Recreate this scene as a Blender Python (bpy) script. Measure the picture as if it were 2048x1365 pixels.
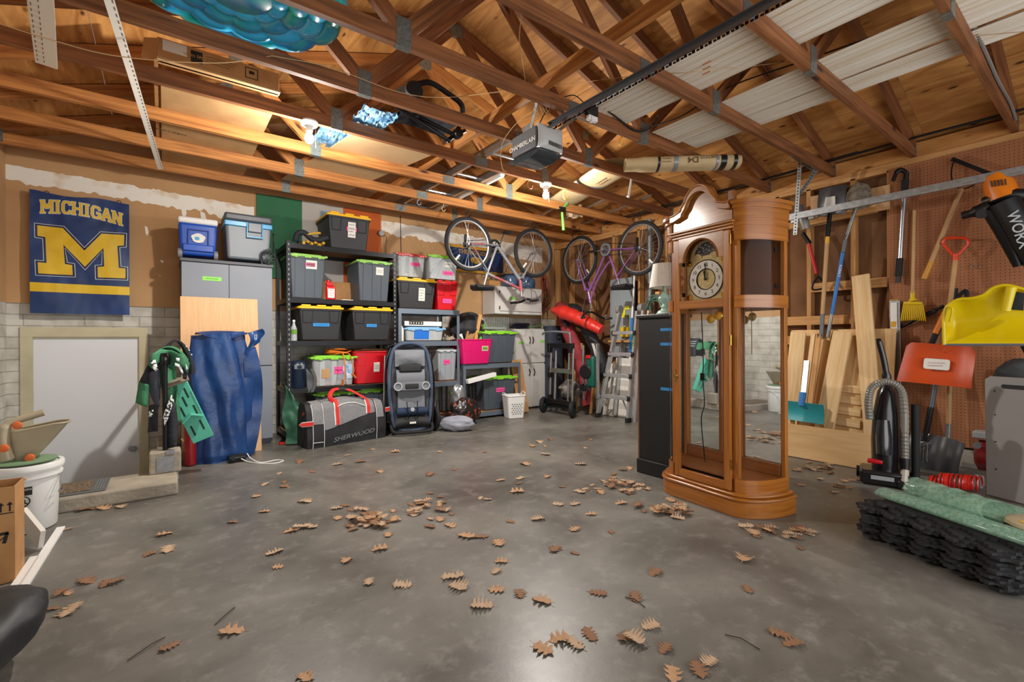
import bpy, bmesh, math, random
from mathutils import Vector as V, Matrix, Euler
from mathutils import noise as mnoise
random.seed(7)
SC = bpy.context.scene
C = SC.collection
for o in list(bpy.data.objects): bpy.data.objects.remove(o)
PI = math.pi
rad = math.radians

# ---------------------------------------------------------------- camera, world, light, exposure
YAW, FPX, CAMZ, ROLL = .64183, 929.06, 1.06, -.0044080
cd = bpy.data.cameras.new('camera'); cam = bpy.data.objects.new('camera', cd); C.objects.link(cam)
cd.sensor_width = 36; cd.lens = 36 * FPX / 2048; cd.clip_start = .02; cd.clip_end = 100
cd.shift_y = -3.0 / 2048
cam.matrix_world = Matrix.Translation((0, 0, CAMZ)) @ Matrix.Rotation(-YAW, 4, 'Z') @ Matrix.Rotation(PI / 2, 4, 'X') @ Matrix.Rotation(ROLL, 4, 'Z')
SC.camera = cam
SC.view_settings.view_transform = 'Standard'; SC.view_settings.look = 'None'
SC.view_settings.exposure = 0.64; SC.view_settings.gamma = 1; SC.view_settings.use_curve_mapping = False
w = bpy.data.worlds.new('sky'); SC.world = w; w.use_nodes = True
w.node_tree.nodes['Background'].inputs[0].default_value = (.80, .88, 1, 1)
w.node_tree.nodes['Background'].inputs[1].default_value = .55
# soft fill lamp added behind the camera, as if the unseen overhead door stood open
ld = bpy.data.lights.new('rear_fill_light', 'AREA'); ld.shape = 'RECTANGLE'; ld.size = 4.6; ld.size_y = 2.0
ld.energy = 50; ld.color = (1, .98, .96)
lo = bpy.data.objects.new('rear_fill_light', ld); C.objects.link(lo)
lo.matrix_world = Matrix.Translation((2.1, -1.15, 1.15)) @ Matrix.Rotation(PI / 2, 4, 'X')
BULB_W = 78

# ---------------------------------------------------------------- helpers
def lin(h):
    if isinstance(h, str):
        h = h.lstrip('#'); c = [int(h[i:i + 2], 16) / 255 for i in (0, 2, 4)]
    else: c = h
    return tuple((x / 12.92 if x <= .04045 else ((x + .055) / 1.055) ** 2.4) for x in c) + (1,)
MATS = {}
def mat(name, col, rough=.6, metal=0, col2=None, ns=6., detail=4, bump=0, bs=40., uv=None, lo_=.35, hi_=.7, trans=0, alpha=1, coat=0, emit=0, spec=.5, sss=0):
    """general procedural surface: two colours mixed by noise, optional bump noise"""
    if name in MATS: return MATS[name]
    m = bpy.data.materials.new(name); m.use_nodes = True; nt = m.node_tree; N = nt.nodes; L = nt.links
    b = N['Principled BSDF']; b.inputs['Base Color'].default_value = lin(col)
    b.inputs['Roughness'].default_value = rough; b.inputs['Metallic'].default_value = metal
    b.inputs['Specular IOR Level'].default_value = spec
    if coat: b.inputs['Coat Weight'].default_value = coat; b.inputs['Coat Roughness'].default_value = .12
    if trans: b.inputs['Transmission Weight'].default_value = trans; b.inputs['IOR'].default_value = 1.15
    if alpha < 1: b.inputs['Alpha'].default_value = alpha
    if emit: b.inputs['Emission Color'].default_value = lin(col); b.inputs['Emission Strength'].default_value = emit
    if col2 or bump:
        tc = N.new('ShaderNodeTexCoord'); mp = N.new('ShaderNodeMapping'); L.new(tc.outputs['UV' if uv else 'Object'], mp.inputs[0])
        if uv: mp.inputs['Scale'].default_value = uv
    if col2:
        n = N.new('ShaderNodeTexNoise'); n.inputs['Scale'].default_value = ns; n.inputs['Detail'].default_value = detail
        L.new(mp.outputs[0], n.inputs['Vector'])
        r = N.new('ShaderNodeValToRGB'); r.color_ramp.elements[0].position = lo_; r.color_ramp.elements[1].position = hi_
        r.color_ramp.elements[0].color = lin(col); r.color_ramp.elements[1].color = lin(col2)
        L.new(n.outputs[0], r.inputs[0]); L.new(r.outputs[0], b.inputs['Base Color'])
    if bump:
        n2 = N.new('ShaderNodeTexNoise'); n2.inputs['Scale'].default_value = bs; n2.inputs['Detail'].default_value = 3
        L.new(mp.outputs[0], n2.inputs['Vector'])
        bp = N.new('ShaderNodeBump'); bp.inputs['Strength'].default_value = bump; bp.inputs['Distance'].default_value = .01
        L.new(n2.outputs[0], bp.inputs['Height']); L.new(bp.outputs[0], b.inputs['Normal'])
    MATS[name] = m
    return m
def wood(name, c1, c2, rough=.7, knots=True, along=2.2, across=38, kc='#3a1c0c', coat=0, ply=False):
    """grain along U (metres) with growth lines across V, dark knots"""
    if name in MATS: return MATS[name]
    m = bpy.data.materials.new(name); m.use_nodes = True; nt = m.node_tree; N = nt.nodes; L = nt.links
    b = N['Principled BSDF']; b.inputs['Roughness'].default_value = rough
    if coat: b.inputs['Coat Weight'].default_value = coat; b.inputs['Coat Roughness'].default_value = .15
    tc = N.new('ShaderNodeTexCoord'); mp = N.new('ShaderNodeMapping'); L.new(tc.outputs['UV'], mp.inputs[0])
    mp.inputs['Scale'].default_value = (along, across, 1)
    n = N.new('ShaderNodeTexNoise'); n.inputs['Scale'].default_value = 1; n.inputs['Detail'].default_value = 5; n.inputs['Distortion'].default_value = .6 if not ply else 1.6
    L.new(mp.outputs[0], n.inputs['Vector'])
    r = N.new('ShaderNodeValToRGB'); r.color_ramp.elements[0].position = .3; r.color_ramp.elements[1].position = .72
    r.color_ramp.elements[0].color = lin(c1); r.color_ramp.elements[1].color = lin(c2); L.new(n.outputs[0], r.inputs[0])
    last = r.outputs[0]
    # broad board-to-board tone
    m3 = N.new('ShaderNodeMapping'); L.new(tc.outputs['UV'], m3.inputs[0]); m3.inputs['Scale'].default_value = (.8, 3, 1)
    n3 = N.new('ShaderNodeTexNoise'); n3.inputs['Scale'].default_value = 1; n3.inputs['Detail'].default_value = 2; L.new(m3.outputs[0], n3.inputs['Vector'])
    h = N.new('ShaderNodeHueSaturation'); mr = N.new('ShaderNodeMapRange'); mr.inputs[3].default_value = .72; mr.inputs[4].default_value = 1.28
    L.new(n3.outputs[0], mr.inputs[0]); L.new(mr.outputs[0], h.inputs['Value']); L.new(last, h.inputs['Color']); last = h.outputs[0]
    if knots:
        v = N.new('ShaderNodeTexVoronoi'); m2 = N.new('ShaderNodeMapping'); L.new(tc.outputs['UV'], m2.inputs[0])
        m2.inputs['Scale'].default_value = (2.1, 7, 1) if not ply else (3.5, 9, 1)
        L.new(m2.outputs[0], v.inputs['Vector']); v.inputs['Scale'].default_value = 1
        k = N.new('ShaderNodeValToRGB'); k.color_ramp.elements[0].position = .06; k.color_ramp.elements[1].position = .15
        k.color_ramp.elements[0].color = (1, 1, 1, 1); k.color_ramp.elements[1].color = (0, 0, 0, 1)
        L.new(v.outputs['Distance'], k.inputs[0])
        mx = N.new('ShaderNodeMix'); mx.data_type = 'RGBA'; L.new(k.outputs[0], mx.inputs['Factor'])
        L.new(last, mx.inputs['A']); mx.inputs['B'].default_value = lin(kc); last = mx.outputs['Result']
    L.new(last, b.inputs['Base Color'])
    MATS[name] = m
    return m
def frame(x, z):
    """matrix with columns x, y, z from an x axis and approximate z axis"""
    x = V(x).normalized(); z = V(z); y = z.cross(x)
    if y.length < 1e-6: y = V((0, 1, 0)).cross(x) if abs(x.y) < .9 else V((1, 0, 0)).cross(x)
    y.normalize(); z = x.cross(y)
    return Matrix(((x.x, y.x, z.x), (x.y, y.y, z.y), (x.z, y.z, z.z))).to_4x4()
def TR(x=0, y=0, z=0, rx=0, ry=0, rz=0): return Matrix.Translation((x, y, z)) @ Euler((rx, ry, rz)).to_matrix().to_4x4()
class G:
    """mesh collector; UVs are in metres with U along the grain of each piece"""
    def __init__(s, M=None): s.bm = bmesh.new(); s.uv = s.bm.loops.layers.uv.new('uv'); s.M = M or Matrix()
    def v(s, p): return s.bm.verts.new(s.M @ V(p))
    def face(s, vs, uvs=None, mi=0):
        try: f = s.bm.faces.new(vs)
        except ValueError: return None
        f.material_index = mi
        if uvs:
            for l, q in zip(f.loops, uvs): l[s.uv].uv = q
        return f
    def box(s, c, sz, R=None, mi=0, taper=None):
        c = V(c); R = R or Matrix(); hx, hy, hz = sz[0] / 2, sz[1] / 2, sz[2] / 2
        ax = max(range(3), key=lambda i: sz[i]); o1, o2 = [i for i in range(3) if i != ax]
        P = []
        for k in (-1, 1):
            for j in (-1, 1):
                for i in (-1, 1):
                    t = taper if (taper and k < 0) else (1, 1)
                    P.append(V((i * hx * t[0], j * hy * t[1], k * hz)))
        vs = [s.v(c + (R @ p)) for p in P]; off = random.random() * 7
        for f in ((0, 2, 3, 1), (4, 5, 7, 6), (0, 1, 5, 4), (2, 6, 7, 3), (0, 4, 6, 2), (1, 3, 7, 5)):
            nn = (P[f[1]] - P[f[0]]).cross(P[f[2]] - P[f[0]]); na = max(range(3), key=lambda i: abs(nn[i]))
            oth = [i for i in range(3) if i != na]
            if na == ax: u_, v_ = oth
            else: u_ = ax; v_ = [i for i in oth if i != ax][0]
            s.face([vs[i] for i in f], [(P[i][u_] + off, P[i][v_] + off * 1.7) for i in f], mi)
        return s
    def bar(s, a, b, w=.038, h=.089, up=(0, 0, 1), mi=0):
        """beam from a to b, h measured along up, w across"""
        a = V(a); b = V(b); F = frame(b - a, up); return s.box((a + b) / 2, ((b - a).length, w, h), F, mi)
    def tube(s, pts, r=.01, n=8, closed=False, cap=True, mi=0, flat=None):
        pts = [V(p) for p in pts]; N = len(pts); rings = []; prev = None
        for i, p in enumerate(pts):
            if closed: t = pts[(i + 1) % N] - pts[i - 1]
            else: t = pts[min(i + 1, N - 1)] - pts[max(i - 1, 0)]
            if t.length < 1e-9: t = V((0, 0, 1))
            t.normalize()
            if prev is None:
                a = V((0, 0, 1)) if abs(t.z) < .9 else V((1, 0, 0)); x = a.cross(t).normalized()
            else:
                x = prev - t * prev.dot(t)
                if x.length < 1e-6: x = V((1, 0, 0)).cross(t)
                x.normalize()
            prev = x; y = t.cross(x); rr = r[i] if isinstance(r, (list, tuple)) else r
            ry = rr * (flat or 1)
            rings.append([s.v(p + x * math.cos(2 * PI * k / n) * rr + y * math.sin(2 * PI * k / n) * ry) for k in range(n)])
        for i in range(N if closed else N - 1):
            A, B = rings[i], rings[(i + 1) % N]
            for k in range(n): s.face([A[k], A[(k + 1) % n], B[(k + 1) % n], B[k]], [(0, 0)] * 4, mi)
        if cap and not closed:
            s.face(rings[0][::-1], None, mi); s.face(rings[-1], None, mi)
        return s
    def cyl(s, a, b, r, r2=None, n=16, mi=0): return s.tube([a, b], [r, r2 if r2 is not None else r], n, mi=mi)
    def lathe(s, prof, n=24, M=None, sx=1, sy=1, mi=0, a0=0, a1=2 * PI):
        M = M or Matrix(); full = abs(a1 - a0 - 2 * PI) < 1e-6; m = n if full else n + 1; rings = []
        for r, z in prof:
            rings.append([s.v(M @ V((math.cos(a0 + (a1 - a0) * k / n) * r * sx, math.sin(a0 + (a1 - a0) * k / n) * r * sy, z))) for k in range(m)])
        for i in range(len(prof) - 1):
            for k in range(n):
                q = (k + 1) % m
                s.face([rings[i][k], rings[i][q], rings[i + 1][q], rings[i + 1][k]], [(k * .05, prof[i][1]), (k * .05 + .05, prof[i][1]), (k * .05 + .05, prof[i + 1][1]), (k * .05, prof[i + 1][1])], mi)
        if full and prof[0] != prof[-1]:
            if prof[0][0] > 1e-5: s.face(rings[0][::-1], None, mi)
            if prof[-1][0] > 1e-5: s.face(rings[-1], None, mi)
        return s
    def prism(s, poly, M, d, mi=0):
        """polygon in the local xy plane of M, extruded d along local z"""
        n = len(poly); A = [s.v(M @ V((x, y, 0))) for x, y in poly]; B = [s.v(M @ V((x, y, d))) for x, y in poly]
        off = random.random() * 5
        s.face(A[::-1], [(x + off, y) for x, y in poly][::-1], mi); s.face(B, [(x + off, y) for x, y in poly], mi)
        c = off
        for i in range(n):
            j = (i + 1) % n; e = c + math.hypot(poly[j][0] - poly[i][0], poly[j][1] - poly[i][1]); s.face([A[i], A[j], B[j], B[i]], [(c, off), (e, off), (e, off + d), (c, off + d)], mi); c = e
        return s
    def sheet(s, fn, nu, nv, thick=0, uvs=1, closed_u=False, mi=0):
        P = [[V(fn(i / nu, j / nv)) for j in range(nv + 1)] for i in range(nu + 1)]
        A = [[s.v(p) for p in row] for row in P]
        def quad(X, i, j, fl=False):
            q = [X[i][j], X[i + 1][j], X[i + 1][j + 1], X[i][j + 1]]; u = [(i / nu * uvs, j / nv * uvs), ((i + 1) / nu * uvs, j / nv * uvs), ((i + 1) / nu * uvs, (j + 1) / nv * uvs), (i / nu * uvs, (j + 1) / nv * uvs)]
            s.face(q[::-1] if fl else q, u[::-1] if fl else u, mi)
        for i in range(nu):
            for j in range(nv): quad(A, i, j)
        if thick:
            Bv = []
            for i in range(nu + 1):
                row = []
                for j in range(nv + 1):
                    du = P[min(i + 1, nu)][j] - P[max(i - 1, 0)][j]; dv = P[i][min(j + 1, nv)] - P[i][max(j - 1, 0)]
                    nn = du.cross(dv); nn = nn.normalized() if nn.length > 1e-12 else V((0, 0, 1)); row.append(s.v(P[i][j] - nn * thick))
                Bv.append(row)
            for i in range(nu):
                for j in range(nv): quad(Bv, i, j, True)
            for i in range(nu):
                s.face([A[i + 1][0], A[i][0], Bv[i][0], Bv[i + 1][0]]); s.face([A[i][nv], A[i + 1][nv], Bv[i + 1][nv], Bv[i][nv]])
            for j in range(nv):
                s.face([A[0][j], A[0][j + 1], Bv[0][j + 1], Bv[0][j]]); s.face([A[nu][j + 1], A[nu][j], Bv[nu][j], Bv[nu][j + 1]])
        return s
    def ring(s, c, ax, R, r, n=36, m=8, a0=0, a1=2 * PI, mi=0, flat=None):
        """torus or arc of a torus about axis ax"""
        F = frame(V(ax).orthogonal(), ax); c = V(c); full = a1 - a0 > 2 * PI - 1e-6
        pts = [c + F @ V((math.cos(a0 + (a1 - a0) * k / n) * R, math.sin(a0 + (a1 - a0) * k / n) * R, 0)) for k in range(n if full else n + 1)]
        return s.tube(pts, r, m, closed=full, mi=mi, flat=flat)
TM = {}
def tm(o):
    if o is None: return Matrix()
    if o.name in TM: return TM[o.name]
    return tm(o.parent) if o.parent else Matrix()
def finish(g, name, m, sm, bev, seg=2):
    bm = g.bm
    bmesh.ops.recalc_face_normals(bm, faces=bm.faces)
    me = bpy.data.meshes.new(name); bm.to_mesh(me); bm.free()
    for x in (m if isinstance(m, (list, tuple)) else [m]): me.materials.append(x)
    me.polygons.foreach_set('use_smooth', [sm > 0] * len(me.polygons))
    if sm > 0: me.set_sharp_from_angle(angle=rad(sm))
    return me
def addbev(o, bev, seg=2):
    if bev:
        b = o.modifiers.new('bevel', 'BEVEL'); b.width = bev; b.segments = seg; b.limit_method = 'ANGLE'; b.angle_limit = rad(40)
def thing(name, label, cat, loc=(0, 0, 0), rz=0, group=None, M=None):
    o = bpy.data.objects.new(name, None); C.objects.link(o); o.empty_display_size = .05
    mm = M if M is not None else Matrix.Translation(loc) @ Matrix.Rotation(rz, 4, 'Z')
    o.matrix_world = mm; TM[o.name] = mm
    o['label'] = label; o['category'] = cat
    if group: o['group'] = group
    return o
def part(name, g, m, parent, bev=0, sm=35, world=False, label=None, kind=None, seg=2):
    me = finish(g, name, m, sm, bev)
    if world: me.transform(tm(parent).inverted())
    o = bpy.data.objects.new(name, me); C.objects.link(o); o.parent = parent; addbev(o, bev, seg)
    if label: o['label'] = label
    if kind: o['kind'] = kind
    return o
def solo(name, g, m, label, cat, group=None, bev=0, sm=35, seg=2, kind=None, origin=None):
    """one-mesh thing given in world coordinates; its origin goes to the middle of its base"""
    me = finish(g, name, m, sm, bev)
    xs = [v.co for v in me.vertices]; lo3 = [min(p[i] for p in xs) for i in range(3)]; hi3 = [max(p[i] for p in xs) for i in range(3)]
    o0 = V(origin) if origin else V(((lo3[0] + hi3[0]) / 2, (lo3[1] + hi3[1]) / 2, lo3[2]))
    me.transform(Matrix.Translation(-o0)); o = bpy.data.objects.new(name, me); C.objects.link(o); o.location = o0
    TM[o.name] = Matrix.Translation(o0)
    addbev(o, bev, seg)
    if kind: o['kind'] = kind
    if kind != 'structure': o['label'] = label; o['category'] = cat
    if group: o['group'] = group
    return o
def struct(name, g, m, parent=None, sm=35, bev=0):
    me = finish(g, name, m, sm, bev); o = bpy.data.objects.new(name, me); C.objects.link(o); addbev(o, bev)
    if parent: o.parent = parent
    else: o['kind'] = 'structure'
    return o
def dup(root, M, label=None, group=None):
    r = root.copy(); C.objects.link(r); r.matrix_world = M; TM[r.name] = M
    if label: r['label'] = label
    if group: r['group'] = group
    for ch in list(root.children):
        c = ch.copy(); C.objects.link(c); c.parent = r
        for q in list(ch.children):
            d = q.copy(); C.objects.link(d); d.parent = c
    return r
def text(name, s, size, M, m, parent, ext=.0008, bold=0, world=True, sx=1, align='CENTER', label=None, shear=0):
    """lettering as a mesh; M maps text plane (x right, y up, z out) into the world or the parent frame"""
    if s[0] == '~':      # writing the photo shows but does not let one read: wavy strokes, one row per line
        rows, width = s[1:].split(','); rows = int(rows); width = float(width); g = G(M=M)
        for r_ in range(rows):
            y = (rows / 2 - .5 - r_) * size; L_ = width * (1 - .25 * ((r_ * 7) % 3) / 2); n = max(6, int(L_ / size * 5))
            g.tube([(-width / 2 + L_ * i / n, y + size * .26 * math.sin(i * 2.3 + r_) * math.cos(i * .9), ext) for i in range(n + 1)], size * .06, 4)
        return part(name, g, m, parent, sm=0, world=world, label=label)
    cu = bpy.data.curves.new(name, 'FONT'); cu.body = s; cu.size = size; cu.extrude = ext; cu.offset = bold; cu.align_x = align; cu.align_y = 'CENTER'; cu.resolution_u = 3; cu.shear = shear
    t = bpy.data.objects.new('tmp', cu); C.objects.link(t); bpy.context.view_layer.update()
    me = bpy.data.meshes.new_from_object(t.evaluated_get(bpy.context.evaluated_depsgraph_get())); bpy.data.objects.remove(t)
    me.name = name; me.materials.clear(); me.materials.append(m)
    me.transform(M @ Matrix.Diagonal((sx, 1, 1, 1)))
    if world and parent: me.transform(tm(parent).inverted())
    o = bpy.data.objects.new(name, me); C.objects.link(o)
    if parent: o.parent = parent
    if label: o['label'] = label
    return o
def wallM(p, nrm=(0, -1, 0), up=(0, 0, 1)):
    """frame at p whose z looks along nrm and whose y is up: for text, labels and pictures"""
    n = V(nrm).normalized(); u = V(up); x = u.cross(n).normalized(); y = n.cross(x)
    M = Matrix(((x.x, y.x, n.x), (x.y, y.y, n.y), (x.z, y.z, n.z))).to_4x4(); M.translation = V(p); return M
def sag(a, b, d, n=12):
    a = V(a); b = V(b); return [a.lerp(b, i / n) - V((0, 0, d * 4 * (i / n) * (1 - i / n))) for i in range(n + 1)]
def smooth(pts, k=6, closed=False):
    """Catmull-Rom through the points"""
    P = [V(p) for p in pts]; out = []; n = len(P)
    rng = range(n) if closed else range(n - 1)
    for i in rng:
        p0 = P[i - 1] if (i > 0 or closed) else P[0] * 2 - P[1]; p1 = P[i]; p2 = P[(i + 1) % n]; p3 = P[(i + 2) % n] if (closed or i + 2 < n) else P[-1] * 2 - P[-2]
        for j in range(k):
            t = j / k; out.append(.5 * ((2 * p1) + (p2 - p0) * t + (2 * p0 - 5 * p1 + 4 * p2 - p3) * t * t + (3 * p1 - p0 - 3 * p2 + p3) * t ** 3))
    if not closed: out.append(P[-1])
    return out
def rr(w, h, r, n=4, cx=0, cy=0):
    """rounded rectangle polygon"""
    out = []
    for sx, sy, a in ((1, 1, 0), (-1, 1, 90), (-1, -1, 180), (1, -1, 270)):
        for k in range(n + 1):
            t = rad(a + 90 * k / n); out.append((cx + sx * (w / 2 - r) + math.cos(t) * r, cy + sy * (h / 2 - r) + math.sin(t) * r))
    return out
def nz(x, y=0, z=0, s=1.): return mnoise.noise(V((x * s, y * s, z * s)))
# ---------------------------------------------------------------- surfaces of the room
XL, XR, YB, ZC = -1.10, 5.25, 5.86, 2.648      # left wall, right studs, back wall, underside of the joists
RX, SL = 2.07, 1 / 3.0                          # ridge and roof slope
def concrete(name, c1, c2, c3, rlo=.22, rhi=.55):
    m = bpy.data.materials.new(name); m.use_nodes = True; N = m.node_tree.nodes; L = m.node_tree.links; b = N['Principled BSDF']
    tc = N.new('ShaderNodeTexCoord')
    n1 = N.new('ShaderNodeTexNoise'); n1.inputs['Scale'].default_value = 1.3; n1.inputs['Detail'].default_value = 7; n1.inputs['Roughness'].default_value = .6; n1.inputs['Distortion'].default_value = .4
    n2 = N.new('ShaderNodeTexNoise'); n2.inputs['Scale'].default_value = 9; n2.inputs['Detail'].default_value = 8; n2.inputs['Roughness'].default_value = .7
    for n in (n1, n2): L.new(tc.outputs['Object'], n.inputs['Vector'])
    r1 = N.new('ShaderNodeValToRGB'); e = r1.color_ramp.elements; e[0].position = .33; e[1].position = .68; e[0].color = lin(c1); e[1].color = lin(c2); L.new(n1.outputs[0], r1.inputs[0])
    r2 = N.new('ShaderNodeValToRGB'); e = r2.color_ramp.elements; e[0].position = .52; e[1].position = .85; e[0].color = (0, 0, 0, 1); e[1].color = (.6, .6, .6, 1); L.new(n2.outputs[0], r2.inputs[0])
    mx = N.new('ShaderNodeMix'); mx.data_type = 'RGBA'; L.new(r2.outputs[0], mx.inputs['Factor']); L.new(r1.outputs[0], mx.inputs['A']); mx.inputs['B'].default_value = lin(c3)
    # fine dark pits
    v = N.new('ShaderNodeTexVoronoi'); v.inputs['Scale'].default_value = 16; L.new(tc.outputs['Object'], v.inputs['Vector'])
    r3 = N.new('ShaderNodeValToRGB'); e = r3.color_ramp.elements; e[0].position = .03; e[1].position = .07; e[0].color = (.45, .42, .4, 1); e[1].color = (1, 1, 1, 1); L.new(v.outputs['Distance'], r3.inputs[0])
    mu = N.new('ShaderNodeMix'); mu.data_type = 'RGBA'; mu.blend_type = 'MULTIPLY'; mu.inputs['Factor'].default_value = .8; L.new(mx.outputs['Result'], mu.inputs['A']); L.new(r3.outputs[0], mu.inputs['B'])
    L.new(mu.outputs['Result'], b.inputs['Base Color'])
    mr = N.new('ShaderNodeMapRange'); mr.inputs[3].default_value = rlo; mr.inputs[4].default_value = rhi; L.new(n1.outputs[0], mr.inputs[0]); L.new(mr.outputs[0], b.inputs['Roughness'])
    bp = N.new('ShaderNodeBump'); bp.inputs['Strength'].default_value = .18; bp.inputs['Distance'].default_value = .004; L.new(n2.outputs[0], bp.inputs['Height']); L.new(bp.outputs[0], b.inputs['Normal'])
    return m
M_floor = concrete('floor_concrete', '#504d48', '#7d7a72', '#a5a39a')
M_conc = mat('worn_concrete', '#8c8375', .85, col2='#aca391', ns=5, bump=.5, bs=30)
M_truss = wood('truss_pine', '#643c20', '#9c6236')
M_truss2 = wood('truss_pine_light', '#93592a', '#c98a48')
M_ply = wood('roof_plywood', '#9f652c', '#d79e5a', along=1.6, across=9, ply=True, kc='#4a2408')
M_stud = wood('stud_pine', '#b07a42', '#d6a468')
M_plate = mat('gusset_steel', '#6f7470', .45, .6, col2='#8b8f8a', ns=60)
M_white = mat('white_paint', '#e9e9e6', .5)
M_black = mat('black_plastic', '#131314', .42)
M_blackm = mat('black_steel', '#1b1b1e', .38, .5)
M_alu = mat('aluminium', '#b9bcbe', .33, .9, col2='#a4a8aa', ns=14)
M_galv = mat('galvanised_steel', '#9da3a6', .4, .75, col2='#b7bcbe', ns=25)
M_rubber = mat('rubber', '#17181a', .75)
M_kraft = mat('kraft_board', '#b98a58', .85, col2='#a97b4b', ns=9)

# floor with the stairwell opening in front of the door; solid slab
HX0, HX1, HY0 = XL, -.04, 4.36
g = G()
for x0, x1, y0, y1 in ((XL - .2, XR + .2, -3.0, HY0), (HX1, XR + .2, HY0, YB + .1)):
    g.box(((x0 + x1) / 2, (y0 + y1) / 2, -.06), (x1 - x0, y1 - y0, .12))
struct('floor', g, M_floor, sm=0)
g = G()      # stairwell: shaft walls, steps going down to the door
g.box((HX1 + .06, (HY0 + YB) / 2, -.58), (.12, YB - HY0, 1.0)); g.box(((XL + HX1) / 2, HY0 - .06, -.58), (HX1 - XL, .12, 1.0))
g.box(((XL + HX1) / 2, (HY0 + YB) / 2, -1.13), (HX1 - XL, YB - HY0, .1))
for k in range(3): g.box(((XL + HX1) / 2, HY0 + .13 + .26 * k, -.62 - .16 * k), (HX1 - XL, .26, .92 - .3 * k))
struct('trim_1', g, M_conc, sm=0)

# walls
def wall_mat(name, brick):
    m = bpy.data.materials.new(name); m.use_nodes = True; N = m.node_tree.nodes; L = m.node_tree.links; b = N['Principled BSDF']; b.inputs['Roughness'].default_value = .85
    tc = N.new('ShaderNodeTexCoord'); sp = N.new('ShaderNodeSeparateXYZ'); L.new(tc.outputs['Object'], sp.inputs[0])
    cb = N.new('ShaderNodeCombineXYZ'); L.new(sp.outputs[1 if brick == 'y' else 0], cb.inputs[0]); L.new(sp.outputs[2], cb.inputs[1])
    if brick:
        t = N.new('ShaderNodeTexBrick'); t.inputs['Scale'].default_value = 1; t.inputs['Brick Width'].default_value = .4; t.inputs['Row Height'].default_value = .1; t.inputs['Mortar Size'].default_value = .006
        t.inputs['Color1'].default_value = lin('#d6d2c8'); t.inputs['Color2'].default_value = lin('#ccc8bd'); t.inputs['Mortar'].default_value = lin('#b3aea3'); t.inputs['Mortar Smooth'].default_value = .6
        L.new(cb.outputs[0], t.inputs['Vector'])
        n = N.new('ShaderNodeTexNoise'); n.inputs['Scale'].default_value = 7; n.inputs['Detail'].default_value = 6; L.new(tc.outputs['Object'], n.inputs['Vector'])
        r = N.new('ShaderNodeValToRGB'); e = r.color_ramp.elements; e[0].position = .35; e[1].position = .6; e[0].color = lin('#8f8672'); e[1].color = (1, 1, 1, 1); L.new(n.outputs[0], r.inputs[0])
        mu = N.new('ShaderNodeMix'); mu.data_type = 'RGBA'; mu.blend_type = 'MULTIPLY'; mu.inputs['Factor'].default_value = .4; L.new(t.outputs[0], mu.inputs['A']); L.new(r.outputs[0], mu.inputs['B']); L.new(mu.outputs['Result'], b.inputs['Base Color'])
        bp = N.new('ShaderNodeBump'); bp.inputs['Strength'].default_value = .5; bp.inputs['Distance'].default_value = .01; L.new(t.outputs[1], bp.inputs['Height']); bp.invert = True; L.new(bp.outputs[0], b.inputs['Normal'])
    return m
M_brick_l = wall_mat('painted_block_left', 'y'); M_brick_b = wall_mat('painted_block_back', 'x')
M_fibre = mat('tan_fibreboard', '#b98f62', .9, col2='#caa173', ns=1.6, detail=6, bump=.12, bs=20)
ZF = 1.40
DX0, DX1, DZ = -.945, -.20, 1.10               # door opening
FX0, FX1, FZ = -1.02, -.13, 1.19
g = G()      # foundation part of the back wall, around the door
for x0, x1, z0, z1 in ((XL, FX0, -1.1, ZF), (FX1, XR + .1, -1.1, ZF), (FX0, FX1, FZ, ZF)): g.box(((x0 + x1) / 2, YB + .1, (z0 + z1) / 2), (x1 - x0, .2, z1 - z0))
struct('wall_back', g, M_brick_b, sm=0)
g = G(); g.prism([(XL, ZF), (2.9, ZF), (2.9, 3.607), (RX, 3.883), (XL, 2.828)], Matrix(((1, 0, 0, 0), (0, 0, 1, YB - .012), (0, 1, 0, 0), (0, 0, 0, 1))), .02)
g.prism([(2.9, ZF), (XR + .1, ZF), (XR + .1, 2.79), (2.9, 3.607)], Matrix(((1, 0, 0, 0), (0, 0, 1, YB - .01), (0, 1, 0, 0), (0, 0, 0, 1))), .02)
struct('wall_back_upper', g, M_fibre, sm=0)
g = G()      # ragged band of white joint compound on the tan board
def band(x0, x1, zt, zb, seed, n=90, dx=0):
    for i in range(n):
        xa = x0 + (x1 - x0) * i / n; xb = x0 + (x1 - x0) * (i + 1) / n; q = []
        for x in (xa, xb):
            a = zt(x) + .022 * nz(x * 9 + seed, 1) + .012 * nz(x * 40, seed); bb = zb(x) + .05 * nz(x * 5 + seed, 7) + .03 * nz(x * 22, seed, 3)
            q.append((x, max(a, bb + .012), bb))
        yy = YB - .0125
        g.face([g.v((q[0][0], yy, q[0][2])), g.v((q[1][0], yy, q[1][2])), g.v((q[1][0], yy - .004, q[1][1])), g.v((q[0][0], yy - .004, q[0][1]))])
def mix(a, b, t): return a + (b - a) * max(0, min(1, t))
band(XL, .8, lambda x: mix(2.60, 2.545, (x + 1.1) / 1.9), lambda x: mix(2.47, 2.39, (x + 1.1) / 1.9), 3)
band(1.9, 5.0, lambda x: mix(2.62, 2.56, (x - 2.2) / 2.8), lambda x: mix(2.47, 2.32, (x - 2.2) / 2.8), 11, 120)
for cx, cz, w_, h_ in ((-.14, 2.15, .03, .10), (.33, 2.34, .06, .16), (-.02, 1.86, .03, .03), (.16, 2.4, .05, .2)):
    q = [(cx - w_ / 2, cz + h_ / 2), (cx + w_ * .2, cz + h_ * .4), (cx + w_ / 2, cz - h_ * .1), (cx + .1 * w_, cz - h_ / 2), (cx - w_ * .3, cz - h_ * .2)]
    g.face([g.v((x, YB - .015, z)) for x, z in q])
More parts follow.
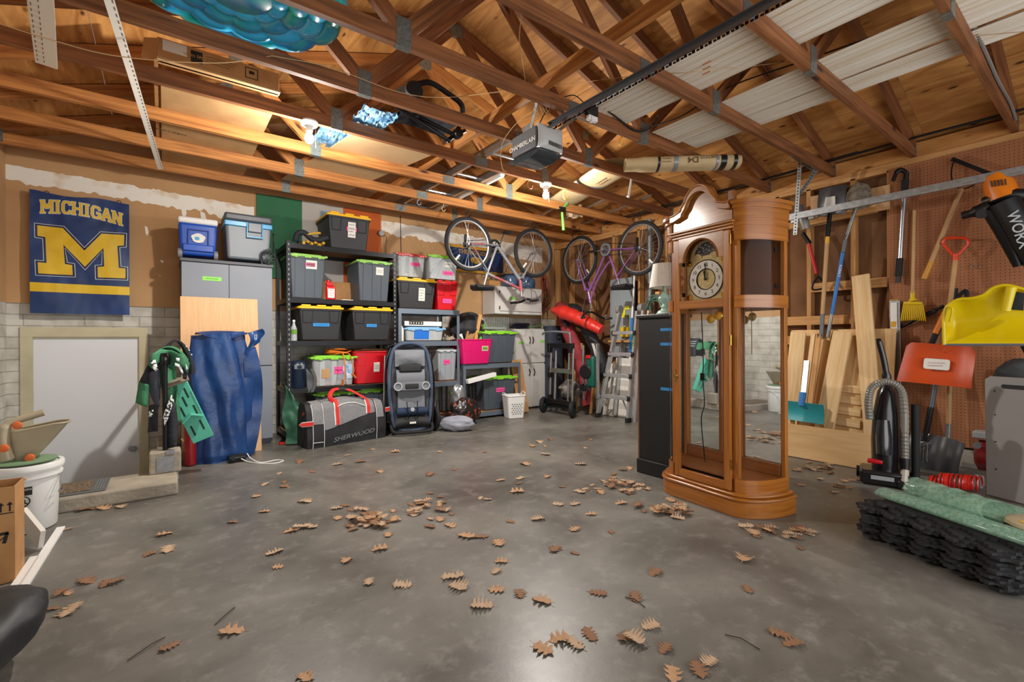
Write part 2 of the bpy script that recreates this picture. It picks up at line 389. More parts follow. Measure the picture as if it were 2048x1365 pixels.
struct('trim_2', g, mat('joint_compound', '#f2ece0', .85, col2='#d8bd98', ns=6, lo_=.55, hi_=.75), sm=0)
g = G(); g.box((XL - .1, 1.5, .1), (.2, 9.2, 2 * ZF - .2)); struct('wall_left', g, M_brick_l, sm=0)
g = G(); g.box((XL - .05, 1.5, 2.11), (.1, 9.2, 1.42)); struct('wall_left_upper', g, M_fibre, sm=0)
# corner board between the plastered back wall and the right wall studs
# right wall: outer sheathing, studs, plates, bridging
M_sheath = mat('wall_sheathing', '#6e4c30', .9, col2='#8a6240', ns=3, detail=6)
g = G(); g.box((XR + .13, 1.45, 1.3), (.03, 9, 3.0)); wr = struct('wall_right', g, M_sheath, sm=0)
def stud(y, z0=.14, z1=2.575, w_=.038): g = G(); g.box((XR + .055, y, (z0 + z1) / 2), (.089, w_, z1 - z0)); struct('stud', g, M_stud, wr, sm=0)
for y in (5.80, 5.46, 5.0, 4.55, 4.1, 3.66, 3.2, 2.73, 2.28, 1.98, 1.60, 1.32, .9, .45, 0, -.5, -1): stud(y)
g = G(); g.box((XR + .055, 1.4, 2.6), (.089, 8.9, .075)); struct('top_plate', g, M_stud, wr, sm=0)
g = G(); g.box((XR + .055, 1.4, .07), (.12, 8.9, .14)); struct('sill_curb', g, M_conc, wr, sm=0)
for y0, y1, z in ((1.34, 1.96, 1.57), (1.62, 2.26, 1.24), (1.34, 2.26, 1.04)):
    g = G(); g.bar((XR + .045, y0, z), (XR + .045, y1, z), .07, .089); struct('bridging', g, M_stud, wr, sm=0)
g = G(); g.box((XR + .045, 1.4, 2.70), (.02, 8.9, .14)); struct('frieze', g, M_ply, wr, sm=0)
# pegboard sheet on the studs, holes in the surface pattern
def pegmat():
    m = bpy.data.materials.new('pegboard'); m.use_nodes = True; N = m.node_tree.nodes; L = m.node_tree.links; b = N['Principled BSDF']; b.inputs['Roughness'].default_value = .7
    tc = N.new('ShaderNodeTexCoord'); sp = N.new('ShaderNodeSeparateXYZ'); L.new(tc.outputs['Object'], sp.inputs[0]); ms = []
    for i in (1, 2):
        d = N.new('ShaderNodeMath'); d.operation = 'DIVIDE'; L.new(sp.outputs[i], d.inputs[0]); d.inputs[1].default_value = .0254
        f = N.new('ShaderNodeMath'); f.operation = 'FRACT'; L.new(d.outputs[0], f.inputs[0])
        s_ = N.new('ShaderNodeMath'); s_.operation = 'SUBTRACT'; L.new(f.outputs[0], s_.inputs[0]); s_.inputs[1].default_value = .5
        q = N.new('ShaderNodeMath'); q.operation = 'MULTIPLY'; L.new(s_.outputs[0], q.inputs[0]); L.new(s_.outputs[0], q.inputs[1]); ms.append(q)
    a = N.new('ShaderNodeMath'); a.operation = 'ADD'; L.new(ms[0].outputs[0], a.inputs[0]); L.new(ms[1].outputs[0], a.inputs[1])
    lt = N.new('ShaderNodeMath'); lt.operation = 'LESS_THAN'; L.new(a.outputs[0], lt.inputs[0]); lt.inputs[1].default_value = .016
    n = N.new('ShaderNodeTexNoise'); n.inputs['Scale'].default_value = 2.5; n.inputs['Detail'].default_value = 5; L.new(tc.outputs['Object'], n.inputs['Vector'])
    r = N.new('ShaderNodeValToRGB'); e = r.color_ramp.elements; e[0].position = .3; e[1].position = .7; e[0].color = lin('#955d3a'); e[1].color = lin('#ab7148'); L.new(n.outputs[0], r.inputs[0])
    mx = N.new('ShaderNodeMix'); mx.data_type = 'RGBA'; L.new(lt.outputs[0], mx.inputs['Factor']); L.new(r.outputs[0], mx.inputs['A']); mx.inputs['B'].default_value = lin('#2c1508'); L.new(mx.outputs['Result'], b.inputs['Base Color'])
    return m
g = G(); g.box((XR - .006, -.23, 1.37), (.008, 3.1, 2.42)); struct('pegboard', g, pegmat(), wr, sm=0)

# roof sheathing and trusses
g = G()
for sgn, xe in ((-1, XL - .25), (1, XR + .25)):
    y = YB + .1
    for row in range(7):
        y0 = y - 1.22; xs = RX
        for k in range(3):
            x0 = RX + sgn * 1.22 * k * 1.0; x1 = RX + sgn * min(1.22 * (k + 1), abs(xe - RX))
            def zz(x): return 3.885 - abs(x - RX) * SL
            off = random.random() * 9; vs = []
            P = [(x0, y0 + .003), (x1 - sgn * .003, y0 + .003), (x1 - sgn * .003, y), (x0, y)]
            A = [g.v((px, py, zz(px))) for px, py in P]; B = [g.v((px, py, zz(px) + .014)) for px, py in P]
            uvs = [(py + off, px * 1.05 + off) for px, py in P]
            g.face(A, uvs); g.face(B[::-1], uvs[::-1])
            for i in range(4): g.face([A[i], B[i], B[(i + 1) % 4], A[(i + 1) % 4]])
        y = y0
struct('ceiling', g, M_ply, sm=0)
ORD = ['nearest the back wall', 'second from the back wall', 'third from the back wall', 'fourth from the back wall, carrying both light bulbs', 'fifth from the back wall, behind the door opener', 'sixth from the back wall, the one the opener hangs from',
       'seventh from the back wall, where the door track is fixed', 'eighth from the back wall', 'ninth from the back wall, at the right edge of the picture', 'tenth from the back wall, above the camera']
def truss(j):
    Y = 5.422 - (j - 1) * .6096; t = thing('roof_truss', 'brown pine roof truss, ' + ORD[j - 1], 'roof truss', (RX, Y, ZC), group='roof trusses')
    mt = M_truss if j > 3 else M_truss2
    def P(x, z): return (x, Y, z)
    zb = ZC + .0445; zt = lambda x: 3.875 - abs(x - RX) * SL - .047
    g = G(); g.bar(P(XL - .02, zb), P(XR + .12, zb)); part('bottom_chord', g, mt, t, world=True, sm=0)
    for sg, xe in ((-1, XL - .05), (1, XR + .14)):
        g = G(); g.bar(P(RX, zt(RX)), P(xe, zt(xe))); part('top_chord', g, mt, t, world=True, sm=0)
    for sg in (-1, 1):
        xb = RX + sg * 1.03; xq = RX + sg * 1.62
        for p, q in ((P(xb, zb + .03), P(RX + sg * .03, zt(RX) - .03)), (P(xb, zb + .03), P(xq, zt(xq) - .02))):
            g = G(); g.bar(p, q, .036, .085, up=(0, 0, 1)); part('web', g, mt, t, world=True, sm=0)
        for px, pz, s1, s2 in ((xb, zb + .03, .085, .16), (xq, zt(xq), .09, .1)):
            g = G(); g.box(P(px, pz), (s1, .0425, s2)); part('gusset_plate', g, M_plate, t, world=True, sm=0)
        g = G(); g.box((XR + .05 if sg > 0 else XL + .02, Y, ZC + .06), (.1, .043, .1)); part('gusset_plate', g, M_plate, t, world=True, sm=0)
    for px, pz in ((RX, zt(RX) - .03), (2.33, zb)):
        g = G(); g.box(P(px, pz), (.13, .0425, .1 if px != 2.33 else .075)); part('gusset_plate', g, M_plate, t, world=True, sm=0)
    return t
for j in range(1, 11): truss(j)
g = G(); g.bar((RX - .02, 5.8, ZC + .133), (RX - .02, -.8, ZC + .133), .038, .088)
solo('brace_board', g, M_truss2, 'long pine brace board standing on the joists under the ridge', 'board', sm=0)

# door with frame and knob, landing, curb
M_doorw = mat('door_paint', '#e4e5e8', .35)
M_trim = mat('door_trim_paint', '#cfc6a6', .6, col2='#bbb192', ns=4)
g = G(); g.box(((DX0 + DX1) / 2, YB + .035, (DZ - .93) / 2), (DX1 - DX0, .04, DZ + .93)); d = struct('door_1', g, M_doorw, sm=0)
kp = (-.255, YB + .015, .01)
g = G(); g.lathe([(0.001, .05), (.022, .05), (.028, .035), (.026, .02), (.012, .012), (.012, .006), (.034, .004), (.034, 0)], 20, wallM(kp)); o = struct('door_knob', g, mat('satin_nickel', '#a8a8a8', .35, .8), d)
g = G()
for x0, x1 in ((FX0, DX0 + .005), (DX1 - .005, FX1)): g.box(((x0 + x1) / 2, YB + .0, (FZ - .93) / 2), (x1 - x0, .03, FZ + .93))
g.box(((FX0 + FX1) / 2, YB, (DZ + FZ) / 2), (FX1 - FX0, .032, FZ - DZ))
g.box(((DX0 + DX1) / 2, YB + .03, DZ - .006), (DX1 - DX0, .07, .012))
struct('door_frame', g, M_trim, d, bev=.004, sm=0)
g = G(); g.box(((XL + .07) / 2, 4.155, .046), (.07 - XL, .41, .092)); struct('trim_3', g, M_conc, sm=0, bev=.012)
g = G(); g.box((.0, 4.32, .17), (.19, .16, .16)); g.box((.01, 5.05, .06), (.14, 1.4, .12)); struct('trim_4', g, M_conc, sm=0, bev=.012)
g = G(); g.box((.0, 4.236, .16), (.1, .006, .11), ); g.box((.03, 4.238, .245), (.05, .01, .03)); 
solo('duct_tape_patch', g, mat('duct_tape', '#7d7f82', .4, .3, col2='#8f9194', ns=30), 'grey duct tape patch on the end of the concrete curb under the railing', 'tape', sm=0)
# bulbs in porcelain holders (their light)
def bulb(x, y, label):
    t = thing('ceiling_bulb', label, 'light bulb', (x, y, ZC), group=None)
    g = G(); g.lathe([(.001, .012), (.058, .012), (.062, .0), (.055, -.018), (.03, -.024), (.026, -.03)], 24); part('porcelain_base', g, M_white, t)
    g = G(); g.lathe([(.026, -.03), (.028, -.045), (.0235, -.056), (.0235, -.062)], 20); part('socket', g, M_white, t)
    g = G(); g.lathe([(.013, -.06), (.017, -.072), (.03, -.10), (.032, -.118), (.026, -.135), (.013, -.146), (.001, -.149)], 20)
    part('glass_bulb', g, mat('lit_bulb', '#fff6e6', .3, emit=26), t)
    l = bpy.data.lights.new('bulb_light', 'POINT'); l.energy = BULB_W * .55; l.color = (1, .95, .88); l.shadow_soft_size = .03
    l2 = bpy.data.lights.new('bulb_beam', 'SPOT'); l2.energy = BULB_W; l2.color = (1, .95, .88); l2.shadow_soft_size = .03; l2.spot_size = rad(168); l2.spot_blend = .5
    l2o = bpy.data.objects.new('bulb_beam', l2); C.objects.link(l2o); l2o.parent = t; l2o.location = (0, 0, -.185)
    lo_ = bpy.data.objects.new('bulb_light', l); C.objects.link(lo_); lo_.parent = t; lo_.location = (0, 0, -.185)
    g = G(); g.tube([(.045, 0, -.02), (.046, .004, -.08), (.045, 0, -.17)], .0012, 5); part('pull_chain', g, M_galv, t)
    return t
bulb(.85, 3.60, 'lit bare bulb in a white holder above the tall grey cabinet')
bulb(3.13, 3.60, 'lit bare bulb in a white holder between the bicycles and the door opener')
# ---------------------------------------------------------------- survey: a point seen at (u, v) on a real plane of the room
def _ray(u, v):
    x = (u - 1024) / FPX; y = (679.5 - v) / FPX; c, s = math.cos(ROLL), math.sin(ROLL); x, y = c * x - s * y, s * x + c * y
    return V((math.sin(YAW) + math.cos(YAW) * x, math.cos(YAW) - math.sin(YAW) * x, y))
O3 = V((0, 0, CAMZ))
def wY(u, v, Y): r = _ray(u, v); return O3 + r * (Y / r.y)
def wX(u, v, X): r = _ray(u, v); return O3 + r * (X / r.x)
def wZ(u, v, Z=0): r = _ray(u, v); return O3 + r * ((Z - CAMZ) / r.z)
JY = lambda j: 5.422 - (j - 1) * .6096
ZJ = ZC + .089                                  # top of the joists

# inflatable pool lying on the joists
M_pool = mat('pool_vinyl', '#22aef0', .25, col2='#35c4ee', ns=5, coat=.6, trans=.0)
M_pool2 = mat('pool_vinyl_deep', '#1b86c8', .25, col2='#1fb09c', ns=7, coat=.5)
t = thing('inflatable_pool', 'blue inflatable paddling pool with scalloped rings lying on the joists', 'pool', (.30, 2.63, ZJ), group=None)
def scal(R, z, n=72, lobes=12, amp=.03): return [V((R * math.cos(a) * (1 + amp * abs(math.sin(lobes * a / 2))), R * .95 * math.sin(a) * (1 + amp * abs(math.sin(lobes * a / 2))), z - .012 * abs(math.sin(lobes * a / 2)))) for a in [2 * PI * k / n for k in range(n)]]
g = G(); g.lathe([(.001, .012), (.12, .012), (.16, .03), (.16, .04), (.001, .03)], 40, sy=.95); part('pool_floor', g, M_pool2, t)
for R, r, z, mm, nm in ((.17, .055, .085, M_pool, 'first_ring'), (.26, .055, .08, M_pool2, 'second_ring'), (.35, .055, .085, M_pool, 'third_ring'), (.44, .052, .09, M_pool2, 'outer_ring')):
    g = G(); g.tube(scal(R, z), [r * (1 + .12 * abs(math.sin(6 * 2 * PI * k / 72))) for k in range(72)], 14, closed=True); part(nm, g, mm, t)

# cardboard things on the joists
M_kraft2 = mat('kraft_board_pale', '#c39b6a', .85, col2='#b38a5a', ns=6)
M_ink = mat('black_ink', '#1c1712', .7); M_label = mat('paper_label', '#dedbd3', .6); M_inkg = mat('faded_ink', '#6b4a2a', .8)
t = thing('flat_carton', 'long flat furniture carton with a white shipping label, lying across the joists below the pool', 'carton', (.30, 3.42, ZJ))
g = G(); g.box((.30, 3.50, ZJ + .07), (.66, .045, .14)); part('carton_body', g, M_kraft, t, world=True, bev=.003)
g = G(); g.box((.30, 3.475, ZJ + .006), (.665, .05, .012)); part('carton_edge', g, M_kraft2, t, world=True, bev=.002)
g = G(); g.bar((-.03, 3.48, ZJ + .07), (-.10, 3.56, ZJ + .09), .004, .12); part('carton_flap', g, M_kraft2, t, world=True)
g = G(); g.box((.055, 3.4755, ZJ + .10), (.12, .003, .065)); lb = part('shipping_label', g, M_label, t, world=True)
g = G(); g.box((.165, 3.4755, ZJ + .085), (.06, .003, .07)); part('printed_square', g, M_ink, t, world=True)
text('printing', 'team lift 92', .03, wallM((.165, 3.4735, ZJ + .087)), M_kraft2, t)
text('printing', '~3,.17', .018, wallM((.30, 3.4755, ZJ + .09)), M_inkg, t)
g = G()
for k in range(4): g.box((.43 + [0, .07, .035, .035][k], 3.4755, ZJ + [.085, .085, .118, .052][k]), ([.004, .004, .074, .074][k], .002, [.07, .07, .004, .004][k]))
g.box((.465, 3.4755, ZJ + .09), (.03, .002, .02)); part('lift_symbol', g, M_ink, t, world=True)
t = thing('large_carton', 'large flattened tan cardboard carton lying on the joists left of the bulb', 'carton', (.29, 4.8, ZJ))
g = G(); g.box((.315, 4.78, ZJ + .012), (.66, 1.90, .02)); part('carton_panel', g, M_kraft2, t, world=True)
g = G(); g.box((-.04, 4.78, ZJ + .10), (.02, 1.85, .19)); part('carton_side', g, M_kraft, t, world=True)
g = G(); g.box((.30, 5.70, ZJ + .08), (.62, .015, .15)); part('carton_end', g, M_kraft, t, world=True)
text('printing', 'OKCEBO', .05, TR(.05, 4.62, ZJ + .0015, rx=PI, rz=.1), M_inkg, t)
g = G(); g.prism([(1.23, 3.80), (1.95, 3.80), (1.74, 4.85), (1.66, 5.3), (.98, 5.3)], TR(0, 0, ZJ + .001), .012)
solo('tan_panel', g, mat('beige_hardboard', '#c9a87e', .6, col2='#bd9a70', ns=3), 'beige hardboard panel lying on the joists right of the first bulb', 'panel', sm=0)
def crumple(x0, x1, y0, y1, z, amp, seed, s=9):
    return lambda u, v: (x0 + (x1 - x0) * u + .02 * nz(v * 5 + seed, u * 3), y0 + (y1 - y0) * v + .02 * nz(u * 4 + seed, v * 6), z + amp * abs(nz(u * s, v * s, seed)) + amp * .5 * abs(nz(u * s * 2.3, v * s * 2.3, seed + 4)))
M_tarp = mat('blue_film', '#4a7496', .55, spec=.2, col2='#86a6bd', ns=8, lo_=.4, hi_=.65)
g = G(); g.sheet(crumple(1.16, 1.42, 3.32, 3.66, ZJ + .01, .05, 3, 5), 26, 26, .003); g.sheet(crumple(1.0, 1.24, 3.75, 4.5, ZJ + .014, .05, 8), 18, 30, .003)
solo('plastic_film', g, M_tarp, 'crumpled pale blue plastic film beside the beige panel on the joists', 'plastic film')
# folded stroller frame stored above the joists
t = thing('baby_swing', 'folded black baby swing frame with a padded hood stored on top of the joists', 'baby gear', (1.66, 3.30, ZJ))
g = G(); g.sheet(lambda u, v: (1.42 + .46 * u, 3.18 + .30 * v, ZJ + .05 + .10 * math.sin(PI * u) ** .6 * math.sin(PI * v) ** .6 + .02 * nz(u * 6, v * 6)), 14, 10, .02); part('padded_seat', g, mat('black_fabric', '#15161a', .85, col2='#24262c', ns=30, bump=.2), t, world=True)
g = G(); g.tube(smooth([wY(835, 168, 3.1), wY(862, 166, 3.1), wY(900, 190, 3.1), wY(922, 208, 3.1), wY(925, 226, 3.12)], 6), .020, 10); part('frame_tube', g, M_blackm, t, world=True)
g = G(); g.lathe([(.001, .02), (.05, .018), (.062, .0), (.064, -.03), (.05, -.05), (.001, -.05)], 24, wallM(wY(827, 178, 3.1), (-.55, -.8, 0))); part('wheel', g, M_rubber, t, world=True)
for a, b in (((905, 268), (838, 235)), ((898, 282), (925, 245)), ((790, 212), (900, 283)), ((930, 262), (890, 283))):
    g = G(); g.cyl(wY(*a, 3.22), wY(*b, 3.22), .016, n=10); part('strut', g, M_blackm, t, world=True)
g = G(); g.lathe([(.001, .03), (.035, .03), (.04, 0), (.035, -.03), (.001, -.03)], 18, wallM(wY(915, 268, 3.18), (0, -1, 0))); part('hinge', g, M_black, t, world=True)

# white vinyl siding trim poking down between the joists
M_vinyl = mat('white_vinyl', '#e6e2d8', .4); M_slot = mat('slot_shadow', '#5a5248', .9)
def siding(name, label, a, b, w_, prof, up, slots):
    t = thing(name, label, 'siding trim', tuple(b), group='vinyl siding trim strips')
    a = V(a); b = V(b); F = frame(b - a, up); F.translation = a; Ln = (b - a).length
    g = G(M=F); g.prism(prof, Matrix(((0, 0, 1, 0), (1, 0, 0, 0), (0, 1, 0, 0), (0, 0, 0, 1))), Ln); part('trim_profile', g, M_vinyl, t, world=True, sm=0)
    g = G(M=F)
    for q in slots:
        n = int(Ln / .055)
        for k in range(n): g.box((.03 + k * .055, q[0], q[1]), (.026, .003, .0015))
    part('nailing_slots', g, M_slot, t, world=True, sm=0)
siding('vinyl_trim', 'long white vinyl J trim strip sloping from the ceiling down to the back wall', (-.235, 2.2, 2.60), (-.025, 5.30, 2.625), .05, [(-.02, 0), (.02, 0), (.02, .012), (.018, .012), (.018, .002), (-.001, .002), (-.001, .008), (-.003, .008), (-.003, .002), (-.02, .002)], (-.25, 0, 1), ((-.012, -.001),))
a = wZ(72, -90, 2.60); b = wZ(93, 132, 2.62)
siding('vinyl_trim', 'short white vinyl starter strip with two rows of slots at the upper left', a, b, .08, [(-.045, 0), (.045, 0), (.045, .002), (-.01, .002), (-.02, .01), (-.045, .008)], (.1, -.3, 1), ((.008, -.001), (.034, -.001)))
a = wY(300, -30, 2.9); b = wY(322, 12, 2.95)
g = G(); g.bar(a, b, .05, .004, up=(0, -.3, 1)); g.bar(a + V((.02, 0, .01)), b + V((.02, 0, .01)), .004, .03, up=(0, -.3, 1))
solo('vinyl_trim_end', g, M_vinyl, 'small white end of a vinyl strip peeking down at the top edge', 'siding trim', sm=0)

# white soffit panels lying on the joists, right of the opener rail
M_soffit = mat('white_soffit', '#f1eee6', .45, col2='#dccfb6', ns=1.2, uv=(.6, 14, 1), lo_=.3, hi_=.7)
def soffit(label, x0, x1, y0, y1, z, rz=0, n=1):
    t = thing('soffit_panel', label, 'soffit panel', ((x0 + x1) / 2, (y0 + y1) / 2, z), rz, group='white soffit panels on the joists')
    w_ = x1 - x0; L = y1 - y0; prof = []
    k = 7; top = []
    for i in range(k):
        a = -w_ / 2 + w_ * i / k; b = -w_ / 2 + w_ * (i + 1) / k
        prof += [(a, 0), (b - .014, 0), (b - .010, .016), (b - .003, .016)]
    prof += [(w_ / 2, 0)]; back = [(x, y + .0015) for x, y in prof[::-1]]
    F = Matrix(((1, 0, 0, 0), (0, 0, 1, -L / 2), (0, 1, 0, 0), (0, 0, 0, 1)))
    g = G(); A = prof + back
    for i in range(len(prof) - 1):
        (xa, za), (xb, zb) = prof[i], prof[i + 1]
        g.face([g.v((xa, -L / 2, za)), g.v((xb, -L / 2, zb)), g.v((xb, L / 2, zb)), g.v((xa, L / 2, za))], [(0, xa), (0, xb), (L, xb), (L, xa)])
        g.face([g.v((xa, -L / 2, za + .0015)), g.v((xa, L / 2, za + .0015)), g.v((xb, L / 2, zb + .0015)), g.v((xb, -L / 2, zb + .0015))])
    part('ribbed_sheet', g, M_soffit, t, sm=0)
    g = G()
    for q in range(3): g.box((-w_ * .1 + q * .05, -L / 2 + .35 + q * .03, -.0012), (.012, .05, .001))
    part('orange_print', g, mat('orange_print', '#c9794a', .7), t, sm=0, label='small orange printed marks')
soffit('wide ribbed white soffit panel nearest the opener rail, farther end', 2.47, 2.90, 1.20, 2.36, ZJ + .003, .02)
soffit('wide ribbed white soffit panel beside the rail, nearer the camera', 2.52, 2.93, -.5, 1.85, ZJ + .014, .0)
soffit('ribbed white soffit panel in the right hand stack, top one', 3.16, 3.52, -1.0, 2.34, ZJ + .003, -.01)
soffit('narrow ribbed white soffit panel in the right hand stack, outer one', 3.55, 3.78, -1.0, 2.30, ZJ + .003, .015)

# opener: motor unit, rail, chain, hanger straps
M_grey = mat('grey_casing', '#a9adb0', .4); M_dgrey = mat('dark_grey_casing', '#6c7075', .4)
t = thing('door_opener', 'grey garage door opener hanging from the joists, CHAMBERLAIN on its side', 'garage door opener', (2.25, 2.72, 2.4))
ox0, ox1, oy0, oy1, oz0, oz1 = 2.13, 2.36, 2.55, 2.86, 2.425, 2.60
g = G(); g.box(((ox0 + ox1) / 2, (oy0 + oy1) / 2, (oz0 + oz1) / 2 + .01), (ox1 - ox0 - .01, oy1 - oy0 - .02, oz1 - oz0 - .02)); part('motor_case', g, M_dgrey, t, world=True, bev=.01)
g = G()
def cover(u, v):
    y = mix(oy0 - .055, oy0 + .02, v); z = mix(oz1 + .005, oz0 + .01, u); b = math.sin(PI * u) ** .5
    return (mix(ox0, ox1 + .005, (v)), oy0 - .02 - .035 * b * math.sin(PI * min(1, v * 1.0)) ** .5, z)
g.sheet(cover, 12, 12, .02)
part('front_cover', g, mat('pale_grey_cover', '#c4c6c4', .35), t, world=True)
g = G(); g.prism([(oy0 - .02, oz0), (oy1 + .01, oz0 + .01), (oy1 + .01, oz0 - .012), (oy1 - .08, oz0 - .035), (oy0 + .06, oz0 - .035), (oy0 - .03, oz0 - .01)], Matrix(((0, 0, 1, ox0), (1, 0, 0, 0), (0, 1, 0, 0), (0, 0, 0, 1))), ox1 - ox0); part('lamp_lens', g, mat('smoked_lens', '#3b444b', .15, coat=.5), t, world=True, bev=.006)
g = G()
for k in range(9): g.box((ox0 + .08 + k * .014, oy0 - .0535, oz0 + .045 - k * .001), (.005, .004, .03))
part('vent_slots', g, M_black, t, world=True)
text('lettering', 'CHAMBERLAIN', .046, wallM((ox0 - .001, 2.715, 2.505), (-1, 0, 0)), M_white, t, bold=.001)
g = G(); g.box((2.145, 2.66, 2.617), (.004, .12, .05)); part('hanger_plate', g, M_galv, t, world=True)
for a, b in (((2.14, 2.62, 2.60), (2.02, 2.38, 2.74)), ((2.35, 2.62, 2.60), (2.46, 2.38, 2.74))):
    g = G(); g.bar(a, b, .028, .003, up=(1, 0, .2)); part('hanger_strap', g, M_galv, t, world=True)
g = G(); g.bar((2.21, 2.50, 2.605), (2.21, -1.6, 2.605), .034, .008, up=(0, 0, 1)); g.bar((2.21, 2.50, 2.592), (2.21, -1.6, 2.592), .008, .026); g.bar((2.21, 2.50, 2.579), (2.21, -1.6, 2.579), .030, .006)
part('rail', g, mat('dark_rail_steel', '#6b727a', .28, .8), t, world=True, sm=0)
g = G()
for k in range(110): g.box((2.255 if k % 2 else 2.259, 2.5 - k * .0235, 2.585), (.006, .0155, .014 if k % 2 else .008))
part('chain', g, M_blackm, t, world=True, sm=0)
g = G(); g.tube(smooth([(2.18, 2.60, 2.60), (2.2, 2.48, 2.72), (2.33, 2.39, 2.80), (2.45, 2.37, 2.76)], 6), .004, 6); g.tube(smooth([(2.34, 2.66, 2.60), (2.40, 2.55, 2.66), (2.44, 2.40, 2.69)], 6), .0045, 6); part('power_cord', g, M_black, t, world=True)
g = G(); g.cyl((2.38, 2.63, 2.58), (2.38, 2.63, 2.50), .022, n=14); part('sprocket_cover', g, M_black, t, world=True)
t = thing('ceiling_outlet', 'black outlet box with white receptacles on the joist above the opener', 'outlet', (2.47, 2.34, ZC + .03))
g = G(); g.box((2.47, 2.335, ZC + .065), (.11, .035, .085)); part('outlet_box', g, M_black, t, world=True, bev=.006)
g = G(); g.box((2.47, 2.33, ZC + .0), (.09, .03, .035)); g.box((2.46, 2.322, ZC - .01), (.03, .03, .04)); part('receptacle', g, M_white, t, world=True, bev=.003)
# cables and string
M_cord = mat('black_cable', '#121214', .5); M_string = mat('cotton_string', '#c9a877', .8)
def cable(name, pts, r, m, label, cat='cable', k=8): g = G(); g.tube(smooth(pts, k), r, 6); return solo(name, g, m, label, cat)
cable('power_cable', [(2.50, 2.30, 2.76), (2.75, 2.33, 2.73), (2.98, 2.34, 2.70), (3.10, 2.30, 2.74), (3.08, 2.2, 2.80)], .007, M_cord, 'thick black cable drooping along the joist right of the ceiling outlet')
cable('power_cable', [(3.02, 2.33, 2.72), (3.2, 2.1, 2.78), (3.24, 1.72, 2.86), (3.3, 1.2, 2.84), (3.38, .4, 2.80)], .005, M_cord, 'thin dark cable curving from the joist over the soffit panels')
cable('string', [wY(-40, 35, 3.3), wY(110, 82, 3.25), wY(240, 113, 3.2), wY(430, 126, 3.1), wY(545, 112, 2.95)], .0025, M_string, 'loose cotton string drooping below the upper left joists', 'string')
cable('string', [wY(545, 112, 2.95), wY(660, 135, 2.93), wY(800, 185, 2.93), wY(890, 195, 2.94), wY(1005, 183, 2.35)], .0025, M_string, 'cotton string running from the upper left to the opener strap', 'string')
cable('string', [wY(1043, 27, 2.1), wY(1039, 80, 2.12), wY(1046, 130, 2.14), wY(1050, 160, 2.36), wY(1052, 172, 2.40)], .0025, M_string, 'short string hanging in the middle of the trusses', 'string')
cable('string', [wX(1105, 172, 2.6), wX(1290, 150, 2.6), wX(1400, 143, 2.6), wX(1620, 118, 3.4), wX(1900, 78, 3.6), wX(2060, 62, 3.6)], .002, M_string, 'thin string stretched under the white soffit panels', 'string')
t = thing('string_tangle', 'tangled coils of pale cord hanging beside the opener strap', 'cord', (2.12, 2.45, 2.66))
g = G(); rr_ = random.Random(4)
for k in range(5): g.ring((2.10 + .01 * k, 2.52 - .02 * k, 2.67 + .005 * k), (.3 + .3 * rr_.random(), -.8, .3 * rr_.random()), .035 + .012 * rr_.random(), .002, 24, 5)
part('coils', g, M_string, t, world=True)
g = G(); g.tube(smooth([(2.07, 2.52, 2.66), (2.07, 2.72, 2.64), (2.08, 2.88, 2.58), (2.09, 2.93, 2.48), (2.10, 2.92, 2.38), (2.12, 2.90, 2.36)], 6), .003, 6); part('loose_end', g, M_string, t, world=True)
cable('grey_conduit_wire', [wY(1925, -10, .515), wY(1945, 45, .515), wY(1978, 120, .515), wY(1998, 165, .515), wY(2020, 205, .515), wY(2032, 240, .515)], .009, mat('grey_wire', '#7d7c78', .5), 'grey sheathed wire stapled along the last joist at the upper right', 'cable')
cable('black_hose', [(5.12, 4.6, 2.735), (5.14, 3.4, 2.75), (5.13, 2.2, 2.76), (5.12, 1.1, 2.765), (5.13, .5, 2.76), (5.12, -.4, 2.77)], .011, M_cord, 'thick black cable running along the eave above the pegboard')
cable('black_hose', [(5.06, 4.6, 2.74), (5.08, 3.2, 2.755), (5.09, 2.4, 2.75), (5.07, 1.5, 2.76)], .008, M_cord, 'second black cable beside it along the eave over the clock')

# long carton rolls with tape: D4 carton slung under the joists, second one lying deeper
M_tapeg = mat('grey_tape', '#8d929b', .35, .2); M_tapeb = mat('black_tape', '#1d1d1f', .3)
M_pkg = mat('printed_carton', '#cbb58c', .8, col2='#bda578', ns=8)
t = thing('taped_carton', 'long carton printed D4 ARTCO bound with black and grey tape, slung under the joists', 'carton', (3.9, 2.45, 2.56))
a = V((3.30, 2.72, 2.615)); b = V((4.02, 2.06, 2.60)); F = frame(b - a, (0, 0, 1)); F.translation = a; Ln = (b - a).length
def D4(u, v): r_ = .076 * (1 if .1 < u < .97 else .88); an = 2 * PI * v; return F @ V((u * Ln, 1.25 * r_ * math.cos(an), .75 * r_ * math.copysign(abs(math.sin(an)) ** .7, math.sin(an))))
g = G(); g.sheet(D4, 20, 20); part('carton_roll', g, M_pkg, t, world=True, sm=50)
for u0, wd, mm in ((.28, .02, M_tapeb), (.42, .035, M_tapeg), (.78, .02, M_tapeg), (.82, .05, M_tapeb), (.93, .03, M_tapeb)):
    g = G(); g.sheet(lambda u, v: F.translation + (V(D4(u0 + wd * u, v)) - (F.translation + F.to_3x3() @ V(((u0 + wd * u) * Ln, 0, 0)))) * 1.04 + F.to_3x3() @ V(((u0 + wd * u) * Ln, 0, 0)), 2, 20); part('tape_band', g, mm, t, world=True, label='black tape band' if mm is M_tapeb else 'grey tape band')
nv = V((-.65, -.72, 0)).normalized()
text('printing', 'D4', .075, wallM(V(D4(.58, .5)) + nv * .004, nv) @ Matrix.Rotation(PI, 4, 'Z'), M_inkg, t, bold=.001)
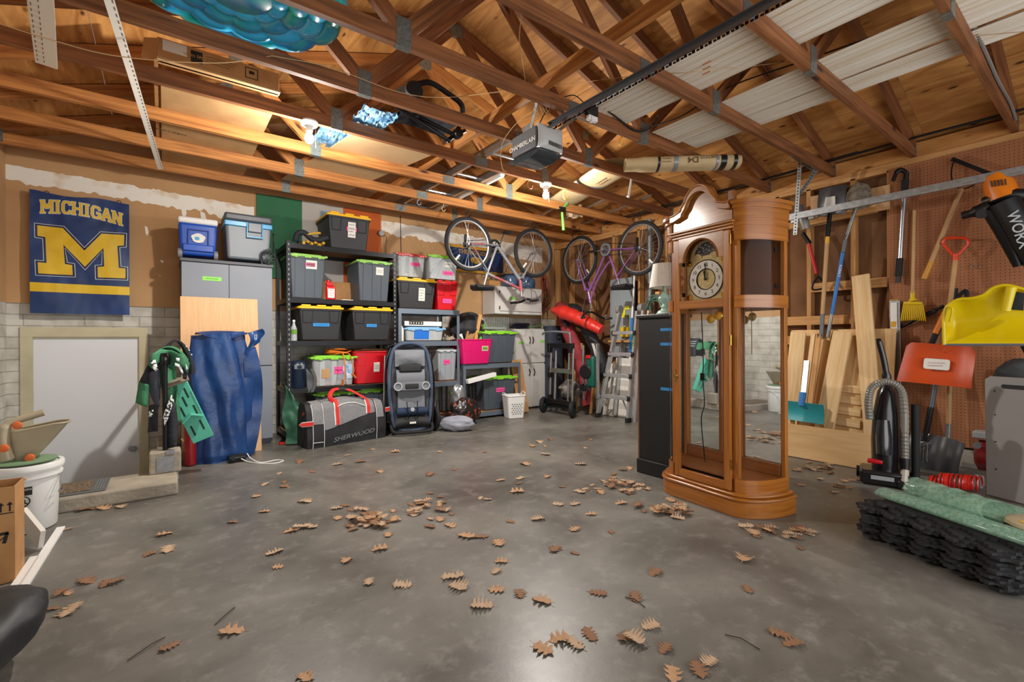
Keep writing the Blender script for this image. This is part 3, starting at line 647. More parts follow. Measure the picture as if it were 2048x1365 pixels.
text('printing', 'ARTCO', .038, wallM(V(D4(.71, .5)) + nv * .004 + V((0, 0, .02)), nv) @ Matrix.Rotation(PI, 4, 'Z'), M_inkg, t)
text('printing', '~2,.08', .028, wallM(V(D4(.35, .5)) + nv * .004, nv) @ Matrix.Rotation(PI, 4, 'Z'), M_inkg, t)
t = thing('paper_sack_roll', 'long tan paper wrapped parcel with grey tape lying on the joists behind the clock', 'parcel', (3.9, 3.6, ZJ))
a = V((3.62, 3.02, ZJ + .05)); b = V((4.02, 4.35, ZJ + .05)); F2 = frame(b - a, (0, 0, 1)); F2.translation = a; L2 = (b - a).length
g = G(); g.sheet(lambda u, v: F2 @ V((u * L2, .20 * math.cos(2 * PI * v), .055 * math.sin(2 * PI * v) + .006 * nz(u * 9, v * 7))), 22, 20); part('paper_wrap', g, M_pkg, t, world=True, sm=50)
g = G(); g.sheet(lambda u, v: F2 @ V((.55 + .045 * u, .203 * math.cos(2 * PI * v), .057 * math.sin(2 * PI * v) - .002)), 2, 20); part('tape_band', g, M_tapeg, t, world=True)
text('printing', '~2,.2', .05, F2 @ TR(.35, 0, -.058, rx=PI, rz=PI), M_inkg, t)
t = thing('wall_bracket', 'white angle bracket strip hanging from the joist beside the taped carton', 'bracket', tuple(wY(1260, 395, 2.98)))
g = G(); a = wY(1266, 337, 2.98); b = wY(1257, 395, 2.98); g.bar(a, b, .024, .003, up=(0, 1, 0)); g.bar(a + V((-.06, 0, .01)), a + V((.03, 0, .0)), .003, .02); g.bar(b, b + V((-.02, 0, .01)), .024, .003); part('strip', g, M_white, t, world=True, sm=0)

# aluminium extension ladder and pipe stored on the joists
t = thing('extension_ladder', 'aluminium extension ladder lying on top of the joists behind the opener', 'ladder', (2.45, 4.3, ZJ))
for x in (2.37, 2.72):
    g = G(); g.bar((x, 3.05, ZJ + .045), (x, 5.75, ZJ + .045), .03, .08); part('side_rail', g, M_alu, t, world=True, sm=0)
for k in range(8):
    g = G(); g.cyl((2.38, 3.2 + k * .33, ZJ + .045), (2.71, 3.2 + k * .33, ZJ + .045), .016, n=10); part('rung', g, M_alu, t, world=True)
g = G(); g.cyl((2.80, 3.9, ZJ + .03), (2.86, 5.7, ZJ + .03), .028, n=14); solo('white_pipe', g, M_white, 'white plastic pipe lying on the joists beside the extension ladder', 'pipe')
for k, (x, y) in enumerate(((3.95, 5.0), (4.25, 4.6), (4.6, 4.3))):
    g = G(); g.cyl((x, y - .9, ZJ + .02), (x + .35, y + .6, ZJ + .02), .014, n=10); solo('metal_tube', g, M_alu, ['metal tube on the joists, leftmost of three near the corner', 'metal tube on the joists, middle of three near the corner', 'metal tube on the joists, rightmost of three, above the purple bicycle'][k], 'tube', group='tubes on the joists by the corner')
# hooks under the joists
def hook(p, m, label, s=1, rz=0):
    t = thing('utility_hook', label, 'hook', tuple(p), rz, group='hooks screwed into the joists')
    g = G(); g.tube(smooth([(0, 0, .0), (0, 0, -.03 * s), (-.02 * s, 0, -.05 * s), (-.028 * s, 0, -.08 * s), (-.01 * s, 0, -.105 * s), (.018 * s, 0, -.10 * s), (.028 * s, 0, -.075 * s)], 6), .0045, 8); part('hook_wire', g, m, t)
    return t
M_yhook = mat('yellow_vinyl', '#d9a834', .4); M_rhook = mat('red_vinyl', '#b0563c', .4)
hook(wY(1243, 268, JY(5) - .55), M_yhook, 'yellow vinyl hook under the joist right of the opener', .9)
hook(wY(1131, 376, JY(4)), M_yhook, 'yellow vinyl hook beside the second bulb, strap tool below it', 1.15)
hook(wY(1060, 352, JY(4)), M_rhook, 'rusty red hook left of the second bulb', 1.2)
hook(wY(838, 395, JY(2)), mat('blue_hook', '#8ba0b4', .4), 'pale blue hook under the second joist', .8)
hook(wY(887, 408, JY(2)), M_string, 'hook with a coil of wire under the second joist', .8)
# green handled brush and crumpled paper hanging below joists
t = thing('snow_brush', 'bright green and black snow brush hanging under the joists near the second bulb', 'brush', tuple(wY(1126, 460, 4.2)))
g = G(); g.cyl(wY(1124, 425, 4.2), wY(1127, 461, 4.2), .014, .019, 10); part('green_handle', g, mat('lime_plastic', '#7ed957', .35), t, world=True)
g = G(); c_ = wY(1123, 418, 4.2); g.box(c_, (.11, .05, .045)); part('brush_block', g, M_black, t, world=True, bev=.008)
g = G(); g.bar(wY(1128, 416, 4.2), wY(1150, 388, 4.05), .04, .02); part('ice_blade', g, mat('leaf_green', '#5f9a52', .4), t, world=True, bev=.004)
g = G(); g.sheet(lambda u, v: tuple(wY(1133 + 32 * u, 412 + 24 * v + 6 * nz(u * 3, 2), 4.3) + V((0, .05 * nz(u * 5, v * 5), .02 * nz(u * 7, v * 6, 3)))), 16, 12, .002); solo('paper_scrap', g, mat('scrap_paper', '#c2a684', .8), 'crumpled tan paper scrap stuck between joists next to the green brush', 'paper')
# ---------------------------------------------------------------- left part of the back wall
def decal(name, poly, M, wave, layer, m, parent, cuts=3, world=True):
    """flat artwork printed on cloth: polygon subdivided and bent with the cloth's own folds"""
    bm = bmesh.new(); vs = [bm.verts.new((x, y, 0)) for x, y in poly]; bm.faces.new(vs)
    bmesh.ops.triangulate(bm, faces=bm.faces, ngon_method='EAR_CLIP')
    for _ in range(cuts): 
        es = [e for e in bm.edges if e.calc_length() > .03]
        if es: bmesh.ops.subdivide_edges(bm, edges=es, cuts=1, use_grid_fill=False); bmesh.ops.triangulate(bm, faces=bm.faces)
    for v in bm.verts: v.co.z = wave(v.co.x, v.co.y) + layer
    me = bpy.data.meshes.new(name); bm.to_mesh(me); bm.free(); me.materials.append(m); me.transform(M)
    if world: me.transform(tm(parent).inverted())
    o = bpy.data.objects.new(name, me); C.objects.link(o); o.parent = parent; return o
def bendtext(o, M, wave, layer, warp=None):
    me = o.data; inv = M.inverted(); b = tm(o.parent)
    bm = bmesh.new(); bm.from_mesh(me); bmesh.ops.triangulate(bm, faces=bm.faces)
    for _ in range(2):
        es = [e for e in bm.edges if e.calc_length() > .03]
        if es: bmesh.ops.subdivide_edges(bm, edges=es, cuts=1); bmesh.ops.triangulate(bm, faces=bm.faces)
    for v in bm.verts:
        p = inv @ (b @ v.co)
        if warp: p.x, p.y = warp(p.x, p.y)
        p.z = wave(p.x, p.y) + layer; v.co = b.inverted() @ (M @ p)
    bm.to_mesh(me); bm.free()
def offset(poly, d):
    n = len(poly); out = []; A = sum(poly[i][0] * poly[(i + 1) % n][1] - poly[(i + 1) % n][0] * poly[i][1] for i in range(n)); s = 1 if A > 0 else -1
    for i in range(n):
        p, q, r = V(poly[i - 1] + (0,)), V(poly[i] + (0,)), V(poly[(i + 1) % n] + (0,))
        a = (q - p).normalized(); b = (r - q).normalized(); na = V((a.y, -a.x, 0)) * s; nb = V((b.y, -b.x, 0)) * s; m_ = (na + nb); k = 1 + na.dot(nb)
        o = q + m_ * (d / max(k, .35)); out.append((o.x, o.y))
    return out
# the blue and maize banner, 0.68 x 1.08 m
M_navy = mat('navy_nylon', '#17305c', .45, col2='#21407a', ns=5, lo_=.3, hi_=.8); M_maize = mat('maize_print', '#e8c22c', .5, col2='#d9b01e', ns=6); M_navy2 = mat('navy_print', '#14284e', .5); M_linew = mat('white_print', '#dfe4ea', .5)
MF = wallM((-.605, 5.76, 1.845)); FW, FH = .672, 1.07
t = thing('wall_banner', 'navy banner with a big yellow M pinned to the back wall above the door', 'banner', (-.605, 5.80, 1.31))
def fw(x, y): return .007 * math.sin(x * 13 + y * 5) + .006 * nz(x * 4, y * 3, 2) + .004 * nz(x * 13, y * 9) + .010 * (abs(x) / .33) ** 3 * (1 if x < 0 else .2) * (y > 0) * y
g = G(M=MF); g.sheet(lambda u, v: ((u - .5) * FW, (v - .5) * FH + .012 * math.cos(u * 9) * (v > .98), fw((u - .5) * FW, (v - .5) * FH)), 60, 90, .0006)
part('banner_cloth', g, M_navy, t, world=True, sm=60)
def fx(px, py):
    a = (px - 343) / 940; tp = 90 + 95 * a; bt = 1235 + 30 * a; return ((a - .5) * FW, (.5 - (py - tp) / (bt - tp)) * FH)
MY = [fx(*q) for q in [(410, 415), (635, 435), (838, 648), (1005, 482), (1230, 490), (1225, 590), (1158, 595), (1172, 808), (1240, 815), (1240, 908), (968, 900), (965, 802), (1030, 797), (1022, 618), (842, 798), (640, 590), (653, 775), (720, 785), (725, 878), (420, 865), (415, 762), (492, 768), (480, 522), (412, 512)]]
for nm, d, m_, ly in (('white_outline', .020, M_linew, .0012), ('navy_outline', .016, M_navy2, .0018), ('block_letter_m', .001, M_maize, .0026)): decal(nm, offset(MY, d), MF, fw, ly, m_, t)
decal('maize_stripe', [(-FW / 2, -.345), (FW / 2, -.345), (FW / 2, -.265), (-FW / 2, -.265)], MF, fw, .0012, M_maize, t, 4)
GL = {'M': [((.15, 0), (.15, 1)), ((.85, 0), (.85, 1)), ((.15, .97), (.5, .38)), ((.85, .97), (.5, .38)), 'bl', 'br', 'tl', 'tr'], 'I': [((.5, 0), (.5, 1)), 'bc', 'tc'], 'H': [((.2, 0), (.2, 1)), ((.8, 0), (.8, 1)), ((.2, .5), (.8, .5)), 'bl', 'br', 'tl', 'tr'],
      'C': [((.84, .70), (.72, .93)), ((.72, .92), (.30, .92)), ((.30, .93), (.15, .72)), ((.15, .74), (.15, .26)), ((.15, .28), (.30, .07)), ((.30, .08), (.72, .08)), ((.72, .07), (.84, .30))], 'A': [((.12, 0), (.5, 1)), ((.88, 0), (.5, 1)), ((.28, .34), (.72, .34)), 'bl', 'br'], 'N': [((.2, 0), (.2, 1)), ((.8, 0), (.8, 1)), ((.2, 1), (.8, 0)), 'bl', 'br', 'tl', 'tr']}
GL['G'] = GL['C'] + [((.84, .30), (.84, .48)), ((.84, .46), (.55, .46))]
BX = {'bl': ((0, .05), (.36, .05)), 'br': ((.64, .05), (1, .05)), 'tl': ((0, .95), (.34, .95)), 'tr': ((.66, .95), (1, .95)), 'bc': ((.22, .05), (.78, .05)), 'tc': ((.22, .95), (.78, .95))}
def slabtext(nm, wid, grow, m_, ly):
    x0 = -.275; word = 'MICHIGAN'; ws = [.086, .056, .07, .078, .056, .074, .078, .08]
    for ch, cw in zip(word, ws):
        for st in GL[ch]:
            th = wid * (.7 if isinstance(st, str) else 1) + grow * 2; (xa, ya), (xb, yb) = BX[st] if isinstance(st, str) else st
            pa, pb = V((x0 + xa * cw, .325 + ya * .118, 0)), V((x0 + xb * cw, .325 + yb * .118, 0)); d = (pb - pa).normalized(); n = V((-d.y, d.x, 0)) * th / 2; pa -= d * grow; pb += d * grow
            q = [pa + n, pb + n, pb - n, pa - n]; decal(nm, [(p.x + .005, p.y + .038 - .42 * (p.x + .03) ** 2 - .03 * p.x) for p in q][::-1], MF, fw, ly, m_, t, 2)
        x0 += cw - .003
def merge(nm, m_, before):
    obs = [o for o in t.children if o.name.split('.')[0] == nm]; bm = bmesh.new()
    for o in obs: bm.from_mesh(o.data)
    me = bpy.data.meshes.new(nm); bm.to_mesh(me); bm.free(); me.materials.append(m_)
    for o in obs: bpy.data.objects.remove(o)
    o = bpy.data.objects.new(nm, me); C.objects.link(o); o.parent = t
slabtext('lettering_outline', .0165, .004, M_linew, .0012); merge('lettering_outline', M_linew, 0)
slabtext('lettering', .0165, .001, M_maize, .0022); merge('lettering', M_maize, 0)
g = G()
for x in (-.84, -.345): g.ring((x, 5.80, 2.39), (0, 1, 0), .014, .003, 14, 6)
part('hanging_ring', g, M_blackm, t, world=True)

# door-side rail with jersey and jacket, butterfly house, extinguisher
M_jg = mat('green_jersey', '#2f6b4a', .7, col2='#3d8259', ns=7); M_jb = mat('dark_jersey', '#1c1d24', .75, col2='#2a2c36', ns=9)
t = thing('stair_railing', 'black iron railing post and rail standing on the concrete curb by the door', 'railing', (0, 4.3, .25))
g = G(); g.tube(smooth([(0, 4.30, .25), (0, 4.30, .80), (0, 4.31, .93), (0, 4.36, .985), (0, 4.46, 1.0), (0, 4.9, .93), (0, 5.5, .84)], 6), .017, 10); part('front_post', g, M_blackm, t, world=True)
g = G(); g.tube([(0, 5.5, .12), (0, 5.5, .86)], .017, 10); part('rear_post', g, M_blackm, t, world=True)
g = G(); g.lathe([(.001, .0), (.03, .0), (.036, .03), (.036, .06), (.026, .085), (.001, .09)], 18, TR(0, 4.30, .885)); part('post_cap', g, mat('glossy_black', '#111113', .12), t, world=True)
t = thing('sports_jersey', 'green and black sports jersey with white speckled stripes draped over the railing', 'jersey', (0, 4.32, .35))
def clothpx(name, pts, Y, m_, seed, label=None, th=.008, amp=.018, fr=16):
    """piece of hanging cloth: outline at depth Y, folded front to back"""
    P = [wY(*q, Y) for q in pts]; bm = bmesh.new(); bm.faces.new([bm.verts.new(p) for p in P]); bmesh.ops.triangulate(bm, faces=bm.faces, ngon_method='EAR_CLIP')
    for _ in range(4):
        es = [e for e in bm.edges if e.calc_length() > .025]
        if es: bmesh.ops.subdivide_edges(bm, edges=es, cuts=1); bmesh.ops.triangulate(bm, faces=bm.faces)
    for v in bm.verts: v.co.y += amp * math.sin(v.co.x * fr * 4 + v.co.z * 5 + seed) + amp * nz(v.co.x * 8, v.co.z * 6, seed)
    g = G(); g.bm.free(); g.bm = bm; o = part(name, g, m_, t, world=True, sm=70, label=label); md = o.modifiers.new('thickness', 'SOLIDIFY'); md.thickness = th; return o
g = G(); g.sheet(lambda u, v: tuple(V((mix(-.085, .14, v), 4.33 + .28 * u, 0)) + V((0, 0, (1.0 + .0 * u) - .10 * abs(2 * v - 1) ** 2.2 + .014 * math.sin(u * 11 + v * 4)))), 16, 24, .008); part('jersey_shoulder', g, M_jg, t, world=True, sm=70)
clothpx('jersey_top', [(297, 728), (304, 708), (318, 699), (344, 701), (366, 711), (377, 727), (374, 748), (367, 736), (356, 728), (349, 742), (334, 734), (318, 722), (305, 738)], 4.30, M_jg, 9, None, .01, .03, 9)
for q in ([(352, 716), (368, 718), (376, 738), (372, 742), (364, 726), (352, 722)], [(350, 726), (362, 731), (367, 748), (362, 746), (357, 735), (349, 732)]): clothpx('white_stripe', q, 4.262, M_linew, 9, 'white shoulder stripe', .004, .004)
clothpx('black_shoulder', [(356, 720), (370, 722), (377, 740), (373, 760), (366, 758), (364, 742), (354, 730)], 4.275, M_jb, 9, 'black shoulder at the right', .006, .006)
clothpx('jersey_body', [(312, 706), (346, 700), (352, 720), (345, 760), (350, 800), (358, 830), (345, 842), (330, 826), (322, 770), (314, 740)], 4.38, M_jg, 1)
clothpx('dark_panel', [(300, 722), (316, 706), (322, 740), (320, 800), (311, 808), (296, 770), (280, 764), (290, 740)], 4.36, M_jb, 2, 'dark jersey panel on the left')
clothpx('green_hem', [(280, 764), (297, 770), (294, 814), (272, 806)], 4.34, M_jg, 3, 'green hem at the left')
clothpx('grey_piece', [(298, 745), (318, 738), (319, 812), (309, 806), (299, 782)], 4.35, mat('slate_jersey', '#474b58', .75), 4, 'slate grey piece')
clothpx('black_tail', [(299, 812), (317, 806), (316, 862), (295, 866)], 4.36, M_jb, 5, 'black end hanging low')
clothpx('black_sleeve', [(349, 806), (355, 850), (353, 892), (333, 900), (328, 868), (331, 842), (343, 818)], 4.30, M_jb, 6, 'black sleeve hanging in front')
clothpx('green_edge', [(352, 780), (360, 810), (362, 846), (355, 846), (350, 808)], 4.33, M_jg, 6, 'green edge of the sleeve')
M_spk = mat('speckle_print', '#dfe3df', .7, col2='#1d2026', ns=55, detail=1, lo_=.5, hi_=.54)
clothpx('speckled_stripe', [(343, 790), (348, 800), (336, 838), (329, 852), (326, 836), (333, 812)], 4.27, M_spk, 7, 'white stripe with black flecks', .004, .004)
clothpx('speckled_stripe', [(300, 722), (311, 720), (317, 742), (308, 744)], 4.26, M_spk, 7, 'white stripe with black flecks', .004, .004)
clothpx('speckled_stripe', [(298, 822), (307, 820), (305, 832), (298, 836)], 4.27, M_spk, 7, 'white stripe with black flecks', .004, .004)
t = thing('knit_jacket', 'dark striped jacket bunched over the railing behind the green jersey', 'jacket', (.08, 4.75, .6))
g = G()
for k, m_ in enumerate((0, 1)): pass
g.sheet(lambda u, v: (.07 + .12 * math.cos(PI * v) * -1 * (.8 + .2 * math.sin(u * 7)), 4.55 + .36 * u, 1.0 + .06 * math.sin(PI * v) - .30 * abs(v - .5) ** 1.5 * 2 + .01 * nz(u * 9, v * 9)), 20, 22, .012); part('jacket_body', g, M_jb, t, world=True, sm=60)
g = G()
for k in range(3): g.tube([(.07 + .128 * math.cos(PI * (.2 + k * .06)) * 1, 4.56 + .03 * q, 1.012 + .06 * math.sin(PI * (.2 + k * .06)) - .30 * abs(.3 - k * .06) ** 1.5 * 2) for q in range(11)], .005, 6)
part('white_stripes', g, M_linew, t, world=True)
# butterfly house: long teal box with slots and a sloped brown roof
M_teal = mat('teal_paint', '#58b79c', .55, col2='#4fae95', ns=6); M_roofb = mat('grey_brown_board', '#8a7b6b', .7)
MB = Matrix.Translation(wY(407, 878, 4.46)) @ Euler((rad(6), rad(-21), rad(-4))).to_matrix().to_4x4()
t = thing('butterfly_house', 'teal wooden butterfly house with long slots and a brown roof leaning against the railing', 'butterfly house', M=MB)
g = G(); g.box((0, 0, .25), (.145, .06, .50)); part('house_body', g, M_teal, t, bev=.003)
g = G(); g.box((.01, -.03, .525), (.165, .15, .014), Euler((rad(20), 0, 0)).to_matrix().to_4x4()); part('roof_board', g, M_roofb, t, bev=.002)
g = G()
for x, z in ((-.035, .44), (.035, .40), (-.04, .27), (.04, .25), (-.035, .10), (.035, .12), (0, .34)): g = G(); g.prism(rr(.013, .085, .006), Matrix(((1, 0, 0, x), (0, 0, -1, -.0295), (0, 1, 0, z), (0, 0, 0, 1))), .0015); part('entry_slot', g, mat('slot_dark', '#16322c', .9), t, sm=0)
g = G()
for s in (-1, 1): g.bar((0, -.055, .235), (s * .07, -.055, .19), .045, .01, up=(0, 0, 1))
part('gable_ledge', g, M_teal, t, bev=.001)
g = G(); g.tube([(.062 + .006 * math.sin(k * 1.9), -.0312, .40 - k * .006) for k in range(34)], .0012, 4); part('pencil_scribble', g, M_navy2, t)
t = thing('fire_extinguisher', 'red fire extinguisher standing in shadow between the curb and the cabinet', 'fire extinguisher', (.17, 4.80, 0))
g = G(); g.lathe([(.03, 0), (.043, .01), (.045, .03), (.045, .36), (.04, .40), (.02, .43), (.016, .45)], 24); part('cylinder', g, mat('red_enamel', '#7e1216', .25), t)
g = G(); g.box((0, -.02, .475), (.03, .09, .03)); part('valve_handle', g, M_black, t, bev=.006)
# small wooden wedge boards by the cabinet foot
g = G(); g.bar((.235, 4.93, 0), (.14, 4.98, .22), .07, .018, up=(0, -1, .3)); solo('scrap_board', g, M_stud, 'small scrap board leaning by the foot of the grey cabinet', 'board', sm=0)
# door mat on the landing
t = thing('door_mat', 'brown speckled door mat with a dark ribbed border on the concrete landing', 'mat', (-.62, 4.16, .093))
g = G(); g.box((0, 0, .004), (.62, .34, .008)); part('rubber_border', g, mat('mat_rubber', '#5a5c5a', .8), t, bev=.003)
g = G(); g.box((-.02, .0, .009), (.50, .27, .006)); part('coir_field', g, mat('mat_fibre', '#4a3a2c', .95, col2='#8d7a62', ns=70, detail=2, bump=.8, bs=140), t)
g = G()
for k in range(4): g.box((.25 + .014 * k, 0, .0095), (.004, .28, .003))
part('border_ribs', g, M_dgrey, t)

# tall grey cabinet, two coolers
M_cab = mat('grey_laminate', '#7d828b', .45, col2='#777c85', ns=3); M_cabd = mat('dark_laminate', '#4b4e55', .5)
t = thing('storage_cabinet', 'tall grey storage cabinet with a green label, between the door and the shelving', 'cabinet', (.507, 5.56, 0))
g = G(); g.box((.507, 5.575, .92), (.767, .47, 1.80)); g.box((.507, 5.575, .03), (.74, .43, .06)); part('carcass', g, M_cabd, t, world=True, bev=.002)
g = G(); g.box((.507, 5.56, 1.825), (.785, .52, .03)); part('top_slab', g, M_cabd, t, world=True, bev=.003)
for x, z0, z1 in ((.316, .81, 1.805), (.699, .81, 1.805), (.316, .06, .80), (.699, .06, .80)):
    g = G(); g.box((x, 5.322, (z0 + z1) / 2), (.379, .018, z1 - z0)); dd = part('door', g, M_cab, t, world=True, bev=.0015)
g = G(); g.box(wY(424, 558, 5.311), (.155, .002, .038)); part('green_label', g, mat('green_tape', '#8ad65a', .6), t, world=True)
text('handwriting', '~1,.10', .024, wallM(wY(424, 558, 5.3095)), M_ink, t, shear=.2)
# cooler 1: white lid, blue body, two wheels
def cooler(x, y, z, w_, d_, h_, body, lid, name, label, lidh=.06):
    t = thing(name, label, 'cooler', (x, y, z))
    g = G(); g.box((0, 0, h_ * .5 - lidh * .5 + .02), (w_ * .97, d_ * .95, h_ - lidh - .03), taper=(.90, .92)); part('tub', g, body, t, bev=.025, seg=3)
    g = G(); g.box((0, 0, h_ - lidh / 2), (w_, d_, lidh)); part('lid', g, lid, t, bev=.02, seg=3)
    return t
M_cb = mat('cooler_blue', '#1c4fb4', .35, col2='#1a48a8', ns=4)
p0 = wY(357, 519, 5.30); p1 = wY(436, 519, 5.30); zt = wY(396, 434, 5.30).z - 1.84
t = cooler((p0.x + p1.x) / 2, 5.48, 1.84, p1.x - p0.x + .01, .30, zt, M_cb, M_white, 'cooler', 'blue wheeled cooler with a white lid, on the left of the grey cabinet top')
wd = p1.x - p0.x
g = G(); g.box((0, -.142, .105), (wd * .80, .03, .07)); part('lower_skirt', g, M_cb, t, bev=.01)
g = G()
for z, a, b in ((.30, -.08, .08), ): g.box((0, -.146, .275), (.17, .012, .012))
for s in (-1, 1): g.box((s * .08, -.146, .20), (.012, .012, .16))
part('handle_recess_rim', g, mat('cooler_blue_dark', '#153b8c', .4), t, bev=.004)
g = G(); g.prism([(.055 * math.cos(a) * (1 + .1 * math.sin(5 * a)), .045 * math.sin(a)) for a in [2 * PI * k / 24 for k in range(24)]], wallM((0, -.1475, .20)), .0015); part('sticker', g, M_label, t)
g = G(); g.box((-.01, -.1495, .195), (.035, .002, .03)); part('sticker_picture', g, mat('sky_blue_print', '#2f9bc4', .5), t)
for s in (-1, 1):
    g = G(); g.lathe([(.001, -.02), (.03, -.02), (.045, -.016), (.047, 0), (.045, .016), (.03, .02), (.001, .02)], 20, Matrix.Translation((s * wd * .46, -.10, .05)) @ Matrix.Rotation(PI / 2, 4, 'Y')); part('wheel', g, mat('grey_wheel', '#77797c', .5), t)
# cooler 2: grey with bright blue band, latch and spoked wheel
M_cg = mat('cooler_grey', '#7b828a', .4); M_cyb = mat('azure_plastic', '#2a9fd6', .3)
p0 = wY(450, 521, 5.28); p1 = wY(546, 527, 5.28); wd = p1.x - p0.x; H_ = wY(500, 428, 5.28).z - 1.84
t = cooler((p0.x + p1.x) / 2, 5.50, 1.84, wd, .38, H_, M_cg, mat('cooler_lid', '#52565d', .4), 'cooler', 'grey wheeled cooler with a bright blue band and latch, right of the white lidded one', .075)
g = G(); g.box((0, -.005, H_ - .105), (wd * 1.0, .385, .05)); part('blue_band', g, M_cyb, t, bev=.006)
g = G(); g.box((.05, -.20, H_ - .13), (.12, .012, .09)); 
part('latch', g, M_cg, t, bev=.008)
g = G()
for s in (-1, 1): g.box((.05 + s * .068, -.203, H_ - .155), (.012, .012, .15))
g.box((.05, -.203, H_ - .228), (.148, .012, .014)); part('latch_frame', g, M_cyb, t, bev=.004)
g = G(); g.tube(smooth([(-wd * .2 + .2, -.193, .0), (.10, -.193, .10), (.15, -.193, .145), (wd * .47, -.193, .16)], 6), .008, 8); part('wheel_arch', g, mat('cooler_lid', '#52565d', .4), t)
Mw = Matrix.Translation((wd * .40, -.20, .066)) @ Matrix.Rotation(PI / 2, 4, 'X')
g = G(); g.lathe([(.052, -.016), (.066, -.014), (.068, 0), (.066, .014), (.052, .016), (.052, -.016)], 26, Mw); wh = part('wheel', g, M_rubber, t)
g = G()
for k in range(9): a = 2 * PI * k / 9; g.bar(Mw @ V((.01 * math.cos(a), .01 * math.sin(a), .004)), Mw @ V((.054 * math.cos(a), .054 * math.sin(a), .004)), .006, .006)
g.lathe([(.001, -.01), (.014, -.01), (.014, .012), (.001, .012)], 14, Mw); part('spokes', g, M_blackm, wh)
g = G(); g.tube(smooth([(wd * .5 + .012, -.17, .02), (wd * .5 + .014, -.17, .30), (wd * .5 + .014, -.15, .33)], 5), .007, 8); part('pull_handle', g, M_black, t)
# plywood board leaning on the cabinet and blue bagged bouncer in front
P0 = [wZ(360, 903, 0), wZ(512, 893, 0)]
g = G(); yb = 5.07; g.prism([(.115, 0), (.745, 0), (.745, 1.49), (.115, 1.49)], Matrix(((1, 0, 0, 0), (0, math.sin(rad(9)), math.cos(rad(9)), 5.03), (0, math.cos(rad(9)), -math.sin(rad(9)), .002), (0, 0, 0, 1))), .018)
for v in g.bm.verts: pass
M_plyp = mat('pine_panel', '#cb9e6e', .6, col2='#d8ae80', ns=2.2, uv=(30, 1.5, 1), detail=5)
t = solo('plywood_board', g, M_plyp, 'pale plywood panel with nail holes leaning against the tall grey cabinet', 'panel', sm=0)
M_bag = mat('blue_nylon', '#12305f', .33, col2='#1d467f', ns=5, bump=.6, bs=9)
t = thing('bagged_chair', 'something tall in a loose shiny blue drawstring bag standing before the plywood panel', 'bag', (.40, 4.86, 0))
def bagf(u, v):
    a = 2 * PI * u; z = v; w0 = mix(.235, .20, z) - .02 * math.sin(z * PI * 2.2); cx = .0 + .02 * math.sin(z * 5)
    f = 1 + .10 * math.sin(a * 5 + z * 3) * (.3 + .7 * z) + .07 * math.sin(a * 9 + z * 7) + .12 * nz(math.cos(a) * 2, math.sin(a) * 2, z * 4) + .05 * abs(nz(math.cos(a) * 6 + z * 3, math.sin(a) * 6, z * 9))
    dd = .12 - .02 * z; H_ = 1.125 + .02 * math.cos(a)
    if v < .04: f *= .9
    return (cx + w0 * math.cos(a) * f, dd * math.sin(a) * f, H_ * z)
g = G(); g.sheet(bagf, 96, 48); g.lathe([(.001, .02), (.21, .02)], 24, sy=.5); part('bag_cloth', g, M_bag, t, sm=70)
g = G(); g.sheet(lambda u, v: (-.19 + .40 * u, -.10 + .2 * v + .005 * nz(u * 4, v), 1.12 + .05 * math.sin(PI * u) ** .7 * math.sin(PI * v) + .015 * (1 - v) - .06 * math.sin(PI * u) * (1 - v)), 20, 10, .004); part('bag_top', g, mat('blue_mesh', '#1c3564', .5), t, sm=70)
g = G(); g.sheet(lambda u, v: (.20 + .12 * u + .02 * math.sin(v * 5), -.07 + .04 * math.sin(u * 3), 1.13 - .20 * v * (1 - .4 * u) + .04 * u), 8, 12, .004); part('bag_flap', g, M_bag, t, sm=70)
text('lettering', 'GCI', .03, TR(.262, -.085, 1.09, rx=PI / 2) @ Matrix.Rotation(PI / 2, 4, 'Z'), M_linew, t, world=False)
g = G(); g.sheet(lambda u, v: (.17 + (.10 + .06 * math.sin(PI * v * 1.1)) * u, -.03 - .03 * math.sin(v * 9) + .02 * u, 1.0 - .98 * v), 8, 34, .004); part('loose_fold', g, M_bag, t, sm=70)
t2 = thing('power_strip', 'small black power strip with a white cord lying at the foot of the blue bag', 'power strip', (.52, 4.66, 0))
g = G(); g.box((.50, 4.70, .03), (.13, .07, .055), Euler((.3, 0, .1)).to_matrix().to_4x4()); part('strip_body', g, M_black, t2, world=True, bev=.008)
g = G(); g.cyl((.47, 4.66, .04), (.47, 4.645, .043), .016, n=14); part('knob', g, M_rubber, t2, world=True)
g = G(); g.tube(smooth([(.53, 4.66, .03), (.58, 4.6, .008), (.66, 4.48, .005), (.76, 4.42, .005), (.83, 4.47, .005), (.78, 4.53, .005), (.66, 4.50, .009), (.60, 4.62, .03), (.58, 4.70, .06)], 8), .0045, 7); part('white_cord', g, M_white, t2, world=True)
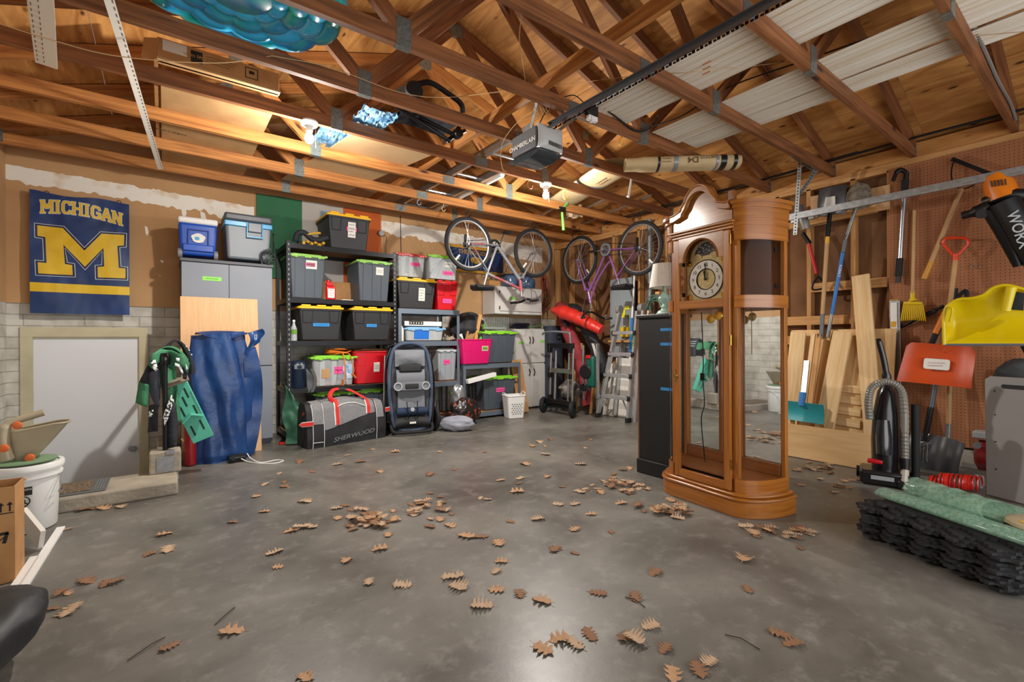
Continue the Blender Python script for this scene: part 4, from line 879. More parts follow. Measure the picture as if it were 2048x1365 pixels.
# ---------------------------------------------------------------- shelving, totes and the clutter along the back wall
# flag behind the shelves
t = thing('tricolour_flag', 'green, white and orange flag hanging on the back wall behind the black shelving', 'flag', (1.5, 5.82, 1.8))
for x0, x1, c, nm in ((.82, 1.295, '#2c6a45', 'green_band'), (1.295, 1.765, '#b9b4ad', 'white_band'), (1.765, 2.24, '#c05a1a', 'orange_band')):
    g = G(); g.sheet(lambda u, v: (x0 + (x1 - x0) * u, 5.825 + .012 * math.sin((x0 + (x1 - x0) * u) * 16), 2.70 - .93 * v), 12, 6, .001); part(nm, g, mat(nm, c, .75, col2=c, ns=3), t, world=True, sm=60)
g = G(); g.sheet(crumple(1.50, 1.60, 0, .10, 0, .01, 5), 6, 6, .002, uvs=1)
g.bm.transform(Matrix(((1, 0, 0, 0), (0, 0, 1, 5.79), (0, 1, 0, 2.50), (0, 0, 0, 1)))); solo('film_scrap', g, M_tarp, 'scrap of blue film hanging over the white band of the tricolour flag', 'plastic film')

def rack(name, label, x0, x1, y0, y1, levels, H, m, mb, boards=M_kraft, holes=True, beam=.05, groupn=None):
    t = thing(name, label, 'shelving', ((x0 + x1) / 2, (y0 + y1) / 2, 0))
    for x in (x0, x1):
        for y in (y0, y1):
            sx = 1 if x == x0 else -1; sy = 1 if y == y0 else -1
            g = G(); g.box((x + sx * .018, y, H / 2), (.038, .003, H)); g.box((x, y + sy * .018, H / 2), (.003, .038, H)); pp = part('post', g, m, t, world=True, sm=0)
            if holes and y == y0:
                g = G()
                for k in range(int(H / .052)): g.box((x + sx * .02, y - .002, .03 + k * .052), (.009, .002, .022))
                part('post_holes', g, mat('hole_light', '#8d8f92' if m is M_blackm else '#3c4248', .6), pp, world=True, sm=0)
    for z in levels:
        g = G()
        for y in (y0 + .004, y1 - .004): g.box(((x0 + x1) / 2, y, z - beam / 2), (x1 - x0, .012, beam)); g.box(((x0 + x1) / 2, y + (.012 if y < y1 - .1 else -.012), z - beam * .2), (x1 - x0, .02, .01))
        for x in (x0 + .006, x1 - .006): g.box((x, (y0 + y1) / 2, z - beam / 2), (.012, y1 - y0, beam))
        part('shelf_beam', g, mb, t, world=True, sm=0)
        g = G(); g.box(((x0 + x1) / 2, (y0 + y1) / 2, z - .008), (x1 - x0 - .03, y1 - y0 - .03, .012)); part('shelf_board', g, boards, t, world=True, sm=0)
    return t
rack('shelving_unit', 'tall black steel shelving unit with five tiers loaded with totes', 1.01, 2.20, 5.23, 5.80, (.09, .555, 1.055, 1.505, 2.075), 2.10, M_blackm, M_blackm, boards=mat('particle_board', '#8a6c4c', .9))
M_bluegrey = mat('bluegrey_steel', '#6d7a88', .45, .4)
rack('shelving_unit', 'lower blue grey steel shelving unit right of the black one, stroller in front', 2.235, 3.07, 5.25, 5.75, (.09, .53, 1.045, 1.44), 1.44, M_bluegrey, M_bluegrey, holes=False, beam=.06)
rack('low_shelf_bench', 'low grey steel shelf bench holding the pink tub', 3.11, 4.05, 5.22, 5.70, (.09, .735), .74, M_bluegrey, M_bluegrey, holes=False, beam=.06)

M_tk = mat('black_tote_plastic', '#26272a', .5); M_tg = mat('slate_tote_plastic', '#4c545c', .5, col2='#46505a', ns=3); M_ly = mat('yellow_lid', '#efb91e', .4); M_lg = mat('green_lid', '#84c832', .4); M_lg2 = mat('pale_green_lid', '#8fc35a', .4)
M_red = mat('red_tub_plastic', '#c3121f', .35); M_pinkt = mat('pink_tape', '#f0509a', .6); M_bluet = mat('blue_tape', '#2f8ad0', .6); M_greent = mat('green_tape', '#8ad65a', .6)
def clearm(name, col, a=.38): return mat(name, col, .12, alpha=a, coat=.3)
M_clear = clearm('clear_plastic', '#dfe4e6', .3); M_clear2 = clearm('cloudy_plastic', '#cfd6da', .55)
def tote(label, c, w_, d_, h_, body, lid, style='step', lab=None, tape=None, group=None, name='storage_tote', taper=.86, rim=None, fill=None, rz=0):
    """c = middle of the base of the front face"""
    t = thing(name, label, 'tote' if lid else 'tub', (c[0], c[1] + d_ / 2 * math.cos(rz), c[2] + .002), rz, group)
    bh = h_ - (.03 if lid else 0)
    g = G()
    if body in (M_clear, M_clear2) or not lid:      # open shell with real wall thickness
        q = rr(w_, d_, .03, 3); 
        for i in range(len(q)):
            (xa, ya), (xb, yb) = q[i], q[(i + 1) % len(q)]
            for s_, fl in ((1, 0), (.975, 1)):
                V4 = [g.v((xa * s_ * taper, ya * s_ * taper, .004 * (1 + fl))), g.v((xb * s_ * taper, yb * s_ * taper, .004 * (1 + fl))), g.v((xb * s_, yb * s_, bh)), g.v((xa * s_, ya * s_, bh))]; g.face(V4[::-1] if fl else V4)
            g.face([g.v((xa, ya, bh)), g.v((xb, yb, bh)), g.v((xb * .975, yb * .975, bh)), g.v((xa * .975, ya * .975, bh))])
        g.face([g.v((x * taper, y * taper, .004)) for x, y in q][::-1]); bmesh.ops.remove_doubles(g.bm, verts=g.bm.verts, dist=.0003)
    else: g.box((0, 0, bh / 2), (w_ * .97, d_ * .97, bh), taper=(taper, taper))
    b_ = part('tote_body', g, body, t, bev=0 if (body in (M_clear, M_clear2) or not lid) else .012)
    g = G(); sl = (1 - taper) / 2 * w_; fy = lambda z: -d_ / 2 * .97 * mix(taper, 1, z / bh)
    if style == 'step':       # long moulded recess panels hanging from the rim
        for s in (-1, 1):
            x = s * w_ * .30; z1 = bh * .97; z0 = bh * .55; pr = [(x - .055, z1), (x + .055, z1), (x + .045, z0), (x - .045, z0)]
            A = [V((px, fy(z) - .005, z)) for px, z in pr]; B = [V((px, fy(z) + .004, z)) for px, z in pr]; n = 4
            for i in range(n):
                j = (i + 1) % n; w3 = .004; g.tube([A[i], A[j]], .0035, 5)
    else:
        for k in (-1, 0, 1): x = k * w_ * .27; g.bar((x, fy(.01) - .001, .01), (x, fy(bh * .95) - .001, bh * .95), .05, .01, up=(0, -1, 0))
    part('moulded_ribs', g, body if body not in (M_clear, M_clear2) else M_clear2, t, sm=0)
    g = G(); g.prism(rr(w_ * 1.0, d_ * 1.0, .03, 3), TR(0, 0, bh - .03), .028) if (lid and body not in (M_clear, M_clear2)) else [g.tube([(x, y, bh - .008) for x, y in rr(w_, d_, .03, 3)], .007, 6, closed=True)]
    part('rim', g, rim or body, t, bev=.003 if lid else 0)
    if lid:
        g = G(); g.prism(rr(w_ * 1.05, d_ * 1.04, .035, 3), TR(0, 0, bh - .012), .022)
        if style == 'step':
            g.prism(rr(w_ * .96, d_ * .94, .03, 3), TR(0, 0, bh + .006), .014)
            for k in (-.34, 0, .34): g.box((k * w_, -d_ * .45, bh + .022), (w_ * .2, d_ * .10, .02)); g.box((k * w_, d_ * .45, bh + .022), (w_ * .2, d_ * .10, .02))
        else:
            g.prism(rr(w_ * .86, d_ * .86, .03, 3), TR(0, 0, bh + .006), .02)
            for k in range(12): a_ = -w_ * .5 + w_ * k / 11; g.box((a_, -d_ * .515, bh - .006 + .008 * math.cos(k * 1.7)), (w_ / 11, .012, .022))
        part('lid', g, lid, t, bev=.004)
    z_ = bh * .60; ang = math.atan2((1 - taper) * d_ / 2, bh)
    def front(x, z, off=.008): return Matrix.Translation((x, fy(z) - off, z)) @ Matrix.Rotation(PI / 2 + ang, 4, 'X')
    for item in (lab or []):
        x, z, lw, lh, mm, tx = item
        g = G(); g.box((0, 0, 0), (lw, lh, .0012)); g.bm.transform(front(x * w_, z * bh)); o = part('label', g, mm, t, sm=0)
        if tx: text('printing', '~%d,%.3f' % (tx.count('\n') + 1, lw * .75), lh * .22 if '\n' in tx else lh * .6, front(x * w_, z * bh, .0095), M_ink, t, world=False, ext=.0003)
    if fill:
        g = G(); R = random.Random(len(label))
        for k in range(9):
            g.box((R.uniform(-.3, .3) * w_, R.uniform(-.3, .3) * d_, R.uniform(.15, .7) * bh), (w_ * R.uniform(.12, .35), d_ * R.uniform(.15, .4), bh * R.uniform(.2, .4)), Euler((R.random() * .6, R.random() * .6, R.random() * 3)).to_matrix().to_4x4())
        g.box((0, 0, .08 * bh + .01), (w_ * .78, d_ * .78, .1 * bh)); part('contents', g, fill, t, sm=0)
    return t
GAPS = ((.093, .50), (.558, .985), (1.058, 1.445), (1.508, 2.015))
def fit(u0, u1, vt, vb, Y, zb=None):
    a = wY(u0, vb, Y); b = wY(u1, vb, Y); z = wY((u0 + u1) / 2, vt, Y).z; zz = zb if zb is not None else (a.z + b.z) / 2
    for g0_, g1_ in GAPS:
        if abs(zz - g0_) < .004 and z > g1_ and u1 < 790: z = g1_
    return ((a.x + b.x) / 2, Y, zz), b.x - a.x, z - zz
M_print = M_label
LBL = lambda z=.6: [(0.05, z, .085, .17, M_print, 'STORAGE\nTOTE\n27 GAL\nHEAVY DUTY'), (0.05, z + .02, .11, .045, M_pinkt, 'MISC')]
c, w_, h_ = fit(656, 742, 428, 494, 5.24, 2.078); tote('black tote with a yellow lid and pink tape on top of the black shelving', c, w_, .50, h_, M_tk, M_ly, lab=LBL(), group=None)
c, w_, h_ = fit(579, 652, 507, 597, 5.26, 1.508); tote('slate tote with a green lid and pink tape, left end of the second tier', c, w_, .46, h_, M_tg, M_lg2, 'rib', lab=[(.1, .80, .11, .09, M_print, 'CONTAINER\n27 GAL\nTOTE'), (.07, .80, .10, .042, M_pinkt, 'TOYS')])
c, w_, h_ = fit(716, 783, 520, 601, 5.26, 1.508); tote('slate grey tote with a green lid and picture label, right end of the second tier', c, w_, .46, h_, M_tg, M_lg2, 'rib', lab=[(.15, .78, .09, .09, M_print, 'TOTE\n27 GAL'), (.17, .80, .05, .03, mat('label_picture', '#7a6a9a', .6), None)])
c, w_, h_ = fit(598, 687, 611, 681, 5.24, 1.058); tote('black tote with a yellow lid and blue tape, left one of the third tier', c, w_, .50, h_, M_tk, M_ly, lab=[(0, .48, .17, .035, M_bluet, 'Camping')])
c, w_, h_ = fit(704, 786, 615, 681, 5.24, 1.058); tote('black tote with a yellow lid and blue tape, right one of the third tier', c, w_, .50, h_, M_tk, M_ly, lab=[(-.02, .48, .12, .035, M_bluet, 'Tools')])
c, w_, h_ = fit(625, 711, 711, 771, 5.24, .558); tote('clear tote with a bright green lid and orange cord on top, fourth tier', c, w_, .46, h_, M_clear, M_lg, 'rib', taper=.9, lab=[(-.2, .45, .08, .10, M_kraft2, None), (.10, .55, .09, .08, M_pinkt, 'DECOR'), (.32, .5, .10, .16, mat('bag_print', '#4a93c7', .5, col2='#e8e8e8', ns=20), None)], fill=mat('pink_contents', '#b96a70', .7, col2='#8a8f99', ns=6))
c, w_, h_ = fit(708, 784, 703, 766, 5.26, .558); t = tote('red storage tub without a lid holding flat cardboard, right end of the fourth tier', c, w_, .44, h_, M_red, None, 'step', taper=.84, name='red_tub', lab=[(.1, .5, .07, .11, M_print, 'TUB\n18 GAL')], rim=M_red)
g = G(); g.box((0, 0, h_ + .012), (w_ * .9, .36, .008)); g.box((.02, .02, h_ + .022), (w_ * .7, .38, .006), Euler((0, 0, .1)).to_matrix().to_4x4()); g.bm.transform(Matrix.Translation((c[0], c[1] + .22, .56))); solo('cardboard_pieces', g, M_kraft, 'flat cardboard pieces lying on the red tub of the black shelving', 'cardboard', sm=0)
c, w_, h_ = fit(630, 713, 782, 870, 5.28, .093); tote('slate tote with a bright green lid, bottom tier left, behind the sports bag', c, w_, .46, h_, M_tg, M_lg, 'rib')
c, w_, h_ = fit(718, 789, 776, 862, 5.28, .093); tote('slate tote with a bright green lid, bottom tier right, behind the sports bag', c, w_, .46, h_, M_tg, M_lg, 'rib')
# orange cord on the clear tote
t = thing('power_extension', 'orange extension cord coiled on the clear tote and hanging down its front', 'cord', (1.45, 5.4, .90)); M_or = mat('orange_cord', '#e87a1f', .5)
zc = wY(668, 709, 5.3).z + .012
g = G()
for k in range(6): g.ring((1.52 + .012 * k, 5.36 + .006 * (k % 3), zc + .012 * (k % 4)), (.15 * math.sin(k), .1 * math.cos(k * 2), 1), .10 + .012 * (k % 3), .0055, 28, 6)
part('coil', g, M_or, t, world=True)
g = G(); g.tube(smooth([(1.54, 5.27, zc), (1.57, 5.20, zc - .01), (1.585, 5.19, .70), (1.57, 5.185, .62), (1.56, 5.185, .60)], 6), .006, 6); g.tube(smooth([(1.60, 5.27, zc), (1.64, 5.19, zc - .02), (1.68, 5.18, .74), (1.66, 5.18, .66)], 6), .0045, 6); part('hanging_end', g, M_or, t, world=True)
g = G(); g.cyl((1.56, 5.185, .63), (1.56, 5.185, .565), .014, n=10); g.cyl((1.66, 5.18, .69), (1.70, 5.18, .64), .013, n=10); part('plug', g, mat('plug_brown', '#b5622c', .4), t, world=True)
# jug, bottle, oil, box, helmet and gear on the black shelving
t = thing('water_jug', 'dark navy round water jug with a shoulder strap at the left of the fourth tier', 'jug', (1.13, 5.33, .557))
g = G(); g.lathe([(.001, 0), (.085, 0), (.09, .01), (.09, .20), (.096, .21), (.096, .24), (.088, .25), (.085, .275), (.07, .285), (.001, .288)], 30); part('jug_body', g, mat('navy_plastic', '#1d2b3f', .3), t)
g = G(); g.box((0, -.088, .225), (.10, .01, .05)); part('front_plate', g, M_dgrey, t, bev=.008)
g = G(); g.sheet(lambda u, v: (.06 + .07 * u * math.sin(PI * v) + .0 + .02 * v, -.10 - .01 * math.sin(9 * v), .21 - .27 * v + .0 * u), 3, 20, .003); g.sheet(lambda u, v: (.10 + .03 * u + .04 * math.sin(PI * v), -.11, .20 - .25 * v), 3, 16, .003); part('shoulder_strap', g, mat('grey_webbing', '#55585c', .9, bump=.3, bs=200), t)
t = thing('sport_bottle', 'clear sport bottle with a green sleeve standing behind the left post of the third tier', 'bottle', (1.09, 5.30, 1.057))
g = G(); g.lathe([(.001, 0), (.03, 0), (.032, .02), (.03, .13), (.014, .17), (.012, .20)], 20); part('bottle_body', g, M_clear2, t)
g = G(); g.lathe([(.033, .07), (.033, .12), (.033, .07)], 20); part('green_sleeve', g, M_lg2, t); g = G(); g.cyl((0, 0, .20), (0, 0, .22), .014, n=12); part('cap', g, M_white, t)
t = thing('oil_bottle', 'red motor oil bottle standing between the two grey totes', 'bottle', tuple(wY(661, 596, 5.30).xy) + (1.507,))
g = G(); g.box((0, 0, .075), (.10, .055, .15), taper=(1, 1)); g.box((-.012, 0, .17), (.07, .05, .05)); part('bottle_body', g, M_red, t, bev=.014, seg=3)
g = G(); g.cyl((-.022, 0, .19), (-.022, 0, .215), .018, n=14); part('cap', g, M_red, t)
g = G(); g.box((0, -.0295, .07), (.07, .002, .10)); part('label', g, M_label, t); text('printing', '~3,.05', .026, wallM((0, -.0312, .075)), M_red, t, world=False)
a = wY(650, 548, 5.66); b = wY(702, 595, 5.66); g = G(); g.box(((a.x + b.x) / 2, 5.70, 1.507 + .12), (b.x - a.x + .2, .2, .24)); solo('cardboard_box', g, M_kraft, 'plain cardboard box at the back of the second tier behind the oil bottle', 'box', bev=.003, sm=0)
a = wY(700, 597, 5.28); g = G(); g.box((a.x - .03, 5.33, 1.512), (.13, .09, .008), Euler((0, 0, .2)).to_matrix().to_4x4()); solo('paper_slip', g, M_label, 'small white slip of paper lying beside the oil bottle', 'paper', sm=0)
t = thing('hockey_helmet_gear', 'black and yellow padded sports gear lying left of the top tote on the black shelving', 'sports gear', (1.28, 5.33, 2.076))
g = G(); g.tube(smooth([(1.12, 5.36, 2.12), (1.14, 5.34, 2.20), (1.20, 5.32, 2.215), (1.27, 5.31, 2.16), (1.34, 5.30, 2.15), (1.44, 5.28, 2.19)], 6), .03, 10); g.box((1.27, 5.36, 2.10), (.26, .1, .045)); part('black_pads', g, M_jb, t, world=True, bev=.01)
g = G()
for k in range(6): g.box((1.19 + .04 * k, 5.30, 2.10 + .02 * (k % 2)), (.03, .03, .035), Euler((k, k * 2, 0)).to_matrix().to_4x4())
g.tube(smooth([(1.22, 5.30, 2.19), (1.29, 5.29, 2.215), (1.36, 5.28, 2.225)], 5), .014, 8); part('yellow_pads', g, mat('mustard_vinyl', '#c79a22', .5), t, world=True, bev=.006)
t = thing('exercise_wheel', 'small black gadget with a round knob sticking out beside the grey cooler', 'gadget', tuple(wY(552, 492, 5.5).xy) + (1.84,)) if False else None
# green tarp and red cloth behind the left shelf post, grey sack
M_gt = mat('green_tarp', '#2f5c48', .45, col2='#3f7359', ns=6, bump=.3, bs=14)
g = G(); g.sheet(lambda u, v: (.96 + .02 * math.sin(v * 9) + (.16 + .22 * v) * u + .05 * (1 - v) * 0, 5.12 - .05 * math.sin(PI * u) + .03 * nz(u * 5, v * 6), .62 * (1 - v) - .30 * u * (1 - v) + .012 + .02 * nz(u * 8, v * 8, 2) * (1 - v)), 18, 24, .006); solo('green_tarp', g, M_gt, 'folded green tarp slumped against the left end of the black shelving', 'tarp')
g = G(); g.sheet(crumple(.93, 1.06, 5.16, 5.26, .004, .03, 6), 10, 8, .003); solo('red_cloth', g, mat('red_cloth', '#c01c1c', .9), 'small red cloth on the floor beside the shelf foot', 'cloth')
# sports bag SHERWOOD
M_heath = mat('heather_canvas', '#77787a', .9, col2='#8b8c8e', ns=90, detail=2, bump=.3, bs=220); M_bk = mat('black_canvas', '#1a1b1e', .7, col2='#26272b', ns=6, bump=.3, bs=12); M_rw = mat('red_webbing', '#cf2a22', .7); M_pip = mat('white_piping', '#d9d9d6', .6)
A = V((1.10, 4.80, 0)); B = V((1.93, 4.90, 0)); ex = (B - A).normalized(); ey = V((-ex.y, ex.x, 0)); MS = Matrix(((ex.x, ey.x, 0, A.x), (ex.y, ey.y, 0, A.y), (0, 0, 1, .002), (0, 0, 0, 1))); Lb = (B - A).length
t = thing('sports_bag', 'big grey and black sports duffel with red straps, SHERWOOD on its side, before the shelving', 'duffel bag', M=MS)
def bagp(x, s, k=1.0):     # cross-section: x along, s 0..1 round from front bottom over the top to back bottom
    top = .455 - .035 * (x / Lb) - .02 * math.cos(2 * PI * x / Lb); D = .26
    pts = [(0, 0), (-.012, .10), (0, .26), (.02, top - .07), (.06, top - .01), (D / 2, top + .005), (D - .06, top - .01), (D - .02, top - .08), (D, .2), (D, 0)]
    q = s * 9; i = min(8, int(q)); f = q - i; y = mix(pts[i][0], pts[i + 1][0], f); z = mix(pts[i][1], pts[i + 1][1], f)
    ed = .012 * (1 - math.exp(-min(x, Lb - x) / .03)); return V((x, D / 2 + (y - D / 2) * k - ed * (1 if s < .5 else -1) + .006 * nz(x * 8, s * 9), z * (.97 + .03 * k) + .006 * nz(x * 6, s * 5, 4)))
def seg(x0, x1, s0, s1, off=0, nx=20, ns_=16): return lambda u, v: bagp(mix(x0, x1, u), mix(s0, s1, v)) + V((0, -off if mix(s0, s1, v) < .5 else off, off if .3 < mix(s0, s1, v) < .7 else 0))
g = G(); g.sheet(seg(0, Lb, 0, 1), 40, 36, .01)
for x in (.001, Lb - .001):
    ring_ = [bagp(x, i / 18) for i in range(19)]; g.face([g.v(p) for p in ring_])
part('bag_body', g, M_bk, t, sm=60)
def low(x): return .085 + .115 * (x / Lb) ** 1.4     # the black base rises to the right
g = G(); g.sheet(lambda u, v: bagp(mix(.165, Lb - .13, u), mix(low(mix(.165, Lb - .13, u)) * 1.3 + .03, .60, v)) + V((0, -.006, .004 * v)), 30, 24, .004); part('grey_side_panel', g, M_heath, t, sm=60)
for x0, x1 in ((.055, .155), (Lb - .11, Lb - .03)):
    g = G(); g.sheet(seg(x0, x1, .20, .60, .006), 8, 14, .004); part('grey_corner_panel', g, M_heath, t, sm=60)
for x in (.29, .63):
    for dx, wdt, mm, of, nm in ((0, .055, M_pip, .010, 'strap_edge'), (0.005, .038, M_rw, .014, 'red_strap')):
        g = G(); g.sheet(seg(x + dx - wdt / 2 + .003, x + dx + wdt / 2, low(x) * 1.3 + .04, .46, of), 4, 16, .003); part(nm, g, mm, t, sm=60)
g = G(); g.tube(smooth([(.27, .03, .43), (.245, .05, .49), (.30, .10, .545), (.40, .12, .55), (.48, .10, .53), (.56, .07, .48), (.62, .04, .44)], 6), .012, 8, flat=2.0); part('carry_handle', g, M_rw, t)
g = G(); g.tube(smooth([(.33, .11, .54), (.40, .115, .546), (.46, .11, .535)], 4), .02, 8); part('handle_wrap', g, M_bk, t)
g = G()
for xs in ([(.30, .46), (.36, .50), (.42, .515), (.50, .505), (.60, .47)],): g.tube([bagp(x, .33 + .05 * math.sin(PI * (x - .3) / .3)) + V((0, -.012, .003)) for x, s in xs], .006, 6)
for x in (.052, .158, Lb - .115): g.tube([bagp(x, s / 20) + V((0, -.008, 0)) for s in range(0, 10)], .0035, 5)
g.tube([bagp(x_, .06 + .0 * x_) + V((0, -.008, 0)) for x_ in (.05, .1, .15)], .003, 5); part('white_piping', g, M_pip, t)
for x0, x1, z in ((-.075, .055, .245), (Lb - .012, Lb + .05, .30)):
    for wd, mm, o_ in ((.048, M_pip, 0), (.036, M_rw, .004)):
        g = G(); g.sheet(lambda u, v: (mix(x0, x1, u), -.022 - o_ + .02 * (1 - u) * (x0 < 0) + .02 * u * (x0 > 0), z + (v - .5) * wd * (min(1, u * 5) if x0 < 0 else 1)), 8, 2, .003); part('side_strap', g, mm, t)
text('lettering', 'SHERWOOD', .062, MS @ TR(.47, -.024, .075, rx=PI / 2, ry=-.10), mat('silver_print', '#74777b', .5), t, bold=.0008, sx=1.25, shear=.3)
text('lettering', '07', .05, Matrix.Translation(MS @ V((-.006, .08, .33))) @ Matrix.Rotation(-PI / 2 + math.atan2(ex.y, ex.x), 4, 'Z') @ Matrix.Rotation(PI / 2, 4, 'X'), mat('red_embroidery', '#c8402e', .7), t, shear=.2)
# second shelving: totes stacked on it
c, w_, h_ = fit(794, 874, 557, 614, 5.27, 1.443); hz = c[2] + h_
tote('black tote with a yellow lid under the clear red lidded tote, grey blue shelving', c, w_, .46, h_, M_tk, M_ly, lab=[(.12, .52, .085, .16, M_print, 'TOTE\n27 GAL\nHEAVY\nDUTY')])
c2, w2, h2 = fit(793, 852, 506, 553, 5.30, hz + .012); tote('clear tote with a red lid and pink tape stacked on the black yellow lidded one', c2, w2 * .97, .40, h2, M_clear, mat('red_lid', '#c23b34', .4), 'rib', taper=.9, lab=[(.15, .6, .12, .045, M_pinkt, 'XMAS')], fill=mat('white_contents', '#c9c6c0', .8, col2='#5f8a6a', ns=8))
c, w_, h_ = fit(876, 915, 562, 614, 5.27, 1.443); tote('red tote with a pink label, right end of the grey blue shelving top', c, w_ + .02, .42, h_, M_red, M_red, 'step', lab=[(0, .33, .13, .055, M_pinkt, 'HOLIDAY')])
c2, w2, h2 = fit(857, 918, 510, 557, 5.30, c[2] + h_ + .016); tote('clear tote with a green lid and pink tape stacked on the red one', c2, w2 * .95, .40, h2, M_clear2, M_lg, 'rib', taper=.9, lab=[(.15, .3, .15, .05, M_pinkt, 'CRAFT'), (.15, .68, .10, .07, M_print, 'TOTE')], fill=mat('grey_contents', '#8d9498', .8, col2='#b7a7a0', ns=6))
c, w_, h_ = fit(812, 888, 654, 682, 5.28, 1.048); tote('low clear tote with a blue lid on the middle tier of the grey blue shelving', c, w_, .36, h_, M_clear2, mat('powder_blue_lid', '#7fb0d8', .4), 'rib', taper=.93, lab=[(-.1, .55, .20, .12, mat('royal_blue_print', '#1f6fd0', .5), None)], fill=mat('white_contents', '#c9c6c0', .8, col2='#5f8a6a', ns=8))
t = thing('light_set_box', 'white box with a black strip of pictures lying on the blue lidded clear tote', 'box', (c[0], 5.44, c[2] + h_ + .012))
g = G(); g.box((0, 0, .028), (w_ * .98, .22, .056)); part('carton', g, M_white, t, bev=.002)
g = G(); g.box((-.10, -.111, .035), (.19, .002, .04)); st = part('picture_strip', g, M_ink, t)
g = G(); [g.box((-.17 + .035 * k, -.1125, .035), (.012, .002, .018)) for k in range(5)]; part('picture', g, M_label, st)
t = thing('spray_can', 'white spray can standing left of the blue lidded tote', 'can', tuple(wY(803, 681, 5.29).xy) + (1.047,)); g = G(); g.lathe([(.001, 0), (.026, 0), (.027, .005), (.027, .15), (.018, .165), (.012, .17), (.012, .185), (.001, .186)], 18); part('can_body', g, M_label, t)
g = G(); g.sheet(crumple(2.86, 3.05, 5.30, 5.50, 1.048, .12, 12, 6), 14, 14, .004); solo('work_gloves', g, mat('grey_leather', '#77726a', .85, col2='#a89a86', ns=9), 'heap of grey work gloves at the right of the middle tier', 'gloves')
c, w_, h_ = fit(880, 912, 697, 752, 5.28, .533); tote('pale grey tub with pink tape and black cap, behind the stroller handle', c, w_ + .05, .40, h_, mat('grey_tub_plastic', '#9aa1a6', .5), mat('grey_tub_lid', '#b5bbbf', .5), 'rib', lab=[(-.05, .62, .09, .06, M_pinkt, 'BABY')])
t = thing('snack_jar', 'clear jar with a bright green lid on the bottom tier behind the stroller', 'jar', tuple(wY(909, 850, 5.32).xy) + (.092,))
g = G(); g.lathe([(.001, 0), (.06, 0), (.065, .02), (.065, .22), (.055, .25)], 22); part('jar_body', g, M_clear2, t); g = G(); g.cyl((0, 0, .25), (0, 0, .29), .062, n=22); part('jar_lid', g, M_lg, t)
# stroller folded upright
M_sf = mat('charcoal_fabric', '#3d4047', .85, col2='#4d5058', ns=12, bump=.3, bs=60); M_sb = mat('slate_blue_fabric', '#3e4d63', .8, col2='#4b5a70', ns=8); M_sg = mat('pale_grey_fabric', '#7b7f86', .85)
MSt = Matrix.Translation((2.235, 4.90, 0)) @ Euler((rad(-7), 0, rad(-14))).to_matrix().to_4x4()
t = thing('folded_stroller', 'folded grey and navy stroller standing upright in front of the grey blue shelving', 'stroller', M=MSt)
ov = smooth([(-.20, 0, .14), (-.235, 0, .45), (-.23, 0, .75), (-.17, 0, .97), (0, 0, 1.03), (.17, 0, .97), (.23, 0, .75), (.235, 0, .45), (.20, 0, .14), (.12, -.02, .05), (-.12, -.02, .05)], 5, True)
g = G(); g.tube([p + V((0, -.02, 0)) for p in ov], .022, 10, closed=True); part('seat_edge', g, M_sb, t, sm=60)
g = G(); g.sheet(lambda u, v: ((u - .5) * (.42 - .10 * abs(v - .5) ** 2 * 4), .06 * math.sin(PI * u) - .02, .08 + .93 * v), 16, 30, .01); part('seat_shell', g, M_sf, t, sm=60)
g = G(); g.sheet(lambda u, v: ((u - .5) * .30, -.05 + .05 * math.cos(PI * (u - .5)) * .6, .28 + .22 * v), 8, 8, .008); g.sheet(lambda u, v: ((u - .5) * .32, -.04 - .02 * math.sin(PI * v), .56 + .16 * v), 8, 6, .01); part('seat_panels', g, M_sg, t, sm=60)
g = G(); g.sheet(lambda u, v: ((u - .5) * .34, -.03 - .07 * math.sin(PI * u) * math.sin(PI * v) + .01 * nz(u * 9, v * 9), .76 + .19 * v), 14, 12, .01); part('canopy', g, M_sg, t, sm=60)
g = G(); g.box((0, -.045, .735), (.26, .05, .09)); part('canopy_opening', g, M_bk, t, bev=.02)
g = G(); g.prism(rr(.40, .10, .045, 5), Matrix(((1, 0, 0, 0), (0, 0, -1, -.05), (0, 1, 0, .53), (0, 0, 0, 1))), .06); part('parent_tray', g, M_dgrey, t, bev=.01)
for s in (-1, 1):
    g = G(); g.lathe([(.034, -.012), (.046, -.012), (.05, 0), (.046, .012), (.036, .012), (.034, -.012)], 22, Matrix.Translation((s * .155, -.115, .53)) @ Matrix.Rotation(PI / 2, 4, 'X')); part('cup_holder', g, M_grey, t)
    g = G(); g.tube(smooth([(s * .23, -.03, .08), (s * .275, .0, .45), (s * .26, .02, .80), (s * .20, .04, .98)], 6), .012, 8); part('frame_tube', g, M_blackm, t)
    g = G(); g.tube([(s * .30, .05, .10), (s * .26, .10, .9)], .013, 8); part('frame_tube', g, M_alu, t)
    Mw = Matrix.Translation((s * .285, .10, .15)) @ Euler((0, 0, s * .25)).to_matrix().to_4x4() @ Matrix.Rotation(PI / 2, 4, 'Y')
    g = G(); g.lathe([(.085, -.02), (.135, -.02), (.148, 0), (.135, .02), (.085, .02), (.085, -.02)], 32, Mw); g.lathe([(.001, -.012), (.088, -.012), (.088, .012), (.001, .012)], 24, Mw); part('wheel', g, M_rubber, t)
g = G(); g.box((0, -.115, .53), (.15, .02, .055)); part('tray_insert', g, M_bk, t, bev=.01)
g = G(); g.cyl((-.17, -.055, .25), (.17, -.055, .25), .045, n=16); part('rolled_bolster', g, mat('navy_fabric', '#20344f', .8), t)
g = G()
for x in (-.06, .06): g.tube(smooth([(x, -.09, .36), (x * .9, -.105, .27), (x * .8, -.10, .17)], 4), .014, 6, flat=.3)
part('harness_strap', g, M_bk, t)
g = G(); g.lathe([(.001, .01), (.022, .008), (.024, 0)], 16, wallM((0, -.10, .27))); part('harness_buckle', g, M_grey, t)
